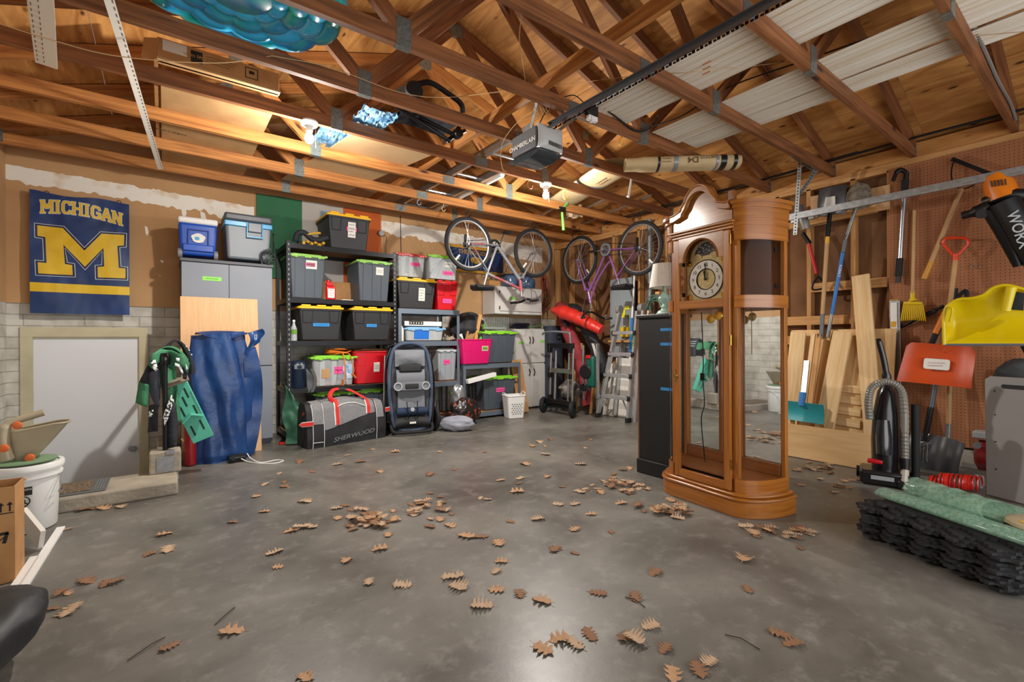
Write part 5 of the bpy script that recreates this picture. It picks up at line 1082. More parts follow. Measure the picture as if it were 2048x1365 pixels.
g = G(); g.tube(smooth([(-.23, -.03, .10), (-.20, -.10, .03), (0, -.13, .022), (.20, -.10, .03), (.23, -.03, .10)], 7), .02, 10); part('footrest_bar', g, M_rubber, t)
g = G(); g.sheet(lambda u, v: ((u - .5) * .38, -.055 - .045 * math.sin(PI * v), .05 + .13 * v + .02 * math.sin(PI * u)), 12, 8, .01); part('storage_basket', g, M_bk, t, sm=60)
g = G(); g.box((0, -.104, .125), (.07, .003, .022)); part('warning_label', g, M_label, t)
g = G(); g.sheet(lambda u, v: ((u - .55) * .44, .05 + .14 * v + .02 * nz(u * 9, v * 9), 1.0 + .05 * math.sin(PI * u) + .02 * nz(u * 14, v * 14, 3) - .25 * v * v), 22, 14, .01); part('bunched_hood', g, M_jb, t, sm=60)
# under and around the bench
M_pink = mat('pink_tub_plastic', '#d4146a', .35)
c, w_, h_ = fit(924, 986, 679, 731, 5.16, .738); t = tote('hot pink tub full of wood offcuts standing on the low shelf bench', c, w_, .36, h_, M_pink, None, 'step', taper=.82, name='pink_tub', lab=[(.25, .62, .10, .065, mat('cream_label', '#d8cf9a', .6), None), (.25, .62, .085, .045, M_greent, 'FRAMES')], rim=M_pink)
pc = V(c); top = pc.z + h_
for k, (a, b, w3, h3, lb_) in enumerate((((.06, .08, -.10), (.17, .10, .34), .05, .018, 'tallest pine strip sticking up from the pink tub'), ((.19, .12, .20), (.30, .02, .02), .025, .03, 'short brace of the pine frame in the pink tub'), ((.10, .0, -.04), (.30, .03, .05), .03, .03, 'low pine strip poking right out of the pink tub'), ((.12, .12, .0), (.31, .06, .09), .03, .03, 'upper pine strip poking right out of the pink tub'), ((-.12, .05, -.12), (-.16, .08, .07), .05, .015, 'white painted offcut at the left of the pink tub'), ((-.02, .14, -.1), (.02, .10, .10), .12, .008, 'cardboard scrap standing in the pink tub'))):
    g = G(); base = pc + V((0, .10, h_)); g.bar(base + V(a), base + V(b), w3, h3, up=(0, -1, .2)); solo('wood_offcut', g, [M_stud, M_stud, M_stud, M_stud, M_white, M_kraft][k], lb_, 'offcut', sm=0, group='offcuts in the pink tub')
c, w_, h_ = fit(992, 1032, 662, 726, 5.22, .738); tote('slate tote with a green lid on the low bench under the wire cage', (c[0] - .1, c[1], c[2]), w_ + .22, .42, h_, M_tg, M_lg, 'rib'); zt = c[2] + h_ + .02
t = thing('wire_cage', 'small grey wire cage standing on the slate tote of the bench', 'cage', (3.66, 5.43, zt)); g = G(); X0, X1, Y0, Y1, Z0, Z1 = 3.48, 3.88, 5.28, 5.46, zt, zt + .17
for k in range(15): x = mix(X0, X1, k / 14); g.tube([(x, Y1, Z0), (x, Y0, Z0), (x, Y0, Z1), (x, Y1, Z1)], .0022, 4)
for k in range(8): z = mix(Z0, Z1, k / 7); g.tube([(X0, Y1, z), (X0, Y0, z), (X1, Y0, z), (X1, Y1, z)], .0022, 4)
part('wire_mesh', g, M_alu, t, world=True, sm=0); g = G(); g.box((3.68, 5.37, zt + .02), (.36, .14, .03)); part('cage_tray', g, M_grey, t, world=True)
def clothblob(c, rx, ry, rz_, seed, amp=.18, n=40, m=24, zpow=.8, hole=False):
    c = V(c); return lambda u, v: c + V((rx * math.cos(2 * PI * u) * math.sin(PI * v) ** zpow, ry * math.sin(2 * PI * u) * math.sin(PI * v) ** zpow, rz_ * math.cos(PI * v))) * (1 + amp * nz(2.2 * math.cos(2 * PI * u) + seed, 2.2 * math.sin(2 * PI * u), 2.4 * math.cos(PI * v)) + amp * .35 * nz(6 * math.cos(2 * PI * u) + seed, 6 * math.sin(2 * PI * u), 7 * math.cos(PI * v)))
t = thing('black_duffel', 'black duffel bag with lime green straps heaped above the pink tub', 'bag', (3.32, 5.55, .74))
g = G(); g.sheet(clothblob((3.36, 5.52, 1.22), .27, .18, .20, 3), 44, 26); part('bag_body', g, M_bk, t, world=True, sm=70)
M_lime = mat('lime_webbing', '#57b845', .7)
g = G(); g.tube(smooth([(3.11, 5.33, 1.12), (3.18, 5.28, 1.03), (3.28, 5.26, 1.0), (3.38, 5.27, 1.04), (3.46, 5.30, 1.15), (3.52, 5.33, 1.28)], 6), .022, 6, flat=.25); part('green_strap', g, M_lime, t, world=True)
g = G(); g.tube(smooth([(3.47, 5.29, 1.20), (3.44, 5.28, 1.10)], 4), .034, 8, flat=.4); part('strap_pad', g, M_bk, t, world=True)
# white wall cabinet with blue glass jars, lower white cabinet
M_hinge = mat('brass_hinge', '#7d6a3a', .4, .8)
def doorpanel(t, x0, x1, y, z0, z1, hinge=None, handle=None, tape=None):
    g = G(); g.box(((x0 + x1) / 2, y - .009, (z0 + z1) / 2), (x1 - x0 - .006, .018, z1 - z0 - .006)); d = part('door', g, M_cabw, t, world=True, bev=.004)
    if hinge is not None:
        for z in (z0 + .05, z1 - .05): g = G(); g.box((hinge, y - .019, z), (.016, .006, .045)); part('hinge', g, M_hinge, d, world=True)
    if handle:
        g = G(); hx, hz = handle; g.tube(smooth([(hx, y - .02, hz + .05), (hx - .006, y - .04, hz + .035), (hx + .004, y - .045, hz), (hx - .006, y - .04, hz - .035), (hx, y - .02, hz - .05)], 4), .007, 7); part('handle', g, mat('black_iron', '#2a241d', .5, .5), d, world=True)
    if tape: g = G(); g.box((tape[0], y - .0195, tape[1]), (tape[2], .002, .035)); part('green_label', g, M_greent, t, world=True)
M_cabw = mat('cabinet_white', '#d6d4cf', .4, col2='#cbc8c1', ns=3)
t = thing('wall_cabinet', 'white wooden cabinet hung high on the back wall behind the red and grey bicycle', 'cabinet', (4.24, 5.66, 1.43))
g = G(); g.box((4.245, 5.66, 1.635), (.885, .33, .40)); part('carcass', g, M_cabw, t, world=True, bev=.003)
doorpanel(t, 3.88, 4.66, 5.495, 1.475, 1.80, 3.875, None, (4.11, 1.665, .12))
t = thing('base_cabinet', 'white four door cabinet standing on the floor left of the long navy bag', 'cabinet', (4.50, 5.68, 0))
g = G(); g.box((4.49, 5.69, .62), (.585, .30, 1.20)); part('carcass', g, M_cabw, t, world=True, bev=.003)
for x0, x1, z0, z1, hx, tp in ((4.20, 4.49, .70, 1.20, 4.46, (4.30, 1.01, .10)), (4.49, 4.785, .70, 1.20, 4.52, (4.72, 1.03, .09)), (4.20, 4.475, .03, .68, 4.45, None), (4.51, 4.785, .03, .68, 4.54, None)): doorpanel(t, x0, x1, 5.54, z0, z1, None, (hx, z1 - .12 if z0 < .5 else 1.05), tp)
t = thing('tablet_stack', 'dark electronics and a green bag edge lying on top of the white floor cabinet', 'electronics', (4.35, 5.62, 1.22)); g = G()
for k in range(4): g.box((4.33 + .02 * k, 5.62, 1.235 + .022 * k), (.26 - .03 * k, .2, .018), Euler((0, 0, .2 * k)).to_matrix().to_4x4())
part('slabs', g, mat('navy_black', '#161a2a', .3), t, world=True, bev=.003)
g = G(); g.bar((4.42, 5.53, 1.24), (4.76, 5.53, 1.29), .02, .012); part('green_edge', g, mat('dull_green', '#4f7a3e', .7), t, world=True)
for k, (x, lb_) in enumerate(((4.16, 'big round blue glass jar on the white wall cabinet, left one'), (4.47, 'blue plastic drum on the white wall cabinet, right one'))):
    t = thing('glass_jar', lb_, 'jar', (x, 5.62, 1.837)); g = G(); g.lathe([(.001, 0), (.13, 0), (.145, .02), (.15, .09), (.14, .15), (.11, .17), (.10, .19)], 26); part('jar_body', g, mat('blue_glass', '#5f7da3', .15, coat=.6, col2='#2f4668', ns=5), t)
    g = G(); g.lathe([(.001, .20), (.105, .20), (.112, .185)], 26); part('jar_lid', g, mat('navy_plastic', '#1d2b3f', .3), t)
g = G(); R = random.Random(3)      # dry twigs / bird wreath behind the front wheel
for k in range(90):
    a = R.random() * 6.28; p = V((3.98 + R.gauss(0, .13), 5.72 + R.uniform(-.06, .06), 2.03 + R.gauss(0, .10))); d = V((math.cos(a), R.uniform(-.3, .3), math.sin(a))) * R.uniform(.05, .14); g.tube([p, p + d * .5 + V((0, 0, .01)), p + d], .003, 4)
solo('twig_bundle', g, mat('twigs', '#3c3630', .9), 'tangle of dry dark twigs on top of the wall cabinet behind the bicycle wheel', 'twigs', kind='stuff')
g = G(); g.box((3.95, 5.72, 1.84 + .05), (.26, .12, .10)); g2 = solo('wooden_crate', g, M_stud, 'small wooden crate on the left of the wall cabinet top', 'crate', bev=.003, sm=0)
# navy and yellow stadium flag
t = thing('pennant_flag', 'navy flag reading THE BIG HOUSE on the wall behind a bicycle wheel', 'flag', (3.70, 5.82, 2.05))
g = G(); g.box((3.70, 5.832, 2.24), (.98, .004, .40)); part('flag_cloth', g, M_navy, t, world=True)
g = G(); g.box((3.70, 5.829, 2.415), (.98, .004, .045)); g.box((3.70, 5.829, 2.065), (.98, .004, .04)); g.box((3.23, 5.829, 2.24), (.03, .004, .35)); part('yellow_border', g, mat('gold_print', '#d09a25', .6), t, world=True)
text('lettering', 'THE BIG HOUSE', .085, wallM((3.70, 5.826, 2.34)), MATS['gold_print'], t, bold=.001); text('lettering', '107,601', .06, wallM((3.70, 5.826, 2.125)), MATS['gold_print'], t)
g = G(); g.prism([(.10 * math.cos(a), .05 * math.sin(a)) for a in [2 * PI * k / 20 for k in range(20)]], wallM((3.70, 5.828, 2.235)), .002); part('stadium_emblem', g, MATS['gold_print'], t, world=True)
cable('thin_cord', [(2.52, 5.84, 2.72), (2.525, 5.84, 2.3), (2.53, 5.84, 1.9)], .004, M_cord, 'thin black cord hanging down the tan wall above the red lidded tote')
t = thing('work_light', 'small clamp work light with yellow trim on the wall right of the orange flag band', 'lamp', (2.26, 5.78, 2.30)); p = wY(762, 467, 5.8)
g = G(); g.lathe([(.001, .03), (.03, .03), (.045, -.02), (.04, -.03), (.001, -.02)], 18, wallM(p, (-.2, -1, -.2))); part('lamp_head', g, M_grey, t, world=True); g = G(); g.ring(p + V((0, -.02, .01)), (-.2, -1, -.2), .038, .006, 20, 6, 0, PI); part('yellow_trim', g, MATS['mustard_vinyl'], t, world=True)
g = G(); g.tube(smooth([p, p + V((.07, 0, -.04)), p + V((.06, 0, -.14)), p + V((.05, 0, -.3))], 5), .0035, 5); part('lamp_cord', g, M_cord, t, world=True)
# floor level under the bench
c, w_, h_ = fit(985, 1027, 752, 820, 5.24, .093); tote('slate tote with a green lid and pink tape under the low bench', (c[0] - .05, c[1], c[2]), w_ + .20, .42, h_, M_tg, M_lg, 'rib', lab=[(.02, .62, .14, .06, M_pinkt, 'GARAGE')])
t = thing('white_box_lid', 'long white box lid tilted under the low bench', 'lid', tuple(wY(960, 762, 5.18))); g = G(); a = wY(934, 764, 5.17); b = wY(990, 749, 5.17); g.bar(a, b, .07, .055); part('box_lid', g, M_white, t, world=True, bev=.003)
g = G(); a = wZ(952, 826, 0); g.box((a.x + .10, a.y + .10, .055), (.28, .16, .11), Euler((0, 0, .25)).to_matrix().to_4x4()); t = solo('shoe_box', g, M_white, 'white shoe box with a brown end on the floor before the bench', 'box', bev=.002, sm=0)
g = G(); g.box(Euler((0, 0, .25)).to_matrix() @ V((.0, -.082, .02)) , (.20, .002, .035)); g.bm.transform(Matrix.Translation((0, 0, .055))); part('brown_end', g, M_kraft, t)
# white laundry basket with holes
p0, p1 = wZ(1003, 838, 0), wZ(1046, 838, 0); cx, cy = (p0.x + p1.x) / 2 + .08, (p0.y + p1.y) / 2 + .07; ra = math.atan2(p1.y - p0.y, p1.x - p0.x)
t = thing('laundry_basket', 'white plastic basket with rows of oval holes standing on the floor', 'basket', (cx, cy, .002), ra * .35); q = rr(.27, .24, .04, 4); g = G()
for i in range(len(q)):
    (xa, ya), (xb, yb) = q[i], q[(i + 1) % len(q)]
    for k_, fl in ((1, 0), (.965, 1)): V4 = [g.v((xa * k_ * .82, ya * k_ * .82, .003)), g.v((xb * k_ * .82, yb * k_ * .82, .003)), g.v((xb * k_, yb * k_, .30)), g.v((xa * k_, ya * k_, .30))]; g.face(V4[::-1] if fl else V4)
g.face([g.v((x * .82, y * .82, .003)) for x, y in q][::-1]); part('basket_shell', g, M_white, t); g = G(); g.tube([(x, y, .30) for x, y in q], .008, 6, closed=True)
for s in (-1, 1): g.tube(smooth([(s * .135, -.06, .30), (s * .145, -.05, .335), (s * .145, .05, .335), (s * .135, .06, .30)], 4), .006, 6)
part('rim_and_handles', g, M_white, t); g = G()
for r_ in range(6):
    for k in range(5 if r_ % 2 else 4):
        x = (k - (2 if r_ % 2 else 1.5)) * .035; z = .06 + r_ * .026; y = -.12 * mix(.82, 1, z / .3) - .0006; g.prism([(.011 * math.cos(a), .006 * math.sin(a)) for a in [2 * PI * j / 10 for j in range(10)]], wallM((x, y, z)), .001)
part('oval_holes', g, mat('hole_grey', '#4d5252', .9), t, sm=0)
g = G(); a = wZ(1022, 828, 0); b = wZ(1057, 826, 0); g.box((4.10, 5.33, .385), (.17, .10, .76), Euler((rad(-9), rad(-5), -.25)).to_matrix().to_4x4()); t = solo('tall_carton', g, M_kraft, 'tall narrow cardboard carton leaning on the white floor cabinet', 'carton', bev=.004, sm=0)
# bags on the floor by the stroller
g = G(); g.sheet(clothblob((2.72, 4.72, .085), .20, .11, .085, 5, .14), 34, 20); t = solo('nylon_sack', g, mat('pale_grey_nylon', '#8f92a0', .5, col2='#a5a8b2', ns=6, bump=.3, bs=20), 'pale grey stuffed nylon sack lying on the floor right of the stroller', 'sack', sm=70)
t.rotation_euler.z = -.7
g = G(); g.sheet(clothblob((3.0, 5.02, .15), .21, .13, .17, 9, .22), 40, 24); solo('tinsel_bag', g, mat('black_foil_bag', '#1e1c1d', .3, col2='#a3472a', ns=22, lo_=.55, hi_=.65), 'crinkled dark bag with red tinsel on the floor by the low bench', 'bag', sm=50)
g = G(); g.sheet(clothblob((2.96, 5.10, .33), .09, .08, .16, 2, .25), 26, 20); solo('foil_bag', g, mat('silver_foil', '#a9adb0', .25, .6), 'crumpled silver foil bag on the tinsel bag', 'bag', sm=50)
# ---------------------------------------------------------------- corner: bicycles, folded bags, saw stand, ladder, electric panel, lamp
M_chrome = mat('brushed_steel', '#b9bcc0', .25, .9); M_rimd = mat('dark_rim', '#2a2b2e', .35, .4)
def wheel(t, x, y, R, rimm, nm='wheel'):
    F = Matrix.Translation((x, 0, 0)) @ Matrix.Rotation(PI / 2, 4, 'X')
    g = G(); g.ring((x, 0, 0), (0, 1, 0), R - .024, .024, 48, 10); w_ = part('tyre', g, M_rubber, t)
    g = G(); g.lathe([(R - .040, -.012), (R - .060, -.008), (R - .060, .008), (R - .040, .012), (R - .040, -.012)], 48, F); part('rim', g, rimm, w_)
    g = G(); g.lathe([(.001, -.05), (.008, -.05), (.010, -.03), (.022, -.028), (.022, -.024), (.010, -.02), (.010, .02), (.022, .024), (.022, .028), (.008, .05), (.001, .05)], 16, F); part('hub', g, M_chrome, w_)
    g = G()
    for k in range(32):
        a = 2 * PI * k / 32; s = 1 if k % 2 else -1; b = a + (.5 if (k // 2) % 2 else -.5); g.tube([(x + .02 * math.cos(b), s * .026, .02 * math.sin(b)), (x + (R - .058) * math.cos(a), 0, (R - .058) * math.sin(a))], .0014, 4, cap=False)
    part('spokes', g, M_chrome, w_); g = G(); a = 2.3; g.box((x + (R * .72) * math.cos(a), .006, R * .72 * math.sin(a)), (.085, .008, .02), Matrix.Rotation(-a, 4, 'Y')); part('reflector', g, M_label, w_)
def bike(name, label, M, R, P, cols, stepthru=False):
    t = thing(name, label, 'bicycle', M=M); cm, cm2 = cols; WB = P['wb']; BB, ST, HT, HB, SD = [V((p[0], 0, p[1])) for p in (P['bb'], P['st'], P['ht'], P['hb'], P['sd'])]
    wheel(t, 0, 0, R, P['rim']); wheel(t, WB, 0, R, P['rim'])
    g = G(); g.cyl(BB, ST, .016, n=12); 
    if stepthru:
        g.tube(smooth([BB + V((.01, 0, -.01)), BB.lerp(HB, .5), HB], 5), .018, 12); g.tube(smooth([BB.lerp(ST, .35), BB.lerp(ST, .40) + V((.09, 0, .03)), BB.lerp(HT, .62) + V((0, 0, .0)), HT], 8), .014, 12)
    else: g.cyl(BB, HB, .021, n=12); g.cyl(ST - V((0, 0, .03)), HT, .017, n=12)
    g.cyl(HB + (HB - HT) * .25, HT + (HT - HB) * .25, .022, n=12); part('main_frame', g, cm, t)
    g = G()
    for s in (-1, 1): g.cyl((0, s * .062, 0), BB + V((0, s * .03, 0)), .009, n=8); g.cyl((0, s * .062, 0), ST + V((.01, s * .02, -.05)), .008, n=8)
    part('rear_stays', g, cm, t); crown = HB + (HB - HT) * .35
    g = G()
    for s in (-1, 1): g.tube([V((WB, s * .06, 0)), V((WB, s * .06, 0)).lerp(crown + V((0, s * .055, 0)), .75), crown + V((0, s * .05, 0))], [.010, .013, .017], 10)
    g.box(crown, (.04, .13, .03)); part('fork', g, cm2, t)
    g = G(); g.cyl(HT, HT + (HT - HB) * .9, .014, n=10); g.cyl(ST, SD, .013, n=10); sp = HT + (HT - HB) * .9; g.cyl(sp, sp + V((P['reach'], 0, .03)), .014, n=10); part('stem_and_seatpost', g, M_chrome, t)
    hc = sp + V((P['reach'], 0, .03)); g = G(); g.tube(smooth([hc + V(q) for q in P['bar']], 4), .014, 8); hb = part('handlebar', g, M_blackm, t)
    for s in (0, -1):
        a = hc + V(P['bar'][s]); b = hc + V(P['bar'][1 if s == 0 else -2]); g = G(); g.cyl(a, a.lerp(b, .5), .017, n=10); part('grip', g, M_rubber, hb)
        g = G(); g.tube(smooth([a.lerp(b, .6), a.lerp(b, .6) + V((.05, 0, -.02)), a.lerp(b, .2) + V((.07, 0, -.05))], 4), .006, 6); part('brake_lever', g, M_chrome, hb)
    g = G(); g.sheet(lambda u, v: (SD.x - .14 + .28 * u, (v - .5) * (.19 - .12 * u ** .7), SD.z + .045 - .04 * (2 * v - 1) ** 2 + .02 * (1 - u)), 14, 10, .055); part('saddle', g, M_rubber, t, sm=60)
    Fc = Matrix.Translation(BB + V((0, -.045, 0))) @ Matrix.Rotation(PI / 2, 4, 'X')
    g = G(); g.lathe([(.06, -.003), (.088, -.003), (.09, .003), (.06, .003), (.06, -.003)], 30, Fc); g.lathe([(.001, -.01), (.02, -.01), (.02, .06), (.001, .06)], 14, Fc)
    for k in range(5): a = 2 * PI * k / 5; g.bar(Fc @ V((0, 0, 0)), Fc @ V((.08 * math.cos(a), .08 * math.sin(a), 0)), .014, .005)
    cs = part('chainset', g, M_rimd if not stepthru else M_dgrey, t)
    for s in (-1, 1):
        d = V((math.cos(P['crank']), 0, math.sin(P['crank']))) * .17 * s; y = V((0, -.06 * s, 0)); g = G(); g.bar(BB + y, BB + y + d, .012, .024, up=(0, 1, 0)); part('crank_arm', g, M_chrome, cs); g = G(); g.box(BB + y * 2 + d, (.09, .07, .02)); part('pedal', g, M_black, cs)
    g = G(); g.lathe([(.001, .0), (.045, 0), (.05, .006), (.035, .012), (.03, .02), (.001, .02)], 22, Matrix.Translation((0, -.05, 0)) @ Matrix.Rotation(PI / 2, 4, 'X')); part('cassette', g, M_rimd, t)
    g = G()
    for z in (.05, -.05): g.tube([(0, -.055, z), BB + V((0, -.05, z * 1.7))], .004, 5)
    g.box((-.01, -.06, -.08), (.03, .02, .09)); part('chain_and_derailleur', g, M_blackm, t)
    g = G(); g.tube(smooth([hc + V((0, .1, 0)), hc + V((.12, .06, .02)), hc + V((.10, .02, -.12)), HT.lerp(ST, .2)], 6), .003, 5); g.tube(smooth([hc + V((0, -.1, 0)), hc + V((.10, -.06, .04)), hc + V((.08, -.02, -.16)), crown], 6), .003, 5); part('brake_cables', g, M_black, t)
    return t
M_bred = mat('faded_red_frame', '#9c4a50', .35, col2='#7d8187', ns=3.2, lo_=.40, hi_=.46, coat=.3); M_bgrey = mat('silver_fork', '#9fa2a6', .3, .7); M_bpur = mat('purple_frame', '#7d4f84', .3, coat=.4)
inv = Matrix.Rotation(PI, 4, 'X')
bike('mountain_bike', 'red and grey mountain bike hanging upside down by both wheels under the second joist', Matrix.Translation((2.96, 4.83, 2.222)) @ inv, .332,
     dict(wb=1.02, bb=(.42, -.03), st=(.257, .36), ht=(.80, .50), hb=(.79, .39), sd=(.215, .50), reach=.09, rim=M_chrome, crank=2.0, bar=[(-.05, -.29, .03), (-.02, -.12, .03), (0, -.04, 0), (0, .04, 0), (-.02, .12, .03), (-.05, .29, .03)]), (M_bred, M_bgrey))
bike('city_bike', 'purple step through bicycle hanging upside down along the right wall near the corner', Matrix.Translation((4.74, 3.68, 2.19)) @ Matrix.Rotation(PI / 2, 4, 'Z') @ inv, .343,
     dict(wb=1.05, bb=(.52, -.06), st=(.34, .37), ht=(.84, .60), hb=(.87, .48), sd=(.31, .44), reach=.03, rim=M_chrome, crank=.05, bar=[(-.16, -.27, .10), (-.05, -.22, .10), (0, -.06, .02), (0, .06, .02), (-.05, .22, .10), (-.16, .27, .10)]), (M_bpur, M_bpur), True)
for k, (x, y) in enumerate(((2.96, 4.83), (3.98, 4.83), (4.74, 4.73), (4.74, 3.68))):
    t = hook((x, y, 2.66), M_blackm, ['black hook holding the rear wheel of the red and grey bicycle', 'black hook holding the front wheel of the red and grey bicycle', 'black hook holding the front wheel of the purple bicycle', 'black hook holding the rear wheel of the purple bicycle'][k], 1.0)
# red cords on the corner stud
t = thing('bungee_cords', 'bunch of red and black bungee cords hanging in the corner above the navy bag', 'cords', (4.95, 5.80, 1.5)); R = random.Random(8)
g = G(); g.cyl((4.93, 5.85, 2.13), (4.93, 5.70, 2.15), .006, n=8); part('nail', g, M_galv, t, world=True)
for nm, m_, n_, r0 in (('red_cords', mat('red_cord', '#a01f22', .6), 7, .004), ('black_cords', M_black, 8, .0035)):
    g = G()
    for k in range(n_):
        x = 4.93 + R.uniform(-.05, .05); z0 = R.uniform(2.0, 2.25); g.tube(smooth([(x, 5.72, z0), (x + R.uniform(-.08, .08), 5.68, z0 - .18), (x + R.uniform(-.08, .08), 5.68, z0 - .4), (x + R.uniform(-.06, .08), 5.70, z0 - .62 + R.uniform(-.1, .2))], 5), r0, 5)
    part(nm, g, m_, t, world=True)
# tall navy bag, red folding chair bags, black bag
M_nb = mat('navy_canvas', '#2d3340', .75, col2='#343b49', ns=5); M_mar = mat('maroon_canvas', '#8c2b33', .8, col2='#9c353c', ns=6, bump=.3, bs=14); M_sc = mat('scarlet_nylon', '#cf2a22', .4, col2='#d93a2c', ns=5, bump=.3, bs=10)
t = thing('golf_travel_bag', 'tall navy canvas bag standing between the white floor cabinet and the saw stand', 'bag', (4.93, 5.50, 0))
g = G(); g.sheet(lambda u, v: (4.92 + .155 * math.copysign(abs(math.cos(2 * PI * u)) ** .6, math.cos(2 * PI * u)), 5.50 + .11 * math.copysign(abs(math.sin(2 * PI * u)) ** .6, math.sin(2 * PI * u)), 1.27 * v + .01 * nz(u * 6, v * 4)), 28, 20); g.lathe([(.001, 1.27), (.15, 1.27)], 20, TR(4.92, 5.5, 0), sy=.7); part('bag_body', g, M_nb, t, world=True, sm=50)
g = G(); g.box((4.78, 5.40, .52), (.035, .012, .10)); part('care_label', g, M_label, t, world=True); g = G(); g.ring((4.93, 5.38, 1.10), (0, 1, 0), .04, .008, 16, 6); part('carry_loop', g, M_black, t, world=True)
def longbag(label, pts, rs, m, nm='folding_chair_bag', fl=.8, extra=None):
    pts = smooth(pts, 6); n = len(pts); t = thing(nm, label, 'bag', tuple(min(pts, key=lambda p: p.z))); g = G(); g.tube(pts, [mix(rs[int(i / n * (len(rs) - 1))], rs[min(len(rs) - 1, int(i / n * (len(rs) - 1)) + 1)], (i / n * (len(rs) - 1)) % 1) * (1 + .07 * math.sin(i * 2.1)) for i in range(n)], 16, flat=fl); part('bag_body', g, m, t, world=True, sm=60); return t
t = longbag('faded maroon folding chair bag leaning diagonally toward the corner', [(4.88, 4.70, .10), (4.93, 4.88, .6), (4.90, 5.10, 1.15), (4.90, 5.30, 1.52), (4.92, 5.36, 1.60)], [.09, .105, .12, .10, .05], M_mar)
g = G(); g.bar((4.79, 5.02, 1.26), (4.80, 5.14, 1.40), .012, .12, up=(-1, 0, 0)); part('dark_patch', g, M_nb, t, world=True)
t = longbag('bright scarlet nylon tent bag lying slanted on top of the other bags', [(4.66, 5.22, 1.50), (4.72, 5.05, 1.46), (4.78, 4.78, 1.36), (4.82, 4.55, 1.25), (4.86, 4.42, 1.18)], [.05, .135, .12, .10, .085], M_sc, 'tent_bag')
longbag('black folding chair bag leaning under the scarlet bag', [(4.95, 4.42, .50), (4.96, 4.58, .85), (4.95, 4.75, 1.15), (4.95, 4.95, 1.40)], [.08, .10, .10, .09], M_bk)
longbag('dark jacket bundle behind the scarlet bag at the corner', [(5.02, 4.98, 1.46), (5.03, 5.1, 1.52), (5.04, 5.22, 1.56)], [.06, .09, .07], M_bk, 'jacket_bundle')
g = G(); g.bar((4.86, 4.52, .82), (4.87, 4.60, 1.0), .004, .05, up=(-1, 0, 0)); solo('hang_tag', g, M_label, 'white paper tag dangling on the black folding chair bag', 'tag', sm=0)
for k, (y, z1, lb_) in enumerate(((4.98, .95, 'leftmost of the thin wooden slats behind the saw stand'), (4.90, 1.0, 'middle one of the thin wooden slats behind the saw stand'), (4.60, .9, 'rightmost wooden slat, behind the scarlet bag'))):
    g = G(); g.bar((4.82, y, .003), (4.95, y, z1), .035, .02, up=(1, 0, 0)); solo('pine_strip', g, M_stud, lb_, 'slat', group='slats by the corner', sm=0)
# folded mitre saw stand on two wheels
M_saw = mat('teal_tool_plastic', '#13584b', .35)
t = thing('saw_stand', 'folded saw stand with two black wheels, silver legs and a dark green saw', 'saw stand', (4.5, 4.8, 0)); X = 4.44
for y in (5.03, 4.93, 4.66, 4.58):
    g = G(); g.tube([(X, y, .20), (X + .03, y, .98 if y in (5.03, 4.58) else .90)], .016, 10); part('silver_leg', g, M_chrome, t, world=True)
for z_, w3, h3 in ((.97, .05, .07), (.185, .10, .06), (.12, .05, .04)): g = G(); g.bar((X, 5.07, z_), (X, 4.55, z_), w3, h3); part('crossbeam', g, M_black, t, world=True, bev=.004)
for y in (5.03, 4.60):
    for z, s_ in ((.55, .07), (.22, .10), (.92, .10)): g = G(); g.box((X, y, z), (.06, .05, s_)); part('joint', g, M_black, t, world=True, bev=.004)
g = G(); g.tube(smooth([(X - .03, 5.16, 1.13), (X - .03, 5.10, 1.16), (X - .03, 4.90, 1.17), (X, 4.66, 1.15), (X, 4.62, 1.13), (X, 4.60, .98)], 5), .015, 10); part('folding_handle', g, M_dgrey, t, world=True)
g = G(); g.bar((X, 5.0, .62), (X, 4.62, .62), .03, .06); part('cross_bar', g, M_alu, t, world=True)
for y in (5.12, 4.52):
    Mw = Matrix.Translation((X - .05, y, .115)) @ Matrix.Rotation(PI / 2, 4, 'X') @ Matrix.Rotation(.5, 4, 'Y'); g = G(); g.lathe([(.06, -.025), (.10, -.028), (.114, -.01), (.114, .01), (.10, .028), (.06, .025), (.06, -.025)], 30, Mw); w_ = part('wheel', g, M_rubber, t, world=True)
    g = G(); [g.bar(Mw @ V((0, 0, 0)), Mw @ V((.068 * math.cos(a), .068 * math.sin(a), 0)), .018, .018) for a in [2 * PI * k / 5 for k in range(5)]]; g.lathe([(.001, -.02), (.02, -.02), (.02, .02), (.001, .02)], 12, Mw); part('spokes', g, M_saw, w_, world=True)
g = G(); g.box((4.62, 4.38, .62), (.10, .14, .42)); part('saw_body', g, M_saw, t, world=True, bev=.03, seg=3)
g = G(); g.lathe([(.001, .02), (.09, .02), (.10, .0), (.001, 0)], 26, wallM((4.56, 4.44, .62), (-1, -.2, 0))); g.box((4.57, 4.47, .40), (.09, .10, .09)); part('saw_guard', g, M_black, t, world=True, bev=.006)
g = G(); g.box((4.565, 4.40, .82), (.02, .08, .05)); part('red_cap', g, M_red, t, world=True, bev=.01)
g = G(); g.bar((4.60, 4.26, .27), (4.60, 4.26, 1.0), .05, .02, up=(0, 1, 0)); g.bar((4.58, 4.50, .24), (4.58, 4.50, .98), .03, .02, up=(0, 1, 0)); part('table_plate', g, M_alu, t, world=True, bev=.003)
g = G(); g.cyl((4.52, 4.40, .40), (4.46, 4.28, .40), .018, n=12); g.tube(smooth([(4.56, 4.50, .42), (4.50, 4.42, .46), (4.54, 4.34, .40)], 4), .008, 6); part('lock_knob', g, M_black, t, world=True)
g = G(); g.sheet(clothblob((4.66, 4.84, .34), .15, .14, .12, 4, .3), 30, 20); solo('tool_heap', g, mat('tool_clutter', '#3d4038', .7, col2='#9a948a', ns=14), 'heap of grey tools and rags behind the saw stand', 'tools', sm=30, kind=None)
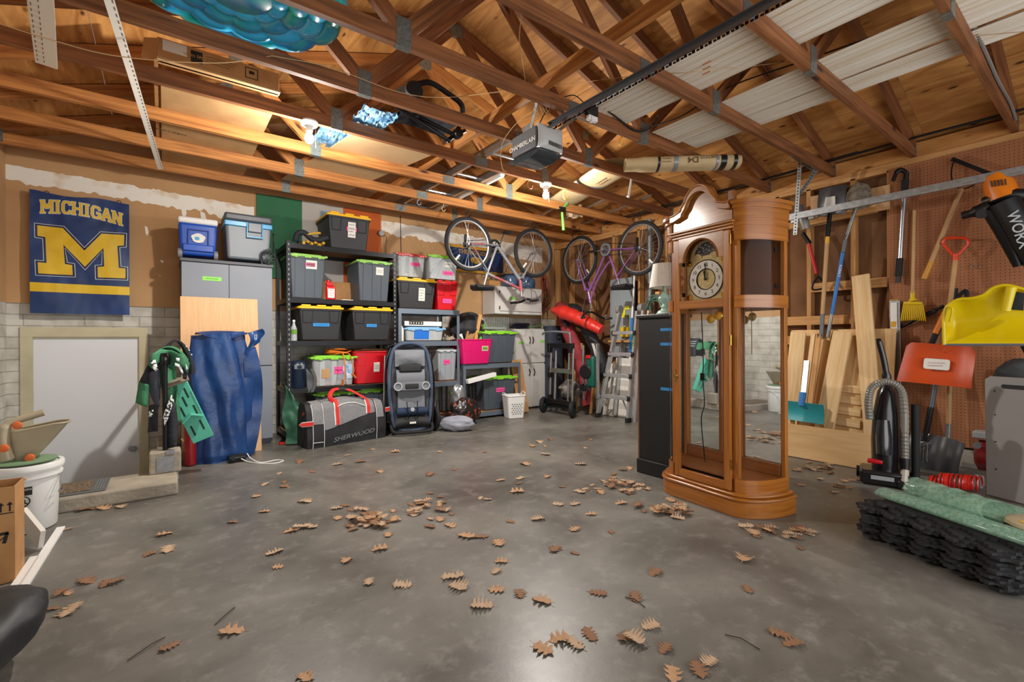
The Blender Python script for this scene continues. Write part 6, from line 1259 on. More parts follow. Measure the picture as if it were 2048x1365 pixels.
# white boards, articulated ladder
M_wb = mat('white_board', '#dcd9d0', .6)
g = G(); g.box((5.02, 4.02, .40), (.02, .62, .80), Euler((0, rad(6), 0)).to_matrix().to_4x4()); solo('white_door_panel', g, M_wb, 'white painted board leaning on the wall behind the aluminium ladder', 'board', sm=0, bev=.002)
g = G(); g.box((4.96, 4.36, .36), (.02, .20, .72), Euler((0, rad(6), 0)).to_matrix().to_4x4()); solo('white_door_panel', g, M_wb, 'narrow white board leaning left of the aluminium ladder', 'board', sm=0, bev=.002)
for k, (y, z, s, m_) in enumerate(((4.25, 1.16, (.06, .13, .14), mat('yellow_case', '#d5b41e', .5)), (4.00, 1.12, (.08, .26, .13), mat('mahogany_box', '#43201a', .5)))): g = G(); g.box((5.15, y, z), s); solo('small_case', g, m_, ['yellow plastic case on the ledge behind the ladder', 'dark red wooden crate on the ledge behind the ladder'][k], 'case', bev=.004)
g = G(); g.box((5.17, 4.15, 1.03), (.16, .75, .03)); solo('wall_ledge', g, M_stud, 'short pine shelf between the studs behind the ladder', 'shelf', sm=0)
t = thing('folding_ladder', 'silver articulated folding ladder standing folded by the right wall', 'ladder', (4.75, 4.0, 0)); LA = mat('ladder_aluminium', '#c4c6c8', .35, .7)
def LP(s, z): return V((4.70 + .16 * z, mix(4.36, 4.15, z / 1.4) if s else mix(3.84, 3.86, z / 1.4), z))
for s in (0, 1):
    g = G(); g.bar(LP(s, .05), LP(s, 1.42), .03, .062, up=(-1, 0, .1)); part('front_rail', g, LA, t, world=True, sm=0); g = G(); g.box(LP(s, .03), (.08, .045, .06)); part('rubber_foot', g, M_rubber, t, world=True, bev=.006)
for z in (.30, .58, .86, 1.14):
    a, b = LP(0, z), LP(1, z); g = G(); g.bar(a + V((-.035, 0, 0)), b + V((-.035, 0, 0)), .07, .045); part('rung', g, LA, t, world=True, bev=.004)
    for p in (a, b): g = G(); g.box(p + V((-.045, 0, 0)), (.04, .055, .06)); part('corner_bracket', g, M_black, t, world=True, bev=.01)
g = G(); g.bar(LP(1, .10), LP(1, .30).lerp(LP(0, .30), .30), .012, .018); g.bar(LP(0, .10), LP(1, .30).lerp(LP(0, .30), .72), .012, .018); part('diagonal_brace', g, LA, t, world=True)
for k, (y, x) in enumerate(((3.74, 4.72), (3.68, 4.76), (4.24, 4.9), (3.96, 4.93))):
    g = G(); g.bar((x, y, .02), (x + .17, y, 1.42 if k < 2 else 1.0), .03, .055, up=(-1, 0, .1)); part('rear_rail', g, [LA, mat('ladder_tan', '#b79b7e', .5), LA, LA][k], t, world=True, sm=0)
for y in (3.80, 4.17): g = G(); g.lathe([(.001, -.03), (.055, -.03), (.06, 0), (.055, .03), (.001, .03)], 22, Matrix.Translation((4.93, y, 1.46)) @ Matrix.Rotation(PI / 2, 4, 'X')); part('hinge', g, mat('hinge_grey', '#a09d9a', .4, .5), t, world=True)
text('lettering', 'GORILLA', .07, Matrix.Translation(LP(0, .98) + V((-.033, -.0, 0))) @ Matrix.Rotation(-PI / 2, 4, 'Z') @ Matrix.Rotation(PI / 2, 4, 'X') @ Matrix.Rotation(PI / 2, 4, 'Z'), mat('ladder_green', '#2f7a2f', .5), t)
# electric panel, pole, pipe, hose coil, green hose
M_pan = mat('panel_grey', '#8f999c', .45)
t = thing('electric_panel', 'tall grey electric panel with two yellow notes on the right wall', 'electric panel', (5.21, 4.35, .80))
g = G(); g.box((5.215, 4.35, 1.36), (.08, .39, 1.12)); part('panel_box', g, M_pan, t, world=True, bev=.006); g = G(); g.box((5.172, 4.40, 1.36), (.012, .20, 1.04)); part('panel_door', g, M_pan, t, world=True, bev=.003)
for p, s, tx in ((wX(1242, 628, 5.165), (.15, .11), '~2,.10'), (wX(1254, 616, 5.165), (.08, .05), '~1,.05')): g = G(); g.box(p, (.003, s[0], s[1])); part('yellow_note', g, mat('note_yellow', '#e6e21e', .6), t, world=True); text('handwriting', tx, .03, wallM(p + V((-.003, 0, 0)), (-1, 0, 0)), M_ink, t)
t = thing('extension_pole', 'white and blue telescopic pole leaning beside the electric panel', 'pole', (5.0, 4.08, 0)); a = V((5.00, 4.10, .003)); b = V((5.17, 4.10, 1.98))
g = G(); g.cyl(a, b, .013, n=10); part('white_pole', g, M_white, t, world=True); g = G(); g.cyl(a.lerp(b, .44), a.lerp(b, .68), .019, n=10); part('blue_sleeve', g, mat('tool_blue', '#1f6fb8', .4), t, world=True)
g = G(); g.cyl((5.20, 3.87, 2.66), (5.20, 3.87, .15), .032, n=16); solo('drain_pipe', g, mat('grey_pipe', '#7b8487', .4, .4), 'vertical grey pipe running down the right wall behind the purple bicycle', 'pipe')
t = thing('hose_coil', 'coiled green cord with a red plug hanging on a wooden block on the right wall', 'cord', (5.12, 3.66, 1.45)); g = G(); R = random.Random(5)
for k in range(12): g.ring((5.14 - .008 * k, 3.68 + R.uniform(-.03, .03), 1.47 - R.uniform(0, .04)), (1, R.uniform(-.25, .25), R.uniform(-.1, .1)), R.uniform(.11, .17), .0075, 34, 6)
part('cord_loops', g, mat('green_cord', '#4c6b5c', .5), t, world=True); g = G(); g.box((5.16, 3.68, 1.62), (.14, .06, .10)); part('wooden_block', g, M_stud, t, world=True, bev=.003); g = G(); g.box((5.0, 3.74, 1.30), (.03, .03, .08)); g.box((5.0, 3.71, 1.27), (.03, .06, .03)); part('red_plug', g, M_red, t, world=True, bev=.006)
# black cabinet and lamp behind the clock
t = thing('black_cabinet', 'tall black cabinet with strips of blue tape standing left of the grandfather clock', 'cabinet', (3.27, 2.20, 0)); M_lam = mat('black_laminate', '#17181b', .5)
g = G(); g.box((3.27, 2.20, .63), (.48, .33, 1.22), ); part('carcass', g, M_lam, t, world=True, bev=.003); g = G(); g.box((3.265, 2.20, 1.235), (.52, .35, .03)); part('top_slab', g, M_lam, t, world=True, bev=.008)
g = G(); g.box((3.26, 2.20, .055), (.50, .35, .11)); part('plinth', g, M_lam, t, world=True, bev=.004); g = G(); g.box((3.29, 2.375, .68), (.50, .016, 1.14)); part('back_panel', g, mat('brown_hardboard', '#7b5232', .7), t, world=True)
for z in (1.13, .68, 1.02): g = G(); g.box((3.028, 2.10, z), (.003, .12, .022)); part('blue_tape', g, M_bluet, t, world=True)
t = thing('table_lamp', 'pale green table lamp with a cream linen shade on the black cabinet', 'lamp', (3.25, 2.28, 1.252)); M_mint = mat('mint_ceramic', '#a7c9bb', .3, coat=.3)
g = G(); g.lathe([(.001, 0), (.065, 0), (.068, .012), (.055, .022), (.05, .035), (.028, .045), (.022, .06), (.034, .068), (.02, .078), (.018, .09), (.045, .12), (.048, .14), (.03, .165), (.016, .18), (.022, .19), (.014, .20), (.016, .23), (.011, .25), (.011, .30)], 28); part('turned_base', g, M_mint, t)
g = G(); g.lathe([(.118, .225), (.088, .415), (.086, .415), (.116, .225), (.118, .225)], 40); part('lamp_shade', g, mat('linen_shade', '#d5cfc4', .9, col2='#c9c2b6', ns=80, bump=.3, bs=200), t); g = G(); g.tube(smooth([(0, .02, .03), (-.06, .12, .005), (-.10, .10, -.2), (-.11, .06, -.25)], 5), .003, 5); part('lamp_cord', g, M_black, t)
# ---------------------------------------------------------------- curio grandfather clock with a mirror back and curved glass sides
M_oak = wood('honey_oak', '#8c5016', '#ad6c26', rough=.32, knots=False, along=3, across=55, coat=.5)
M_oakd = wood('oak_shade', '#744012', '#90541e', rough=.35, knots=False, along=3, across=55, coat=.4)
M_ven = wood('oak_veneer', '#8a551f', '#ac7840', rough=.22, knots=False, along=4, across=40, coat=.9)
M_glass = mat('clock_glass', '#ffffff', .02, trans=1.0); MATS['clock_glass'].node_tree.nodes['Principled BSDF'].inputs['IOR'].default_value = 1.12
M_brass = mat('polished_brass', '#c9a24a', .2, 1.0); M_silver = mat('dial_silver', '#f2f1ea', .35); M_dialg = mat('dial_gilt', '#dccf9c', .3, .3, col2='#bfae74', ns=60)
M_mir = mat('mirror_back', '#e9ecec', .02, 1.0)
KX = V((-.089, -.996, 0)).normalized(); KY = V((KX.y * -1, KX.x, 0)); KY = V((.996, -.089, 0)).normalized()
MK = Matrix(((KX.x, KY.x, 0, 2.766), (KX.y, KY.y, 0, 1.66), (0, 0, 1, 0), (0, 0, 0, 1)))
clk = thing('grandfather_clock', 'honey oak grandfather clock curio cabinet with curved glass sides and a mirror back', 'clock', M=MK)
HW, BW, DP = .225, .365, .325
def plan(off=0., n=12, HW=HW, BW=BW, DP=DP):      # footprint: flat front, quarter-ellipse sides, straight back
    q = []
    for k in range(n + 1): a = PI / 2 * k / n; q.append((HW + (BW - HW + off) * math.sin(a), -off + (DP * .92 + off) * (1 - math.cos(a))))
    q.append((BW + off, DP)); return [(-x, y) for x, y in q[::-1]] + q
def slab(name, z0, z1, off, m=M_oak, bev=.004): g = G(); g.prism(plan(off)[::-1], TR(0, 0, z0), z1 - z0); return part(name, g, m, clk, bev=bev)
slab('base_plinth', 0, .095, .045); slab('base_moulding', .095, .115, .055, bev=.008); slab('base_moulding', .115, .135, .035, bev=.008)
def curvewall(name, z0, z1, off, th, m, side, a0=0, a1=1): 
    pl = [p for p in plan(off) if p[0] * side > 0]; pl = pl if side > 0 else pl[::-1]; n = len(pl) - 1
    i0, i1 = int(a0 * n), int(round(a1 * n)); pl = pl[i0:i1 + 1]; g = G(); cx, cy = side * HW * .4, DP
    inner = []
    for i, p in enumerate(pl):
        a = pl[max(0, i - 1)]; b = pl[min(len(pl) - 1, i + 1)]; d = V((b[0] - a[0], b[1] - a[1], 0)).normalized(); nn = V((-d.y, d.x, 0)) * side; inner.append((p[0] + nn.x * th, p[1] + nn.y * th))
    poly = pl + inner[::-1]; g.prism(poly if side < 0 else poly[::-1], TR(0, 0, z0), z1 - z0)
    return part(name, g, m, clk, sm=50)
def vpost(x, y, w_, d_, z0, z1, name='post', m=M_oak, par=None): g = G(); g.box((x, y, (z0 + z1) / 2), (w_, d_, z1 - z0)); return part(name, g, m, par or clk, bev=.003)
for s in (-1, 1):
    vpost(s * (HW - .002), .022, .034, .036, .135, 1.76); vpost(s * (BW - .012), DP - .02, .026, .036, .135, 1.66)
    curvewall('lower_skirt', .135, .215, .004, .02, M_oak, s); curvewall('side_glass', .215, 1.245, .0, .004, M_glass, s, .08, .92)
    curvewall('middle_rail', 1.245, 1.32, .004, .025, M_oak, s); curvewall('upper_side_glass', 1.32, 1.65, .0, .004, M_glass, s, .08, .92); curvewall('frieze', 1.65, 1.775, .004, .025, M_oak, s)
    curvewall('frieze_bead', 1.735, 1.76, .014, .02, M_oak, s); curvewall('crown_moulding', 1.775, 1.84, .012, .03, M_oak, s); curvewall('crown_moulding', 1.84, 1.865, .026, .04, M_oak, s); curvewall('crown_moulding', 1.865, 1.885, .042, .05, M_oak, s)
g = G(); g.prism(plan(-.006)[::-1], TR(0, 0, .135), .012); g.prism(plan(-.03)[::-1], TR(0, 0, 1.86), .012); part('floor_and_top_board', g, M_oakd, clk)
g = G(); g.prism(plan(-.02)[::-1], TR(0, 0, .20), .008); part('display_deck', g, M_oakd, clk)
g = G(); g.box((0, DP - .012, .74), (2 * BW - .05, .006, 1.05)); part('mirror', g, M_mir, clk, sm=0)
g = G(); g.box((0, DP - .004, 1.0), (2 * BW - .02, .008, 1.74)); part('back_board', g, M_oakd, clk, sm=0)
g = G(); g.box((0, DP - .012, 1.50), (2 * BW - .05, .006, .46)); part('dark_backing', g, mat('walnut_dark', '#7a4a2a', .5), clk, sm=0)
for x, nm in ((-.07, 0), (.075, 0)): vpost(x, DP - .026, .024, .018, .205, 1.25, 'inner_stile', M_oakd)
g = G(); g.box((0, DP - .03, .245), (2 * BW - .06, .02, .075)); part('inner_rail', g, M_oakd, clk, bev=.003)
# flat front: frieze panel with broken arch pediment
def arch(x, dz=0):      # outline of the swan pediment above the front
    ax = abs(x)
    if ax < .098: return 1.875 + dz + .115 * math.sqrt(max(0, 1 - (ax / .105) ** 2)) * 1.18
    if ax < .13: return mix(1.925, 1.89, (ax - .098) / .032) + dz
    return mix(1.875, 1.855, min(1, (ax - .13) / .06)) + dz
xs = [-.215 + .43 * i / 86 for i in range(87)]
g = G(); g.prism([(x, arch(x) - .012) for x in xs] + [(.215, 1.76), (-.215, 1.76)], Matrix(((1, 0, 0, 0), (0, 0, 1, -.004), (0, 1, 0, 0), (0, 0, 0, 1))), .022); part('pediment_panel', g, M_ven, clk, sm=20)
for off, r0, y0 in ((.0, .012, -.018), (.016, .010, -.032), (.028, .008, -.044)):
    g = G(); g.tube([(x, y0, arch(x, off)) for x in xs], r0, 8); g.tube([(x, .01, arch(x, off)) for x in xs], r0 + .002, 6); part('pediment_moulding', g, M_oak, clk, sm=50)
g = G(); g.prism([(x, arch(x, .028)) for x in xs] + [(x, arch(x, -.01)) for x in xs[::-1]], Matrix(((1, 0, 0, 0), (0, 0, 1, -.044), (0, 1, 0, 0), (0, 0, 0, 1))), .05); part('pediment_moulding', g, M_oak, clk, sm=20)
g = G(); g.box((0, -.012, 1.768), (.47, .05, .016)); g.box((0, -.008, 1.752), (.46, .035, .016)); g.box((0, -.004, 1.735), (.45, .02, .02)); part('front_moulding', g, M_oak, clk, bev=.006)
g = G(); g.box((.20, .02, 1.93), (.035, .04, .06)); part('finial_block', g, M_oakd, clk, bev=.003)
g = G(); g.prism([(-.205, 1.28), (.205, 1.28), (.205, 1.725), (-.205, 1.725)], Matrix(((1, 0, 0, 0), (0, 0, 1, .10), (0, 1, 0, 0), (0, 0, 0, 1))), .004)
# door with arched dial window and tall lower window
dr = None
g = G()
for s in (-1, 1): g.box((s * .183, -.008, .93), (.044, .024, 1.58))
g.box((0, -.008, .165), (.33, .024, .055)); g.box((0, -.008, 1.283), (.33, .024, .055)); dr = part('front_door', g, M_oak, clk, bev=.004)
ap = [(.16 * math.cos(a) if 0 else .125 * math.cos(a), 1.565 + .135 * math.sin(a)) for a in [PI * k / 20 for k in range(21)]]
poly = [(-.163, 1.722), (.163, 1.722), (.163, 1.565)] + ap + [(-.163, 1.565)]
g = G(); F_ = Matrix(((1, 0, 0, 0), (0, 0, 1, -.02), (0, 1, 0, 0), (0, 0, 0, 1)))
for i in range(20):
    (xa, za), (xb, zb) = ap[i], ap[i + 1]; xo, xp = mix(.163, -.163, i / 20), mix(.163, -.163, (i + 1) / 20); g.prism([(xa, za), (xo, 1.722), (xp, 1.722), (xb, zb)], F_, .022)
for s in (-1, 1): g.prism([(s * .125, 1.565), (s * .163, 1.565), (s * .163, 1.722)], F_, .022)
part('arched_head', g, M_ven, dr, sm=20)
g = G(); g.tube([(x, -.02, z) for x, z in ap], .006, 6); part('arch_bead', g, M_oakd, dr)
g = G(); g.box((0, -.006, .72), (.33, .004, 1.08)); g.box((0, -.006, 1.51), (.33, .004, .42)); part('door_glass', g, M_glass, dr, sm=0)
for z in (1.66, 1.05, .30): g = G(); g.cyl((.21, -.018, z - .03), (.21, -.018, z + .03), .005, n=8); part('hinge', g, M_brass, dr)
g = G(); g.lathe([(.001, .004), (.012, .003), (.014, 0)], 14, TR(-.19, -.021, .81, rx=PI / 2)); g.box((-.19, -.03, .81), (.03, .012, .006)); g.box((-.19, -.021, .81), (.01, .003, .09)); part('key', g, M_brass, dr)
# dial: gilt plate, silver chapter ring, numerals, moon dial, hands
g = G(); g.prism([(-.145, 1.315), (.145, 1.315), (.145, 1.575)] + [(.118 * math.cos(a), 1.585 + .115 * math.sin(a)) for a in [PI * k / 18 for k in range(19)]] + [(-.145, 1.575)], Matrix(((1, 0, 0, 0), (0, 0, 1, .045), (0, 1, 0, 0), (0, 0, 0, 1))), .003); dial = part('dial_plate', g, M_dialg, clk, sm=0)
DF = TR(0, .044, 1.445, rx=PI / 2)
g = G(); g.lathe([(.066, .0), (.066, .004), (.122, .004), (.124, .0), (.066, .0)], 48, DF); part('chapter_ring', g, M_silver, dial); g = G(); g.lathe([(.064, 0), (.066, .006), (.070, .006), (.071, 0), (.064, 0)], 40, DF); g.ring((0, .040, 1.445), (0, 1, 0), .124, .003, 48, 6); part('ring_edges', g, M_blackm, dial)
for k in range(1, 13): a = PI / 2 - 2 * PI * k / 12; text('numeral', str(k), .034, DF @ TR(.095 * math.cos(a), .095 * math.sin(a), .0048), M_ink, dial, world=False, ext=.0004) if 0 else text('numeral', str(k), .034, MK @ DF @ TR(.095 * math.cos(a), .095 * math.sin(a), .0048), M_ink, dial, ext=.0004)
g = G(); g.bar((0, .034, 1.445), (-.010, .034, 1.50), .003, .009, up=(1, 0, 0)); g.bar((0, .032, 1.445), (.004, .032, 1.545), .003, .006, up=(1, 0, 0)); g.lathe([(.001, .012), (.008, .012), (.009, .008)], 12, DF); part('clock_hands', g, M_black, dial)
g = G(); g.lathe([(.001, .002), (.085, .002), (.085, 0)], 30, TR(0, .044, 1.60, rx=PI / 2), a0=0, a1=PI); part('moon_dial', g, mat('night_blue', '#39424d', .4, col2='#cfd0c0', ns=90, detail=1, lo_=.62, hi_=.66), dial)
for s in (-1, 1): g = G(); g.lathe([(.001, .006), (.034, .006), (.034, .003)], 18, TR(s * .06, .044, 1.582, rx=PI / 2), a0=0, a1=PI); part('moon_hump', g, M_dialg, dial)
for s, z in ((-1, 1.335), (1, 1.335), (-1, 1.56), (1, 1.56)): g = G(); g.lathe([(.001, .005), (.018, .004), (.02, 0)], 12, TR(s * .125, .044, z, rx=PI / 2)); part('corner_ornament', g, M_brass, dial)
g = G(); g.box((0, .11, 1.42), (.14, .09, .13)); part('movement', g, M_brass, clk, bev=.003); g = G(); g.lathe([(.001, 0), (.07, 0), (.07, .002), (.001, .002)], 30, TR(0, .20, 1.57, rx=PI / 2)); g.box((0, .21, 1.45), (.05, .03, .2)); part('chime_plate', g, M_dialg, clk)
g = G(); g.cyl((-.02, .12, 1.36), (-.02, .12, 1.16), .003, n=6); g.cyl((.03, .12, 1.36), (.03, .12, .95), .003, n=6); g.lathe([(.001, .006), (.028, .004), (.03, 0), (.001, -.004)], 22, TR(-.02, .12, 1.19, rx=PI / 2)); g.lathe([(.001, .006), (.028, .004), (.03, 0), (.001, -.004)], 22, TR(.035, .12, 1.21, rx=PI / 2)); part('pendulum_rods', g, M_brass, clk)
for s in (-1, 1):
    for z in (1.60, 1.38): g = G(); g.box((s * .335, .25, z), (.012, .03, .03)); part('glass_clip', g, M_blackm, clk, bev=.004)
g = G(); g.tube(smooth([(-.12, .16, 1.24), (-.115, .17, .9), (-.12, .17, .80), (-.10, .16, .62), (-.125, .16, .5), (-.105, .17, .22)], 6), .0035, 6); g.box((-.118, .165, .80), (.022, .02, .05)); part('lamp_cord_switch', g, M_black, clk)
# ---------------------------------------------------------------- right wall: tools, lumber, pegboard, vacuum, track
M_hnd = mat('ash_handle', '#b98f5c', .5, col2='#c8a06c', ns=6); M_steelw = mat('worn_steel', '#7d8083', .45, .6, col2='#a39a8b', ns=14)
def shaft(g, a, b, r, r2=None): g.cyl(a, b, r, r2, 14)
t = thing('tool_rack', 'pine board with metal clips nailed across the studs, three shovels hanging on it', 'rack', (5.2, 1.65, 2.0))
a = wX(1579, 453, 5.20); b = wX(1753, 417, 5.20); g = G(); g.bar(a, b, .045, .07); part('rack_board', g, M_stud, t, world=True, sm=0)
g = G(); [g.box(a.lerp(b, k) + V((-.035, 0, .03)), (.05, .05, .03)) for k in (.08, .3, .52, .62, .85)]; part('clips', g, M_galv, t, world=True, bev=.003)
for q_, s_, l_ in (((1640, 420), (.02, .16, .30), 'pale board behind the square shovel blade'), ((1750, 400), (.02, .22, .22), 'pale board right of the muddy round shovel blade')): g = G(); g.box(wX(*q_, 5.23), s_); solo('backing_board', g, M_plyp, l_, 'board', sm=0)
def blade(c, w_, h_, M, fn, m, t, nm='blade', th=.004):
    g = G(M=M); g.sheet(lambda u, v: ((u - .5) * w_ * fn(v), (v - .5) * h_, .035 * (2 * u - 1) ** 2 * -1 + .02 * math.sin(PI * v)), 16, 16, th); return part(nm, g, m, t, world=True, sm=60)
def face_(p, q, X):      # frame on plane X with y from p to q
    d = (q - p).normalized(); n = V((-1, 0, 0)); x = d.cross(n).normalized(); M = Matrix(((x.x, d.x, n.x), (x.y, d.y, n.y), (x.z, d.z, n.z))).to_4x4(); M.translation = (p + q) / 2; return M
# red handled shovel
t = thing('shovel', 'shovel with a red shaft and black D grip, left of the three on the rack', 'shovel', tuple(wX(1636, 585, 5.12)))
p = [wX(*q, 5.14) for q in ((1603, 436), (1612, 475), (1620, 488), (1637, 547), (1640, 556))]
blade(0, .10, .26, face_(wX(1612, 470, 5.15), wX(1592, 400, 5.15), 5.15), lambda v: 1 - .3 * v ** 4, M_steelw, t); g = G(); g.tube([wX(1606, 468, 5.14), wX(1620, 487, 5.14)], [.02, .018], 12); shaft(g, wX(1606, 466, 5.14), wX(1617, 487, 5.14), .016); part('socket', g, M_blackm, t, world=True)
g = G(); shaft(g, wX(1617, 485, 5.14), wX(1633, 548, 5.14), .015); part('shaft', g, mat('tool_red', '#c3242c', .35), t, world=True)
g = G(); c1 = wX(1636, 553, 5.13); g.tube(smooth([c1, c1 + V((0, .035, -.05)), c1 + V((0, .05, -.12)), c1 + V((0, -.0, -.13)), c1 + V((0, -.06, -.11)), c1 + V((0, -.03, -.04)), c1], 4), .009, 8); part('grip', g, M_blackm, t, world=True)
def tool(label, name, bl, pts, grip=None):
    pass
# yellow shafted square shovel, blue shafted round shovel
t = thing('shovel', 'square mouth shovel with a yellow fibreglass shaft, middle of the three on the rack', 'shovel', tuple(wX(1641, 676, 5.0)))
blade(0, .235, .27, face_(wX(1660, 432, 5.15), wX(1664, 372, 5.15), 5.15) @ TR(0, .0, .01), lambda v: 1, mat('grey_steel', '#4f5257', .4, .5, col2='#6a6c70', ns=9), t); g = G(); g.prism([(-.05, -.06), (.05, -.06), (.04, .05), (-.04, .05)], face_(wX(1660, 425, 5.13), wX(1663, 385, 5.13), 5.1) @ TR(0, 0, .02), .002); part('maker_sticker', g, M_label, t, world=True)
g = G(); shaft(g, wX(1660, 425, 5.12), wX(1655, 475, 5.11), .019); part('socket', g, M_blackm, t, world=True)
for q0, q1, m_, nm in (((1655, 474), (1654, 487), mat('collar_yellow', '#e0a92b', .4), 'collar'), ((1654, 486), (1645, 630), M_hnd, 'shaft'), ((1645, 628), (1643, 676), M_dgrey, 'grip')): g = G(); shaft(g, wX(*q0, 5.10), wX(*q1, 5.10), .019 if nm != 'shaft' else .0185); part(nm, g, m_, t, world=True)
t = thing('shovel', 'muddy round shovel with a blue shaft, KOBALT printed, right of the three on the rack', 'shovel', tuple(wX(1659, 675, 5.0)))
blade(0, .20, .24, face_(wX(1715, 420, 5.13), wX(1716, 362, 5.13), 5.13), lambda v: math.sqrt(max(.02, 1 - max(0, (v - .4) / .6) ** 2.4)) * mix(.75, 1, min(1, v * 3)), mat('muddy_steel', '#8b8578', .8, col2='#57452f', ns=22, bump=.6, bs=40), t)
for q0, q1, m_, nm in (((1712, 415), (1694, 470), M_steelw, 'socket'), ((1696, 465), (1690, 480), M_chrome, 'ferrule'), ((1691, 478), (1686, 505), M_dgrey, 'sleeve'), ((1686, 503), (1664, 628), mat('tool_blue', '#1f6fb8', .4), 'shaft'), ((1664, 626), (1655, 676), M_steelw, 'grip')): g = G(); shaft(g, wX(*q0, 5.10), wX(*q1, 5.08), .0165); part(nm, g, m_, t, world=True)
q0, q1 = wX(1686, 515, 5.085), wX(1676, 570, 5.085); text('lettering', 'KOBALT', .03, face_(q0.lerp(q1, .1), q0.lerp(q1, .9), 5) @ TR(0, 0, .018) @ Matrix.Rotation(PI / 2, 4, 'Z'), M_white, t)
# lumber leaning on the wall
M_pine = wood('fresh_pine', '#d0a871', '#e6c898', kc='#6b4422'); M_plyf = wood('fresh_plywood', '#cda26a', '#e0bc86', knots=False, along=1.5, across=12, ply=True)
def lean(label, u, w_, zt, xb, xt, y0, y1=None, th=.035, m=M_pine, nm='pine_board', z0=.003, grp='boards leaning on the right wall'):
    """board leaning in the plane rising from x=xb at the floor to x=xt at its top; y drifts from y0 to y1"""
    y1 = y0 if y1 is None else y1; a = V((xb, y0, z0)); b = V((xt, y1, zt)); g = G(); g.bar(a, b, w_, th, up=(-1, 0, .3)); return solo(nm, g, m, label, 'board', group=grp, sm=0, bev=.002)
a, b = wX(1582, 664, 5.12), wX(1792, 660, 5.12); g = G(); F = frame((0, 1, 0), (-1, 0, .25)); g.box(((4.93 + 5.14) / 2, (a.y + b.y) / 2, .58), (a.y - b.y, 1.14, .016), Matrix(((0, math.sin(.18), -math.cos(.18), 0), (1, 0, 0, 0), (0, math.cos(.18), math.sin(.18), 0), (0, 0, 0, 1)))); solo('plywood_sheet', g, M_plyf, 'large plywood sheet leaning on the studs behind the loose boards', 'plywood', sm=0)
lean('wide pine plank, the tallest of the leaning boards, its top cut square', 0, .135, 1.64, 4.90, 5.16, 1.33, 1.51)
lean('shorter pine plank leaning left of the tallest one', 0, .15, 1.12, 4.84, 5.06, 1.74, 1.62)
lean('pale board at the left end, just behind the grandfather clock', 0, .14, 1.12, 4.93, 5.06, 2.05, 2.0, th=.02)
lean('thin pine strip, left of two above the teal snow pusher', 0, .035, 1.10, 4.86, 5.02, 1.92, 1.85, th=.03); lean('thin pine strip, right of two above the teal snow pusher', 0, .035, 1.10, 4.86, 5.02, 1.87, 1.80, th=.03, m=M_stud)
a, b = wZ(1572, 912, 0), wZ(1736, 942, 0); d = (a - b).normalized(); g = G(); L_ = (a - b).length; n = V((d.y, -d.x, 0)); n = n if n.x > 0 else -n; c_ = (a + b) / 2; up = (V((0, 0, 1)) + n * .35).normalized(); g.box(c_ + up * .145 + V((0, 0, .003)), (L_ + .25, .29, .018), Matrix(((d.x, up.x, 0, 0), (d.y, up.y, 0, 0), (d.z, up.z, 1, 0), (0, 0, 0, 1))) if 0 else frame(d, up.cross(d)) ); solo('plywood_strip', g, M_plyf, 'long plywood strip standing on edge along the foot of the leaning boards', 'plywood', sm=0)
t = thing('slatted_pallet', 'small slatted wooden piece standing between the two wide planks', 'slats', (4.93, 1.55, .2)); 
for k in range(4): g = G(); g.bar((4.96 + .02 * k, 1.66, .30 + .10 * k), (4.96 + .02 * k, 1.46, .29 + .10 * k), .018, .07); part('slat', g, M_pine, t, world=True, sm=0)
g = G(); g.bar((4.98, 1.50, .003), (5.07, 1.50, .72), .03, .02); g.bar((4.98, 1.62, .003), (5.07, 1.62, .72), .03, .02); part('back_stile', g, M_stud, t, world=True, sm=0)
t = thing('snow_pusher', 'teal metal snow pusher with a silver handle standing before the leaning boards', 'snow pusher', (4.74, 1.75, .31)); a, b = wX(1573, 830, 4.76), wX(1649, 838, 4.76); M_tl = mat('teal_metal', '#2f9aa0', .4, col2='#2a8b93', ns=4)
g = G(); g.sheet(lambda u, v: (4.74 + .02 * math.sin(PI * v), mix(a.y + .06, b.y, u), mix(.47, .29, v) - .01 * u), 4, 10, .006); part('blade', g, M_tl, t, world=True); g = G(); g.bar(wX(1603, 812, 4.74), wX(1606, 785, 4.76), .05, .03, up=(-1, 0, 0)); part('blue_socket', g, mat('socket_blue', '#2f74b5', .4), t, world=True)
g = G(); g.bar(wX(1606, 800, 4.77), wX(1614, 722, 4.88), .045, .02, up=(-1, 0, 0)); part('handle', g, M_alu, t, world=True); g = G(); g.bar((4.80, 1.70, .003), (4.80, 1.70, .29), .03, .03); g.bar((4.80, 1.95, .003), (4.80, 1.95, .29), .03, .03); part('foot_strut', g, M_stud, t, world=True)
# level
t = thing('spirit_level', 'long aluminium level with a yellow vial standing at the left edge of the pegboard', 'level', tuple(wX(1790, 735, 5.1)))
a, b = wX(1790, 600, 5.20), wX(1792, 860, 5.14); g = G(); g.bar(a, b, .075, .022, up=(-1, 0, 0)); part('level_body', g, M_alu, t, world=True, bev=.002); g = G(); g.bar(wX(1788, 606, 5.19), wX(1789, 665, 5.18), .045, .024, up=(-1, 0, 0)); part('white_face', g, M_white, t, world=True)
g = G(); g.box(wX(1787, 649, 5.17), (.006, .032, .05)); g.box(wX(1789, 600, 5.185), (.02, .06, .006)); part('yellow_vial', g, mat('vial_yellow', '#e0a51c', .4), t, world=True)
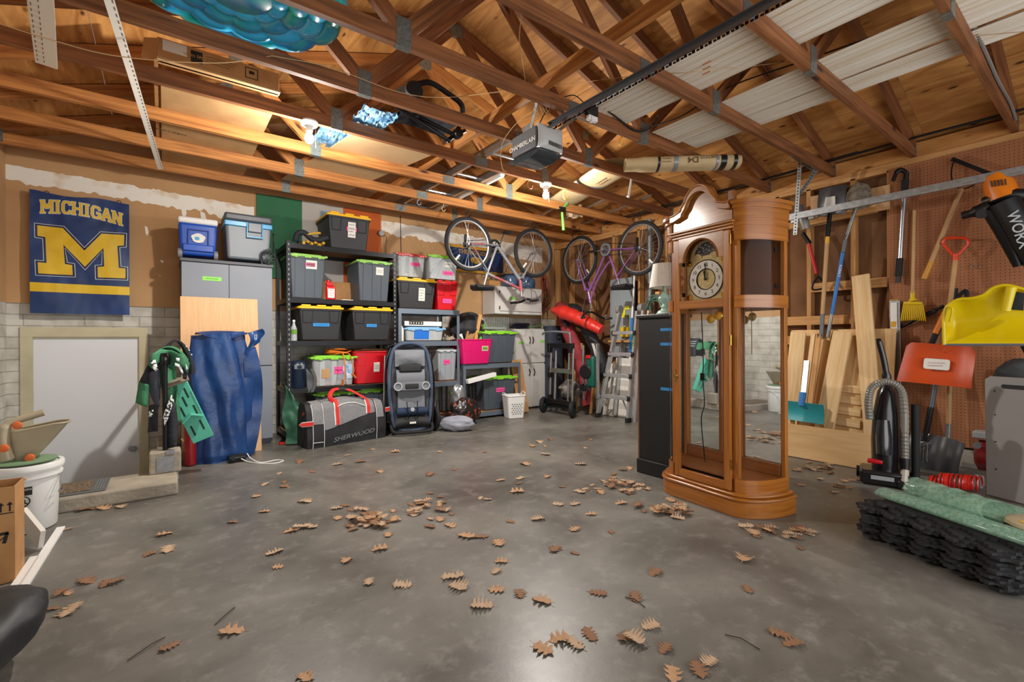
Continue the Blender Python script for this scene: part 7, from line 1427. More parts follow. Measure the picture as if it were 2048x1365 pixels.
# pegboard: pole, rakes, saw, shovels
t = thing('telescopic_pole', 'silver telescopic pole with black foam grips and a hooked black head on the pegboard', 'pole', tuple(wX(1797, 565, 5.2)))
for q0, q1, m_, r in (((1813, 345), (1811, 372), M_black, .02), ((1811, 360), (1808, 395), M_rubber, .026), ((1808, 393), (1800, 520), M_chrome, .019), ((1800, 517), (1797, 553), M_rubber, .026), ((1797, 552), (1796, 566), M_black, .018)): g = G(); shaft(g, wX(*q0, 5.19), wX(*q1, 5.19), r); part('pole_section' if m_ is M_chrome else 'foam_grip', g, m_, t, world=True)
g = G(); g.tube(smooth([wX(1812, 345, 5.18), wX(1803, 340, 5.17), wX(1794, 344, 5.15), wX(1786, 362, 5.13)], 5), [.018] * 6 + [.02] * 5 + [.016] * 5, 10); part('hook_head', g, M_black, t, world=True)
t = thing('rake', 'bright yellow fan rake with a wooden shaft hanging on the pegboard', 'rake', tuple(wX(1826, 643, 5.1))); M_yp = mat('yellow_tool_plastic', '#e3c21e', .35)
g = G(); shaft(g, wX(1829, 421, 5.18), wX(1825, 588, 5.17), .013); part('shaft', g, M_hnd, t, world=True); g = G(); g.tube([wX(1825, 582, 5.17), wX(1825, 596, 5.16), wX(1826, 603, 5.155)], [.015, .016, .035], 10, flat=.5); g.bar(wX(1808, 606, 5.15), wX(1845, 607, 5.15), .03, .02); 
for k in range(13): u_ = k / 12; g.tube([wX(mix(1808, 1845, u_), 607, 5.15), wX(mix(1803, 1850, u_), 636, 5.14), wX(mix(1802, 1851, u_), 643 - 2 * math.sin(PI * u_), 5.12)], [.005, .0045, .003], 6)
part('rake_head', g, M_yp, t, world=True)
t = thing('hedge_pole', 'black pole pruner crossing behind the yellow rake with a dark foam handle', 'pole', tuple(wX(1802, 656, 5.2))); g = G(); shaft(g, wX(1801, 655, 5.21), wX(1888, 612, 5.20), .013); part('black_tube', g, M_blackm, t, world=True); g = G(); shaft(g, wX(1853, 630, 5.20), wX(1872, 621, 5.19), .02); shaft(g, wX(1909, 577, 5.17), wX(1905, 612, 5.17), .024); g.tube(smooth([wX(1905, 612, 5.17), wX(1920, 590, 5.17), wX(1932, 582, 5.17), wX(1933, 600, 5.17)], 4), .014, 8); part('foam_handle', g, M_rubber, t, world=True)
t = thing('axe_handle', 'wooden tool handle with an orange end hanging diagonally on the pegboard', 'tool', tuple(wX(1850, 562, 5.2))); g = G(); shaft(g, wX(1923, 378, 5.18), wX(1862, 525, 5.16), .017, .019); part('shaft', g, M_hnd, t, world=True); g = G(); shaft(g, wX(1863, 523, 5.16), wX(1848, 558, 5.16), .0195, .022); part('orange_end', g, mat('amber_paint', '#c98a1c', .4), t, world=True)
t = thing('bow_saw', 'bow saw with a black back bar hanging high on the pegboard', 'saw', tuple(wX(1915, 375, 5.2))); g = G(); g.bar(wX(1904, 318, 5.19), wX(1990, 352, 5.15), .014, .03); part('back_bar', g, M_blackm, t, world=True); g = G(); g.tube(smooth([wX(1908, 321, 5.18), wX(1903, 340, 5.18), wX(1905, 362, 5.18), wX(1922, 378, 5.18), wX(1950, 370, 5.17)], 6), .005, 6); part('bow', g, M_blackm, t, world=True)
t = thing('peg_hooks', 'pair of small metal hooks in the bare part of the pegboard', 'hooks', tuple(wX(1950, 535, 5.22))); g = G()
for u_ in (1944, 1962): p = wX(u_, 536, 5.235); g.tube([p + V((0, 0, .03)), p + V((-.01, 0, 0)), p + V((-.05, 0, -.004)), p + V((-.055, 0, .015))], .003, 6)
part('hook_wires', g, M_galv, t, world=True)
t = thing('metal_snow_shovel', 'orange metal snow shovel with a white label hanging by its orange D grip', 'snow shovel', tuple(wX(1880, 775, 5.0))); M_os = mat('orange_enamel', '#c84a16', .35, col2='#a83c12', ns=5, lo_=.5, hi_=.85)
c4 = [wX(*q, 4.95) for q in ((1813, 684), (1953, 695), (1946, 777), (1797, 762))]
g = G(); g.sheet(lambda u, v: c4[0].lerp(c4[1], u).lerp(c4[3].lerp(c4[2], u), v) + V((-.035 * (2 * u - 1) ** 4 + .02 * math.cos(PI * v), 0, -.012 * max(0, abs(2 * u - 1) - .85) / .15 * (1 - v) * 3)), 30, 14, .004); part('blade', g, M_os, t, world=True, sm=60)
lc = wX(1873, 729, 4.918); g = G(); g.prism(rr(.155, .085, .016), wallM(lc, (-1, -.1, .1)) @ Matrix.Rotation(-.07, 4, 'Z'), .002); lb = part('white_label', g, M_label, t, world=True); text('printing', '~2,.10', .022, wallM(lc + V((-.004, 0, 0)), (-1, -.1, .1)), mat('faded_red_ink', '#c98a85', .7), lb)
g = G(); [g.box(wX(*q, 4.925), (.006, .008, .008)) for q in ((1870, 698), (1888, 699), (1867, 716), (1886, 718), (1873, 741))]; part('rivets', g, M_chrome, t, world=True)
g = G(); shaft(g, wX(1911, 518, 5.14), wX(1889, 700, 4.99), .017); part('shaft', g, M_hnd, t, world=True)
g = G(); gx = [(1908, 512), (1890, 492), (1886, 484), (1893, 477), (1912, 476), (1930, 477), (1937, 484), (1932, 493), (1914, 512)]; g.tube(smooth([wX(*q, 5.14) for q in gx], 4, True), .011, 8, closed=True); shaft(g, wX(1911, 508, 5.14), wX(1911, 522, 5.14), .020); part('d_grip', g, mat('orange_red_plastic', '#e2421c', .35), t, world=True)
t = thing('snow_shovel', 'grey plastic snow shovel with a dark shaft standing below the orange one', 'snow shovel', (4.9, .95, .05)); M_gs = mat('grey_poly', '#56585b', .35, col2='#4b4d50', ns=4)
c4 = [wX(*q, 4.92) for q in ((1822, 866), (1932, 888), (1915, 958), (1808, 940))]
g = G(); g.sheet(lambda u, v: c4[0].lerp(c4[1], u).lerp(c4[3].lerp(c4[2], u), v) + V((-.05 * math.sin(PI * v) * 1 + .005 * math.cos(u * 22), 0, .02 * math.sin(PI * u) * (1 - v))), 60, 14, .006); part('scoop', g, M_gs, t, world=True, sm=60)
for q0, q1, m_, r, nm in (((1850, 880), (1862, 815), M_blackm, .021, 'socket'), ((1862, 820), (1884, 695), mat('slate_shaft', '#4a5058', .4), .017, 'shaft'), ((1862, 690), (1878, 655), M_rubber, .021, 'sleeve'), ((1870, 668), (1890, 625), mat('orange_sleeve', '#e8862a', .4), .0205, 'sleeve')): g = G(); shaft(g, wX(*q0, {'socket': 4.98, 'shaft': 5.04, 'sleeve': 5.15}[nm]), wX(*q1, {'socket': 5.04, 'shaft': 5.15, 'sleeve': 5.2}[nm]), r); part(nm, g, m_, t, world=True, label='orange sleeve' if m_.name == 'orange_sleeve' else None)
t = thing('garden_fork', 'old garden fork with thin dark tines leaning in front of the grey snow shovel', 'fork', (4.85, .98, .1)); g = G(); shaft(g, wX(1862, 818, 4.9), wX(1848, 885, 4.88), .014); part('socket', g, M_blackm, t, world=True); g = G()
for k in (-1.5, -.5, .5, 1.5): g.tube(smooth([wX(1847, 884, 4.86), wX(1844 + 7 * k, 890, 4.86), wX(1842 + 8 * k, 925 - abs(k), 4.86)], 4), .004, 6)
part('tines', g, M_steelw, t, world=True)
t = thing('wooden_handled_spade', 'wooden tool shaft with a silver ferrule standing behind the grey snow shovel', 'spade', tuple(wX(1899, 940, 5.1))); g = G(); shaft(g, wX(1902, 700, 5.17), wX(1897, 850, 5.14), .016); part('shaft', g, M_hnd, t, world=True); g = G(); shaft(g, wX(1897, 848, 5.14), wX(1895, 878, 5.13), .018); p = wX(1894, 900, 5.13); g.box(p + V((0, 0, -.12)), (.01, .15, .28)); part('ferrule_and_blade', g, M_steelw, t, world=True)
t = thing('sled_shovel', 'large bright yellow plastic snow scoop hanging at the right edge', 'snow scoop', tuple(wX(1980, 690, 4.8))); M_ys = mat('yellow_poly', '#e2c80a', .3, col2='#d6ba08', ns=3, coat=.3); X_ = 4.75
tp = [(1887, 640), (1893, 615), (1915, 600), (1945, 597), (1968, 590), (1985, 577), (2010, 571), (2040, 577), (2075, 590)]; bt = [(1889, 690), (1905, 690), (1925, 690), (1945, 690), (1968, 690), (1990, 690), (2015, 690), (2040, 690), (2078, 690)]
TP = smooth([wX(*q, X_) for q in tp], 4); BT = smooth([wX(*q, X_) for q in bt], 4); n_ = len(TP) - 1
def sled(u, v): i = min(n_ - 1, int(u * n_)); f = u * n_ - i; a = TP[i].lerp(TP[i + 1], f); b = BT[i].lerp(BT[i + 1], f); return a.lerp(b, v) + V((.13 * math.sin(PI * min(1, v * 1.05)) ** .8 * min(1, u * 7) ** .6, 0, 0))
g = G(); g.sheet(sled, 40, 20, .006); part('scoop_shell', g, M_ys, t, world=True, sm=60); g = G(); g.tube(TP, .012, 8); g.tube([TP[0], BT[0]], .012, 8); g.tube(smooth([wX(1889, 645, X_), wX(1897, 618, X_ - .02), wX(1905, 620, X_ - .02), wX(1899, 645, X_)], 4), .009, 8); g.tube([wX(2023, 575, X_ - .01), wX(2012, 622, X_)], .03, 10); part('rolled_rim', g, M_ys, t, world=True, sm=60)
g = G(); g.tube(BT, .010, 6); part('grey_lip', g, M_dgrey, t, world=True); g = G(); g.prism([(-.03, -.06), (.03, -.07), (.035, .05), (-.02, .07)], wallM(wX(2034, 602, X_ - .012), (-1, 0, 0)), .004); part('hand_slot', g, M_bk, t, world=True)
t = thing('leaf_blower', 'black and orange leaf blower vacuum hanging at the upper right, WORX on its tube', 'leaf blower', tuple(wX(2030, 540, 4.9))); X_ = 4.95; M_orp = mat('orange_tool', '#e07a16', .35)
g = G(); g.tube([wX(1988, 352, X_), wX(1998, 372, X_), wX(2008, 398, X_)], [.065, .085, .09], 20); part('motor_cap', g, M_orp, t, world=True); g = G(); [g.bar(wX(1982 + 7 * k, 362 - k, X_ - .088), wX(1984 + 7 * k, 374 - k, X_ - .09), .006, .006) for k in range(5)]; part('vent_slots', g, M_black, t, world=True)
g = G(); g.tube(smooth([wX(1972, 405, X_), wX(1995, 396, X_ - .03), wX(2025, 390, X_ - .03), wX(2060, 392, X_)], 4), .045, 12); g.tube(smooth([wX(1924, 432, X_ - .03), wX(1950, 425, X_ - .03), wX(1978, 412, X_ - .02)], 4), [.03] * 4 + [.045] * 5, 12); g.tube([wX(1964, 428, X_ - .08), wX(1964, 428, X_ - .02)], .035, 16); part('housing', g, M_black, t, world=True, sm=60)
g = G(); g.tube([wX(1985, 420, X_ - .03), wX(2005, 455, X_ - .02), wX(2022, 495, X_ - .01), wX(2037, 533, X_)], [.06, .055, .042, .028], 18); part('left_tube', g, M_blackm, t, world=True, sm=60); g = G(); g.tube([wX(2008, 405, X_ - .06), wX(2030, 440, X_ - .05), wX(2052, 490, X_ - .04), wX(2068, 530, X_)], [.085, .08, .065, .05], 20); part('right_tube', g, M_black, t, world=True, sm=60)
q0, q1 = wX(2027, 434, X_ - .14), wX(2046, 486, X_ - .12); text('lettering', 'WORX', .085, face_(q0, q1, 5) @ Matrix.Rotation(PI / 2, 4, 'Z'), mat('pale_print', '#b9bcbc', .5), t, bold=.001)
# overhead door track and its perforated hanger
t = thing('door_track', 'galvanised overhead door track crossing the right wall below the joists', 'track', (4.9, 1.2, 2.24)); g = G(); g.bar((4.9, 2.03, 2.245), (4.9, -1.0, 2.262), .004, .055); g.bar((4.915, 2.03, 2.273), (4.915, -1.0, 2.29), .03, .004); g.bar((4.915, 2.03, 2.218), (4.915, -1.0, 2.235), .03, .004); part('track_rail', g, M_galv, t, world=True, sm=0)
g = G(); [g.box((4.897, 1.75 - k * .25, 2.24), (.002, .06, .008)) for k in range(6)]; part('stamped_marks', g, M_alu, t, world=True)
for nm, a, b in (('vertical_hanger', wX(1600, 325, 4.9), wX(1590, 470, 4.9)), ('top_angle', wX(1583, 310, 4.9), wX(1632, 343, 4.98)), ('diagonal_brace', wX(1634, 338, 4.95), wX(1600, 388, 4.9))):
    g = G(); g.bar(a, b, .035, .004, up=(-1, 0, 0)); pp = part(nm, g, M_galv if nm[0] == 'v' else M_dgrey, t, world=True, sm=0); g = G(); n = int((b - a).length / .028); [g.box(a.lerp(b, (k + .5) / n) + V((-.003, 0, 0)), (.002, .010, .012)) for k in range(n)]; part('punched_holes', g, M_bk, pp, world=True, sm=0)
# vacuum
a = wZ(1730, 968, 0); b = wZ(1846, 985, 0); vx = V((b - a).xy.to_3d()).normalized(); vy = V((-vx.y, vx.x, 0)); c = (a + b) / 2; MV = Matrix(((vx.x, vy.x, 0, c.x), (vx.y, vy.y, 0, c.y), (0, 0, 1, .003), (0, 0, 0, 1)))
t = thing('upright_vacuum', 'black upright vacuum cleaner with a looping grey hose standing before the boards', 'vacuum cleaner', M=MV); M_vb = mat('vacuum_black', '#1b1b1e', .3, coat=.3)
g = G(); g.box((-.05, .09, .055), (.28, .24, .10)); g.box((.10, .05, .035), (.16, .20, .06)); part('floor_head', g, M_vb, t, bev=.02, seg=3); g = G(); [g.cyl((x - .02, .20, .04), (x + .02, .20, .04), .04, n=16) for x in (-.19, .12)]; part('wheel', g, M_rubber, t)
g = G(); g.tube([(-.04, .12, .10), (-.04, .13, .30), (-.035, .14, .50), (-.03, .15, .66), (-.03, .155, .72)], [.10, .105, .095, .07, .03], 18, flat=.8); part('body', g, M_vb, t, sm=50); g = G(); g.tube([(-.05, .04, .22), (-.05, .05, .34), (-.05, .07, .46)], [.065, .07, .055], 16, flat=.7); part('dust_cup', g, mat('smoke_cup', '#2b2b2e', .12, coat=.6), t, sm=50)
g = G(); g.tube(smooth([(-.03, .155, .66), (-.03, .16, .78), (-.045, .16, .90), (-.07, .15, 1.02), (-.075, .14, 1.045)], 5), [.03] * 6 + [.02] * 10 + [.017] * 5, 12); part('handle', g, M_vb, t)
hp = smooth([(-.13, .07, .46), (-.135, .06, .60), (-.11, .06, .70), (-.03, .06, .74), (.045, .06, .69), (.065, .05, .55), (.065, .04, .35), (.065, .03, .20)], 12); g = G(); g.tube(hp, [.023 + .003 * (k % 2) for k in range(len(hp))], 12); part('ribbed_hose', g, mat('grey_hose', '#7c776d', .35, coat=.3), t, sm=20)
g = G(); g.tube([(.065, .03, .21), (.065, .02, .12)], [.03, .026], 12); part('hose_cuff', g, M_vb, t); g = G(); g.tube(smooth([(.065, .01, .13), (.06, -.02, .06), (.06, -.03, .01)], 4), .024, 10); part('clear_elbow', g, mat('beige_clear', '#b8b0a2', .2), t)
g = G(); g.box((-.10, .045, .16), (.09, .05, .03)); part('red_pedal', g, M_red, t, bev=.01); g = G(); g.box((-.06, -.033, .06), (.13, .003, .028)); part('silver_label', g, M_grey, t); g = G(); g.cyl((.13, .14, .06), (.13, .15, .58), .024, n=14); part('wand', g, M_rubber, t)
# red air hose, compressor, grey panel, cap bag
M_rh = mat('red_air_hose', '#d0281c', .25, coat=.5); a = wZ(1862, 976, 0); b = wZ(1960, 985, 0); d = (b - a); g = G(); g.tube([a + d * (k / 330) ** 1.15 + V((.05 * math.sin(k * .33), .01 * math.sin(k * .05), .058 + (.05 - .015 * (k < 60)) * math.cos(k * .33) - .01 * (k < 60))) for k in range(331)], .0062, 6); solo('air_hose', g, M_rh, 'bright red coiled air hose lying on the floor below the grey snow shovel', 'hose')
t = thing('air_compressor', 'small red air compressor half hidden behind the grey panel', 'compressor', (4.72, .60, 0)); g = G(); g.tube([(4.72, .69, .21), (4.72, .67, .21), (4.72, .44, .21)], [.07, .11, .11], 24); part('tank', g, mat('dull_red', '#7d1c1c', .35), t, world=True, sm=50); g = G(); g.box((4.60, .66, .04), (.10, .05, .08)); part('foot', g, M_grey, t, world=True, bev=.008); g = G(); g.box((4.72, .60, .36), (.12, .2, .05)); part('handle', g, M_grey, t, world=True, bev=.008)
g = G(); g.cyl((4.62, .66, .30), (4.56, .66, .30), .022, n=12); part('gauge', g, M_chrome, t, world=True)
P0 = wZ(1977, 991, 0); P1 = V((4.30, .28, 0)); d = (P1 - P0).normalized(); up = V((.17, .03, 1)).normalized(); nrm = d.cross(up).normalized(); nrm = nrm if nrm.x < 0 else -nrm; MP = Matrix(((d.x, up.x, nrm.x, P0.x), (d.y, up.y, nrm.y, P0.y), (d.z, up.z, nrm.z, .004), (0, 0, 0, 1)))
t = thing('folding_table_top', 'grey folding table leaf with a hand slot leaning at the right edge', 'table leaf', tuple(P0)); g = G(); g.prism([(0, 0), (.62, 0), (.62, .80), (.03, .80), (.0, .775)], MP, .022); part('leaf', g, mat('taupe_laminate', '#8f8d88', .45, col2='#8a8883', ns=3), t, world=True, bev=.003)
g = G(); g.prism(rr(.16, .028, .0135, 4, .17, .735), MP @ TR(0, 0, .0222), .001); [g.prism(rr(.01, .01, .0045, 3, .055, z), MP @ TR(0, 0, .0222), .001) for z in (.70, .54, .36, .18)]; part('hand_slot', g, M_bk, t, world=True, sm=0)
t = thing('strap_bag', 'dark grey canvas bag hanging by a strap behind the grey table leaf', 'bag', (4.85, .42, .9)); g = G(); g.sheet(clothblob((4.86, .44, .80), .12, .17, .10, 6, .2), 28, 18); part('bag_body', g, mat('charcoal_canvas', '#33373a', .85, col2='#474c4e', ns=8), t, world=True, sm=60); g = G(); g.bar(wX(2026, 650, 5.15), (4.9, .43, .90), .04, .012, up=(-1, 0, 0)); part('strap', g, M_bk, t, world=True)
# interlocking foam mats, bubble wrap, disc
M_foam = mat('black_foam', '#1f2022', .8, col2='#2a2b2d', ns=30, bump=.2, bs=120); A = V((3.00, .86, 0)); B = V((2.74, .27, 0)); ex = (B - A).normalized(); ey = V((-ex.y, ex.x, 0)); ey = ey if ey.x > 0 else -ey; S_ = .61
def matpoly(s):
    q = []; n = 9; st = s / n
    for side in range(4):
        for k in range(n):
            for (f, o) in ((.16, 0), (.26, .022), (.74, .022), (.84, 0)) if k % 1 == 0 else ():
                d_ = (k + f) * st; oo = o if (k % 2 == 0) else -o * .9
                x, y = [(d_, -oo), (s + oo, d_), (s - d_, s + oo), (-oo, s - d_)][side]; q.append((x, y))
    return q
MPoly = matpoly(S_); g0 = G(); g0.prism(MPoly, Matrix(), .0125); me0 = finish(g0, 'foam_mat', M_foam, 0, 0); R = random.Random(21); N_ = 15
for k in range(N_):
    o = bpy.data.objects.new('foam_mat', me0); C.objects.link(o); jx, jy = R.uniform(-.034, .034), R.uniform(-.034, .034); ang = math.atan2(ex.y, ex.x) + R.uniform(-.035, .035) + (.06 if k == N_ - 1 else 0)
    o.matrix_world = Matrix.Translation(A + ex * jx + ey * jy + V((0, 0, .002 + k * .0128))) @ Matrix.Rotation(ang, 4, 'Z'); TM[o.name] = o.matrix_world
    o['label'] = ['lowest', 'second lowest', 'third from the floor', 'fourth from the floor', 'fifth from the floor', 'sixth from the floor', 'seventh from the floor', 'middle one', 'seventh from the top', 'sixth from the top', 'fifth from the top', 'fourth from the top', 'third from the top', 'second from the top', 'topmost'][k] + ' black interlocking foam mat in the stack under the bubble wrap'; o['category'] = 'foam mat'; o['group'] = 'stacked foam mats'
zt = .002 + N_ * .0128 + .004; M_bw = mat('green_bubble_wrap', '#8cc8a8', .18, alpha=.5, col2='#bfe6d0', ns=60, detail=1, bump=.9, bs=150, coat=.5); t = thing('bubble_wrap', 'rolls of pale green bubble wrap lying on the black foam mats', 'bubble wrap', tuple(A.lerp(B, .5) + ey * .3 + V((0, 0, zt))))
def roll(a, b, r, fl): a = V(a); b = V(b); F = frame(b - a, (0, 0, 1)); F.translation = a; L = (b - a).length; return lambda u, v: F @ V((u * L + .02 * math.sin(v * 12) * (u > .97), r * math.cos(2 * PI * v) * (1 + .05 * nz(u * 8, v * 6)), r * fl * (1 + math.sin(2 * PI * v)) * (1 + .06 * nz(u * 9, v * 5, 2))))
c0 = A + ey * .18 + V((0, 0, zt)); 
for nm, p, q, r, fl in (('lower_roll', A - ex * .0 + ey * .12, B + ex * .10 + ey * .10, .06, .42), ('upper_roll', A + ex * .06 + ey * .26, A + ex * .44 + ey * .22, .075, .75), ('wide_sheet', A + ex * .2 + ey * .42, B + ex * .1 + ey * .40, .15, .12)):
    g = G(); g.sheet(roll(p + V((0, 0, zt + .002)), q + V((0, 0, zt + .002)), r, fl), 40, 26); part(nm, g, M_bw, t, world=True, sm=70)
t = thing('flying_disc', 'pale disc with yellow and orange print lying on the bubble wrap', 'disc', tuple(B + ey * .30 - ex * .08 + V((0, 0, zt + .04)))); g = G(); g.lathe([(.001, .018), (.11, .018), (.128, .012), (.132, 0), (.126, 0), (.122, .010), (.001, .012)], 40); part('disc_body', g, mat('cream_plastic', '#b8a888', .3), t); g = G(); g.lathe([(.001, .0195), (.10, .0195)], 36, TR(.0, 0, 0), a0=3.4, a1=5.4); g.lathe([(.06, .0198), (.10, .0198)], 30, a0=2.2, a1=3.4); part('yellow_print', g, M_ly, t)
# ---------------------------------------------------------------- left foreground
t = thing('plastic_bucket', 'white five gallon bucket with a lid and a warning label by the landing', 'bucket', (-.635, 3.76, .002)); M_bkt = mat('bucket_white', '#e3e3e0', .35)
g = G(); g.lathe([(.001, .003), (.125, .003), (.13, .01), (.142, .30), (.155, .30), (.155, .312), (.143, .312), (.144, .335), (.158, .335), (.158, .345), (.144, .345), (.145, .36)], 44); part('bucket_body', g, M_bkt, t); g = G(); g.lathe([(.001, .366), (.135, .366), (.14, .374), (.158, .374), (.162, .366), (.162, .345), (.158, .345)], 44); part('lid', g, M_bkt, t)
def onb(a, z, r=None): r = r or mix(.131, .142, z / .3); return V((r * math.sin(a), -r * math.cos(a), z))
a_ = .10; M_lab = Matrix.Translation(onb(a_, .175, .1405)) @ Matrix.Rotation(a_, 4, 'Z') @ Matrix.Rotation(PI / 2, 4, 'X')
g = G(); g.sheet(lambda u, v: onb(a_ + (u - .5) * .52, .265 - .19 * v, mix(.1315, .1425, (.265 - .19 * v) / .3) + .0008), 10, 6, .0004); lb = part('warning_label', g, mat('label_grey', '#c9c9c5', .5), t)
g = G(); g.sheet(lambda u, v: onb(a_ + (u - .5) * .50, .262 - .045 * v, mix(.1315, .1425, (.262 - .045 * v) / .3) + .0018), 10, 2, .0004); part('label_header', g, M_ink, lb); g = G(); g.ring(onb(a_, .185, .1395), (math.sin(a_), -math.cos(a_), 0), .026, .003, 24, 6); g.bar(onb(a_ - .14, .203, .1400), onb(a_ + .14, .167, .1400), .003, .005); g.box(onb(a_, .183, .139), (.018, .004, .022)); part('warning_symbol', g, M_ink, lb)
MT_ = MK if 0 else None; W_ = tm(t); text('printing', '!WARNING', .016, W_ @ M_lab @ TR(0, .074, .0035), M_label, lb); text('printing', '~6,.055', .011, W_ @ M_lab @ TR(0, -.045, .001), M_ink, lb); a2 = -.62; text('lettering', 'ET', .04, W_ @ Matrix.Translation(onb(a2, .20, .141)) @ Matrix.Rotation(a2, 4, 'Z') @ Matrix.Rotation(PI / 2, 4, 'X'), mat('logo_blue', '#1f4fa0', .5), t, shear=.3, bold=.001)
g = G(); g.tube(smooth([(.157, 0, .305), (.15, -.06, .27), (.155, -.09, .235), (.15, -.10, .205), (.16, -.06, .20)], 5), .003, 6); part('wire_handle', g, M_galv, t)
t = thing('hand_spreader', 'beige hand crank seed spreader with orange knobs sitting on the bucket lid', 'spreader', (-.64, 3.78, .378)); M_bg = mat('beige_plastic', '#a89c82', .4, col2='#9c9077', ns=4); M_ok = mat('orange_knob', '#d0652c', .4)
g = G(); g.lathe([(.001, 0), (.12, 0), (.125, .008), (.115, .014), (.001, .016)], 30, sx=1.1); part('green_base', g, mat('sage_plastic', '#6d8a68', .5), t)
g = G(); q = rr(.15, .11, .04, 4); 
def hop(u, v): k = mix(.55, 1.35, v ** .8); i = u * (len(q)); j = int(i) % len(q); f = i - int(i); x = mix(q[j][0], q[(j + 1) % len(q)][0], f); y = mix(q[j][1], q[(j + 1) % len(q)][1], f); return (x * k + .035 * v + (.05 * v if x > 0 else 0), y * k, .015 + .17 * v + (.025 * v if x > 0 else 0))
g.sheet(hop, len(q), 14, .003); part('hopper', g, M_bg, t, sm=60); g = G(); g.tube([hop(k / len(q), 1) for k in range(len(q))], .006, 6, closed=True); part('hopper_rim', g, M_bg, t)
g = G(); g.tube(smooth([(-.06, -.045, .03), (-.075, -.055, .12), (-.07, -.05, .20), (-.04, -.04, .235), (.04, -.03, .262), (.08, -.025, .275)], 5), [.03] * 12 + [.02] * 14, 12); part('pistol_handle', g, M_bg, t, sm=60)
for p in ((-.065, -.09, .10), (-.02, -.058, .215), (.03, -.065, .03)): g = G(); g.lathe([(.001, .018), (.018, .016), (.022, 0), (.001, 0)], 16, wallM(p)); part('orange_knob', g, M_ok, t)
# open cardboard box with smile arrow
bx0, bx1, by0, by1, bh = -.93, -.535, 2.96, 3.13, .42
t = thing('cardboard_box', 'open brown cardboard box with a curved arrow print at the left edge', 'box', ((bx0 + bx1) / 2, 3.045, .002)); g = G(); th = .004
for c_, s_ in ((((bx0 + bx1) / 2, by0, bh / 2), (bx1 - bx0, th, bh)), (((bx0 + bx1) / 2, by1, bh / 2), (bx1 - bx0, th, bh)), ((bx0, 3.045, bh / 2), (th, by1 - by0, bh)), ((bx1, 3.045, bh / 2), (th, by1 - by0, bh)), (((bx0 + bx1) / 2, 3.045, .004), (bx1 - bx0, by1 - by0, th))): g.box(V(c_) + V((0, 0, .002)), s_)
part('box_walls', g, M_kraft, t, world=True); g = G(); g.bar((-.73, by1, bh), (-.73, by1 + .09, bh - .03), .38, .004, up=(0, 0, 1)); part('box_flap', g, M_kraft2, t, world=True)
g = G(); g.tube(smooth([(-.76, by0 - .003, .19), (-.68, by0 - .003, .165), (-.60, by0 - .003, .18), (-.565, by0 - .003, .205)], 6), [.003] * 6 + [.006] * 13, 6, flat=.3); g.bar((-.60, by0 - .003, .218), (-.552, by0 - .003, .222), .002, .012); g.bar((-.556, by0 - .003, .222), (-.566, by0 - .003, .178), .002, .012, up=(1, 0, 0)); part('curved_arrow', g, M_ink, t, world=True)
g = G()
for x in (-.575, -.548): g.bar((x, by0 - .003, .315), (x, by0 - .003, .345), .002, .005, up=(1, 0, 0)); g.prism([(-.010, 0), (.010, 0), (0, .014)], wallM((x, by0 - .003, .343)), .001)
g.box((-.561, by0 - .003, .308), (.05, .002, .004)); part('up_arrows', g, M_ink, t, world=True)
g = G(); a, b = wZ(28, 1202, .005), wZ(122, 1056, .005); g.bar(a, b, .035, .012); solo('plastic_trim', g, M_white, 'longer white plastic trim strip lying on the floor before the bucket', 'trim strip', group='white strips on the floor', sm=0)
g = G(); a, b = wZ(2, 1218, .005), wZ(70, 1115, .005); g.bar(a, b, .035, .012); solo('plastic_trim', g, M_white, 'shorter white plastic trim strip partly under the cardboard box', 'trim strip', group='white strips on the floor', sm=0)
g = G(); g.bar((-.50, 3.30, .06), (-.60, 3.50, .14), .02, .10); solo('painted_board', g, M_wb, 'white painted board leaning between the cardboard box and the bucket', 'board', sm=0)
M_gar = mat('black_polyester', '#17181b', .55, col2='#232428', ns=5, bump=.35, bs=10)
def gb(u, v): a = 2 * PI * u; k = math.sin(PI * v) ** .75; p = V((.24 * math.cos(a) * k, .28 * math.sin(a) * k, .105 * -math.cos(PI * v))); f = 1 + .10 * nz(p.x * 6, p.y * 6, 3) + .05 * nz(p.x * 18, p.y * 18, 1); return V((-.56, 2.18, .11)) + p * f + V((.05 * max(0, p.z) * 8 * (p.x > 0), 0, .06 * max(0, p.x) * 3))
g = G(); g.sheet(gb, 48, 28); solo('garment_bag', g, M_gar, 'black fabric bag lying on the floor in the lower left corner', 'bag', sm=70)
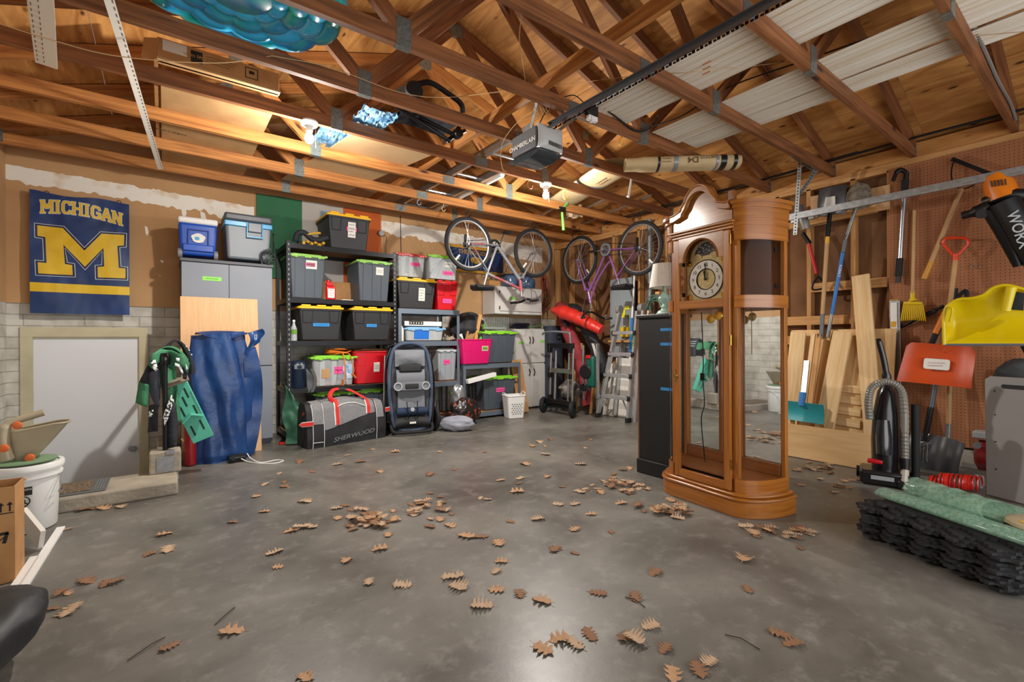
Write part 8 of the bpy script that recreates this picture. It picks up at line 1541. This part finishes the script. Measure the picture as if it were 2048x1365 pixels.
# ---------------------------------------------------------------- dry oak leaves
LC = [('leaf_tan', '#a8825c', '#bd9674'), ('leaf_brown', '#7a573b', '#92694a'), ('leaf_pale', '#bba185', '#a98b6c')]
LM = [mat(n, a, .75, col2=b, ns=30) for n, a, b in LC]
def leafmesh(seed, m):
    R = random.Random(seed); n = 3 + seed % 3; half = []; L = 1.0
    for k in range(n):
        t0 = (k + .3) / (n + .6); w_ = (.26 + .16 * math.sin(PI * t0)) * R.uniform(.8, 1.2); st = 1 / (n + .6); half += [(t0 - .10 * st, .15), (t0 + .30 * st, w_), (t0 + .52 * st, w_ * .72), (t0 + .62 * st, w_ * .9), (t0 + .70 * st, .17)]
    half += [(.97, .07)]; poly = [(0, .01)] + half + [(1.04, 0)] + [(x, -y * R.uniform(.85, 1.1)) for x, y in half[::-1]] + [(0, -.01), (-.22, -.008), (-.22, .008)]
    bm = bmesh.new(); vs = [bm.verts.new((x - .45, y, 0)) for x, y in poly]; bm.faces.new(vs); bmesh.ops.triangulate(bm, faces=bm.faces)
    for _ in range(2): bmesh.ops.subdivide_edges(bm, edges=[e for e in bm.edges if e.calc_length() > .16], cuts=1); bmesh.ops.triangulate(bm, faces=bm.faces)
    cu = R.uniform(.25, 1.1); cv = R.uniform(-.3, .5)
    for v in bm.verts: x, y = v.co.x, v.co.y; v.co.z = cu * y * y + cv * x * x * .5 + .05 * mnoise.noise(V((x * 4 + seed, y * 4, 0))) + .02
    lo = min(v.co.z for v in bm.verts)
    for v in bm.verts: v.co.z += .01 - lo
    bmesh.ops.solidify(bm, geom=bm.faces[:], thickness=.012)
    me = bpy.data.meshes.new('oak_leaf'); bm.to_mesh(me); bm.free(); me.materials.append(m); me.polygons.foreach_set('use_smooth', [True] * len(me.polygons)); return me
LMS = [leafmesh(s, LM[s % 3]) for s in range(9)]; R = random.Random(99); NL = [0]
LG = {'f': ('dry brown oak leaf lying on the open concrete floor', 'oak leaves on the open floor'), 'p': ('dry oak leaf in the loose pile in the middle of the floor', 'oak leaves in the middle pile'), 'c': ('dry oak leaf in the drift along the foot of the grandfather clock', 'oak leaves by the clock'), 'w': ('dry oak leaf swept against the boards and the vacuum', 'oak leaves by the boards'), 'l': ('dry oak leaf near the concrete landing at the left', 'oak leaves by the landing'), 'b': ('dry oak leaf at the bottom right before the camera', 'oak leaves near the camera')}
PL = []
def leaf(u, v, k, s=None, h=0):
    p = wZ(u, v, 0)
    if p.x > 5.1 or p.y < .15: return
    loc = MK.inverted() @ p
    if abs(loc.x) < .43 and -.08 < loc.y < .36: return
    if NL[0] >= 296: return
    me = R.choice(LMS); s = s or R.uniform(.045, .105); o = bpy.data.objects.new('oak_leaf', me); C.objects.link(o); NL[0] += 1
    hh = h or sum(1 for q in PL if (q - p).length < .05) * .007; PL.append(p.copy())
    o.matrix_world = Matrix.Translation((p.x, p.y, .001 + min(hh, .03))) @ Matrix.Rotation(R.uniform(0, 6.28), 4, 'Z') @ Euler((R.uniform(-.12, .12), R.uniform(-.12, .12), 0)).to_matrix().to_4x4() @ Matrix.Diagonal((s, s, s, 1)); TM[o.name] = o.matrix_world
    o['label'], g_ = LG[k]; cw = {'leaf_tan': 'tan', 'leaf_brown': 'brown', 'leaf_pale': 'pale'}[me.materials[0].name]; o['label'] = o['label'].replace('brown ', '').replace('dry', 'dry ' + cw); g_ = cw + ' ' + g_; o['group'] = g_; o['category'] = 'leaf'
for u, v in ((513, 994), (466, 1046), (568, 965), (608, 1005), (620, 1055), (570, 975), (527, 1025), (581, 1064), (603, 1057), (548, 1107), (556, 1136), (693, 1123), (760, 1100), (737, 1165), (806, 1172), (907, 1155), (915, 1175), (992, 1145), (1003, 1125), (994, 1182), (965, 1214), (1085, 1204), (996, 1087), (1110, 1100), (1150, 1108), (962, 1075), (932, 1074), (1022, 1045), (1075, 1040), (1160, 985), (1180, 1030), (1150, 1010), (1115, 1010), (1150, 1060), (1038, 968), (1035, 985), (910, 940), (975, 1000), (1000, 962), (1195, 1188), (1270, 1195), (1310, 1148), (1222, 1065), (842, 1007), (1095, 955), (1125, 975), (1090, 893), (1090, 910), (1170, 897), (1040, 958), (1078, 885), (695, 912), (745, 900), (675, 930), (720, 925), (600, 925), (625, 945), (860, 950), (530, 970), (560, 948), (760, 945), (790, 905), (880, 905), (970, 905), (1065, 893), (1050, 930), (1490, 1120), (1600, 1097), (1040, 1190), (1100, 880), (1180, 880), (1160, 930), (465, 1265), (340, 1295)): leaf(u, v, 'f')
for u, v in ((1120, 1280), (1150, 1290), (1180, 1272), (1250, 1275), (1270, 1283), (1300, 1255), (1330, 1300), (1395, 1340), (1420, 1325), (1560, 1270), (1585, 1290), (1495, 1180), (1345, 1350), (610, 1358), (1085, 1300)): leaf(u, v, 'b', R.uniform(.06, .085))
for u, v in ((330, 1070), (210, 1170), (235, 1165), (170, 1165), (135, 1188), (105, 1220), (140, 1222), (120, 1190), (300, 1110), (335, 1100), (180, 1020), (205, 1018), (165, 1022), (240, 1015), (135, 1060)): leaf(u, v, 'l')
def cl(k, n, cu, cv, su, sv): [leaf(cu + R.gauss(0, su), cv + R.gauss(0, sv), k, R.uniform(.045, .085)) for _ in range(n)]
cl('p', 34, 735, 1045, 32, 11); cl('p', 26, 850, 1018, 40, 16); cl('p', 6, 690, 1020, 20, 10); cl('c', 40, 1245, 970, 40, 16); cl('c', 34, 1335, 1022, 32, 10); cl('c', 12, 1520, 1062, 30, 6); cl('c', 10, 1590, 1075, 20, 8); cl('w', 22, 1640, 935, 28, 9); cl('w', 16, 1680, 970, 40, 8); cl('w', 6, 1940, 985, 20, 5)
for k, (p, q) in enumerate((((255, 1322), (330, 1275)), ((430, 1250), (470, 1215)), ((1250, 1195), (1290, 1215)), ((1450, 1270), (1520, 1300)))):
    a, b = wZ(*p, .004), wZ(*q, .004); g = G(); g.tube([a, a.lerp(b, .5) + V((.01, .01, .004)), b], .002, 5); solo('twig', g, MATS['twigs'], ['thin twig on the floor at the lower left', 'thin twig on the floor left of centre', 'thin twig near the bottom right leaves', 'curved twig at the lower right'][k], 'twig', group='twigs on the floor')
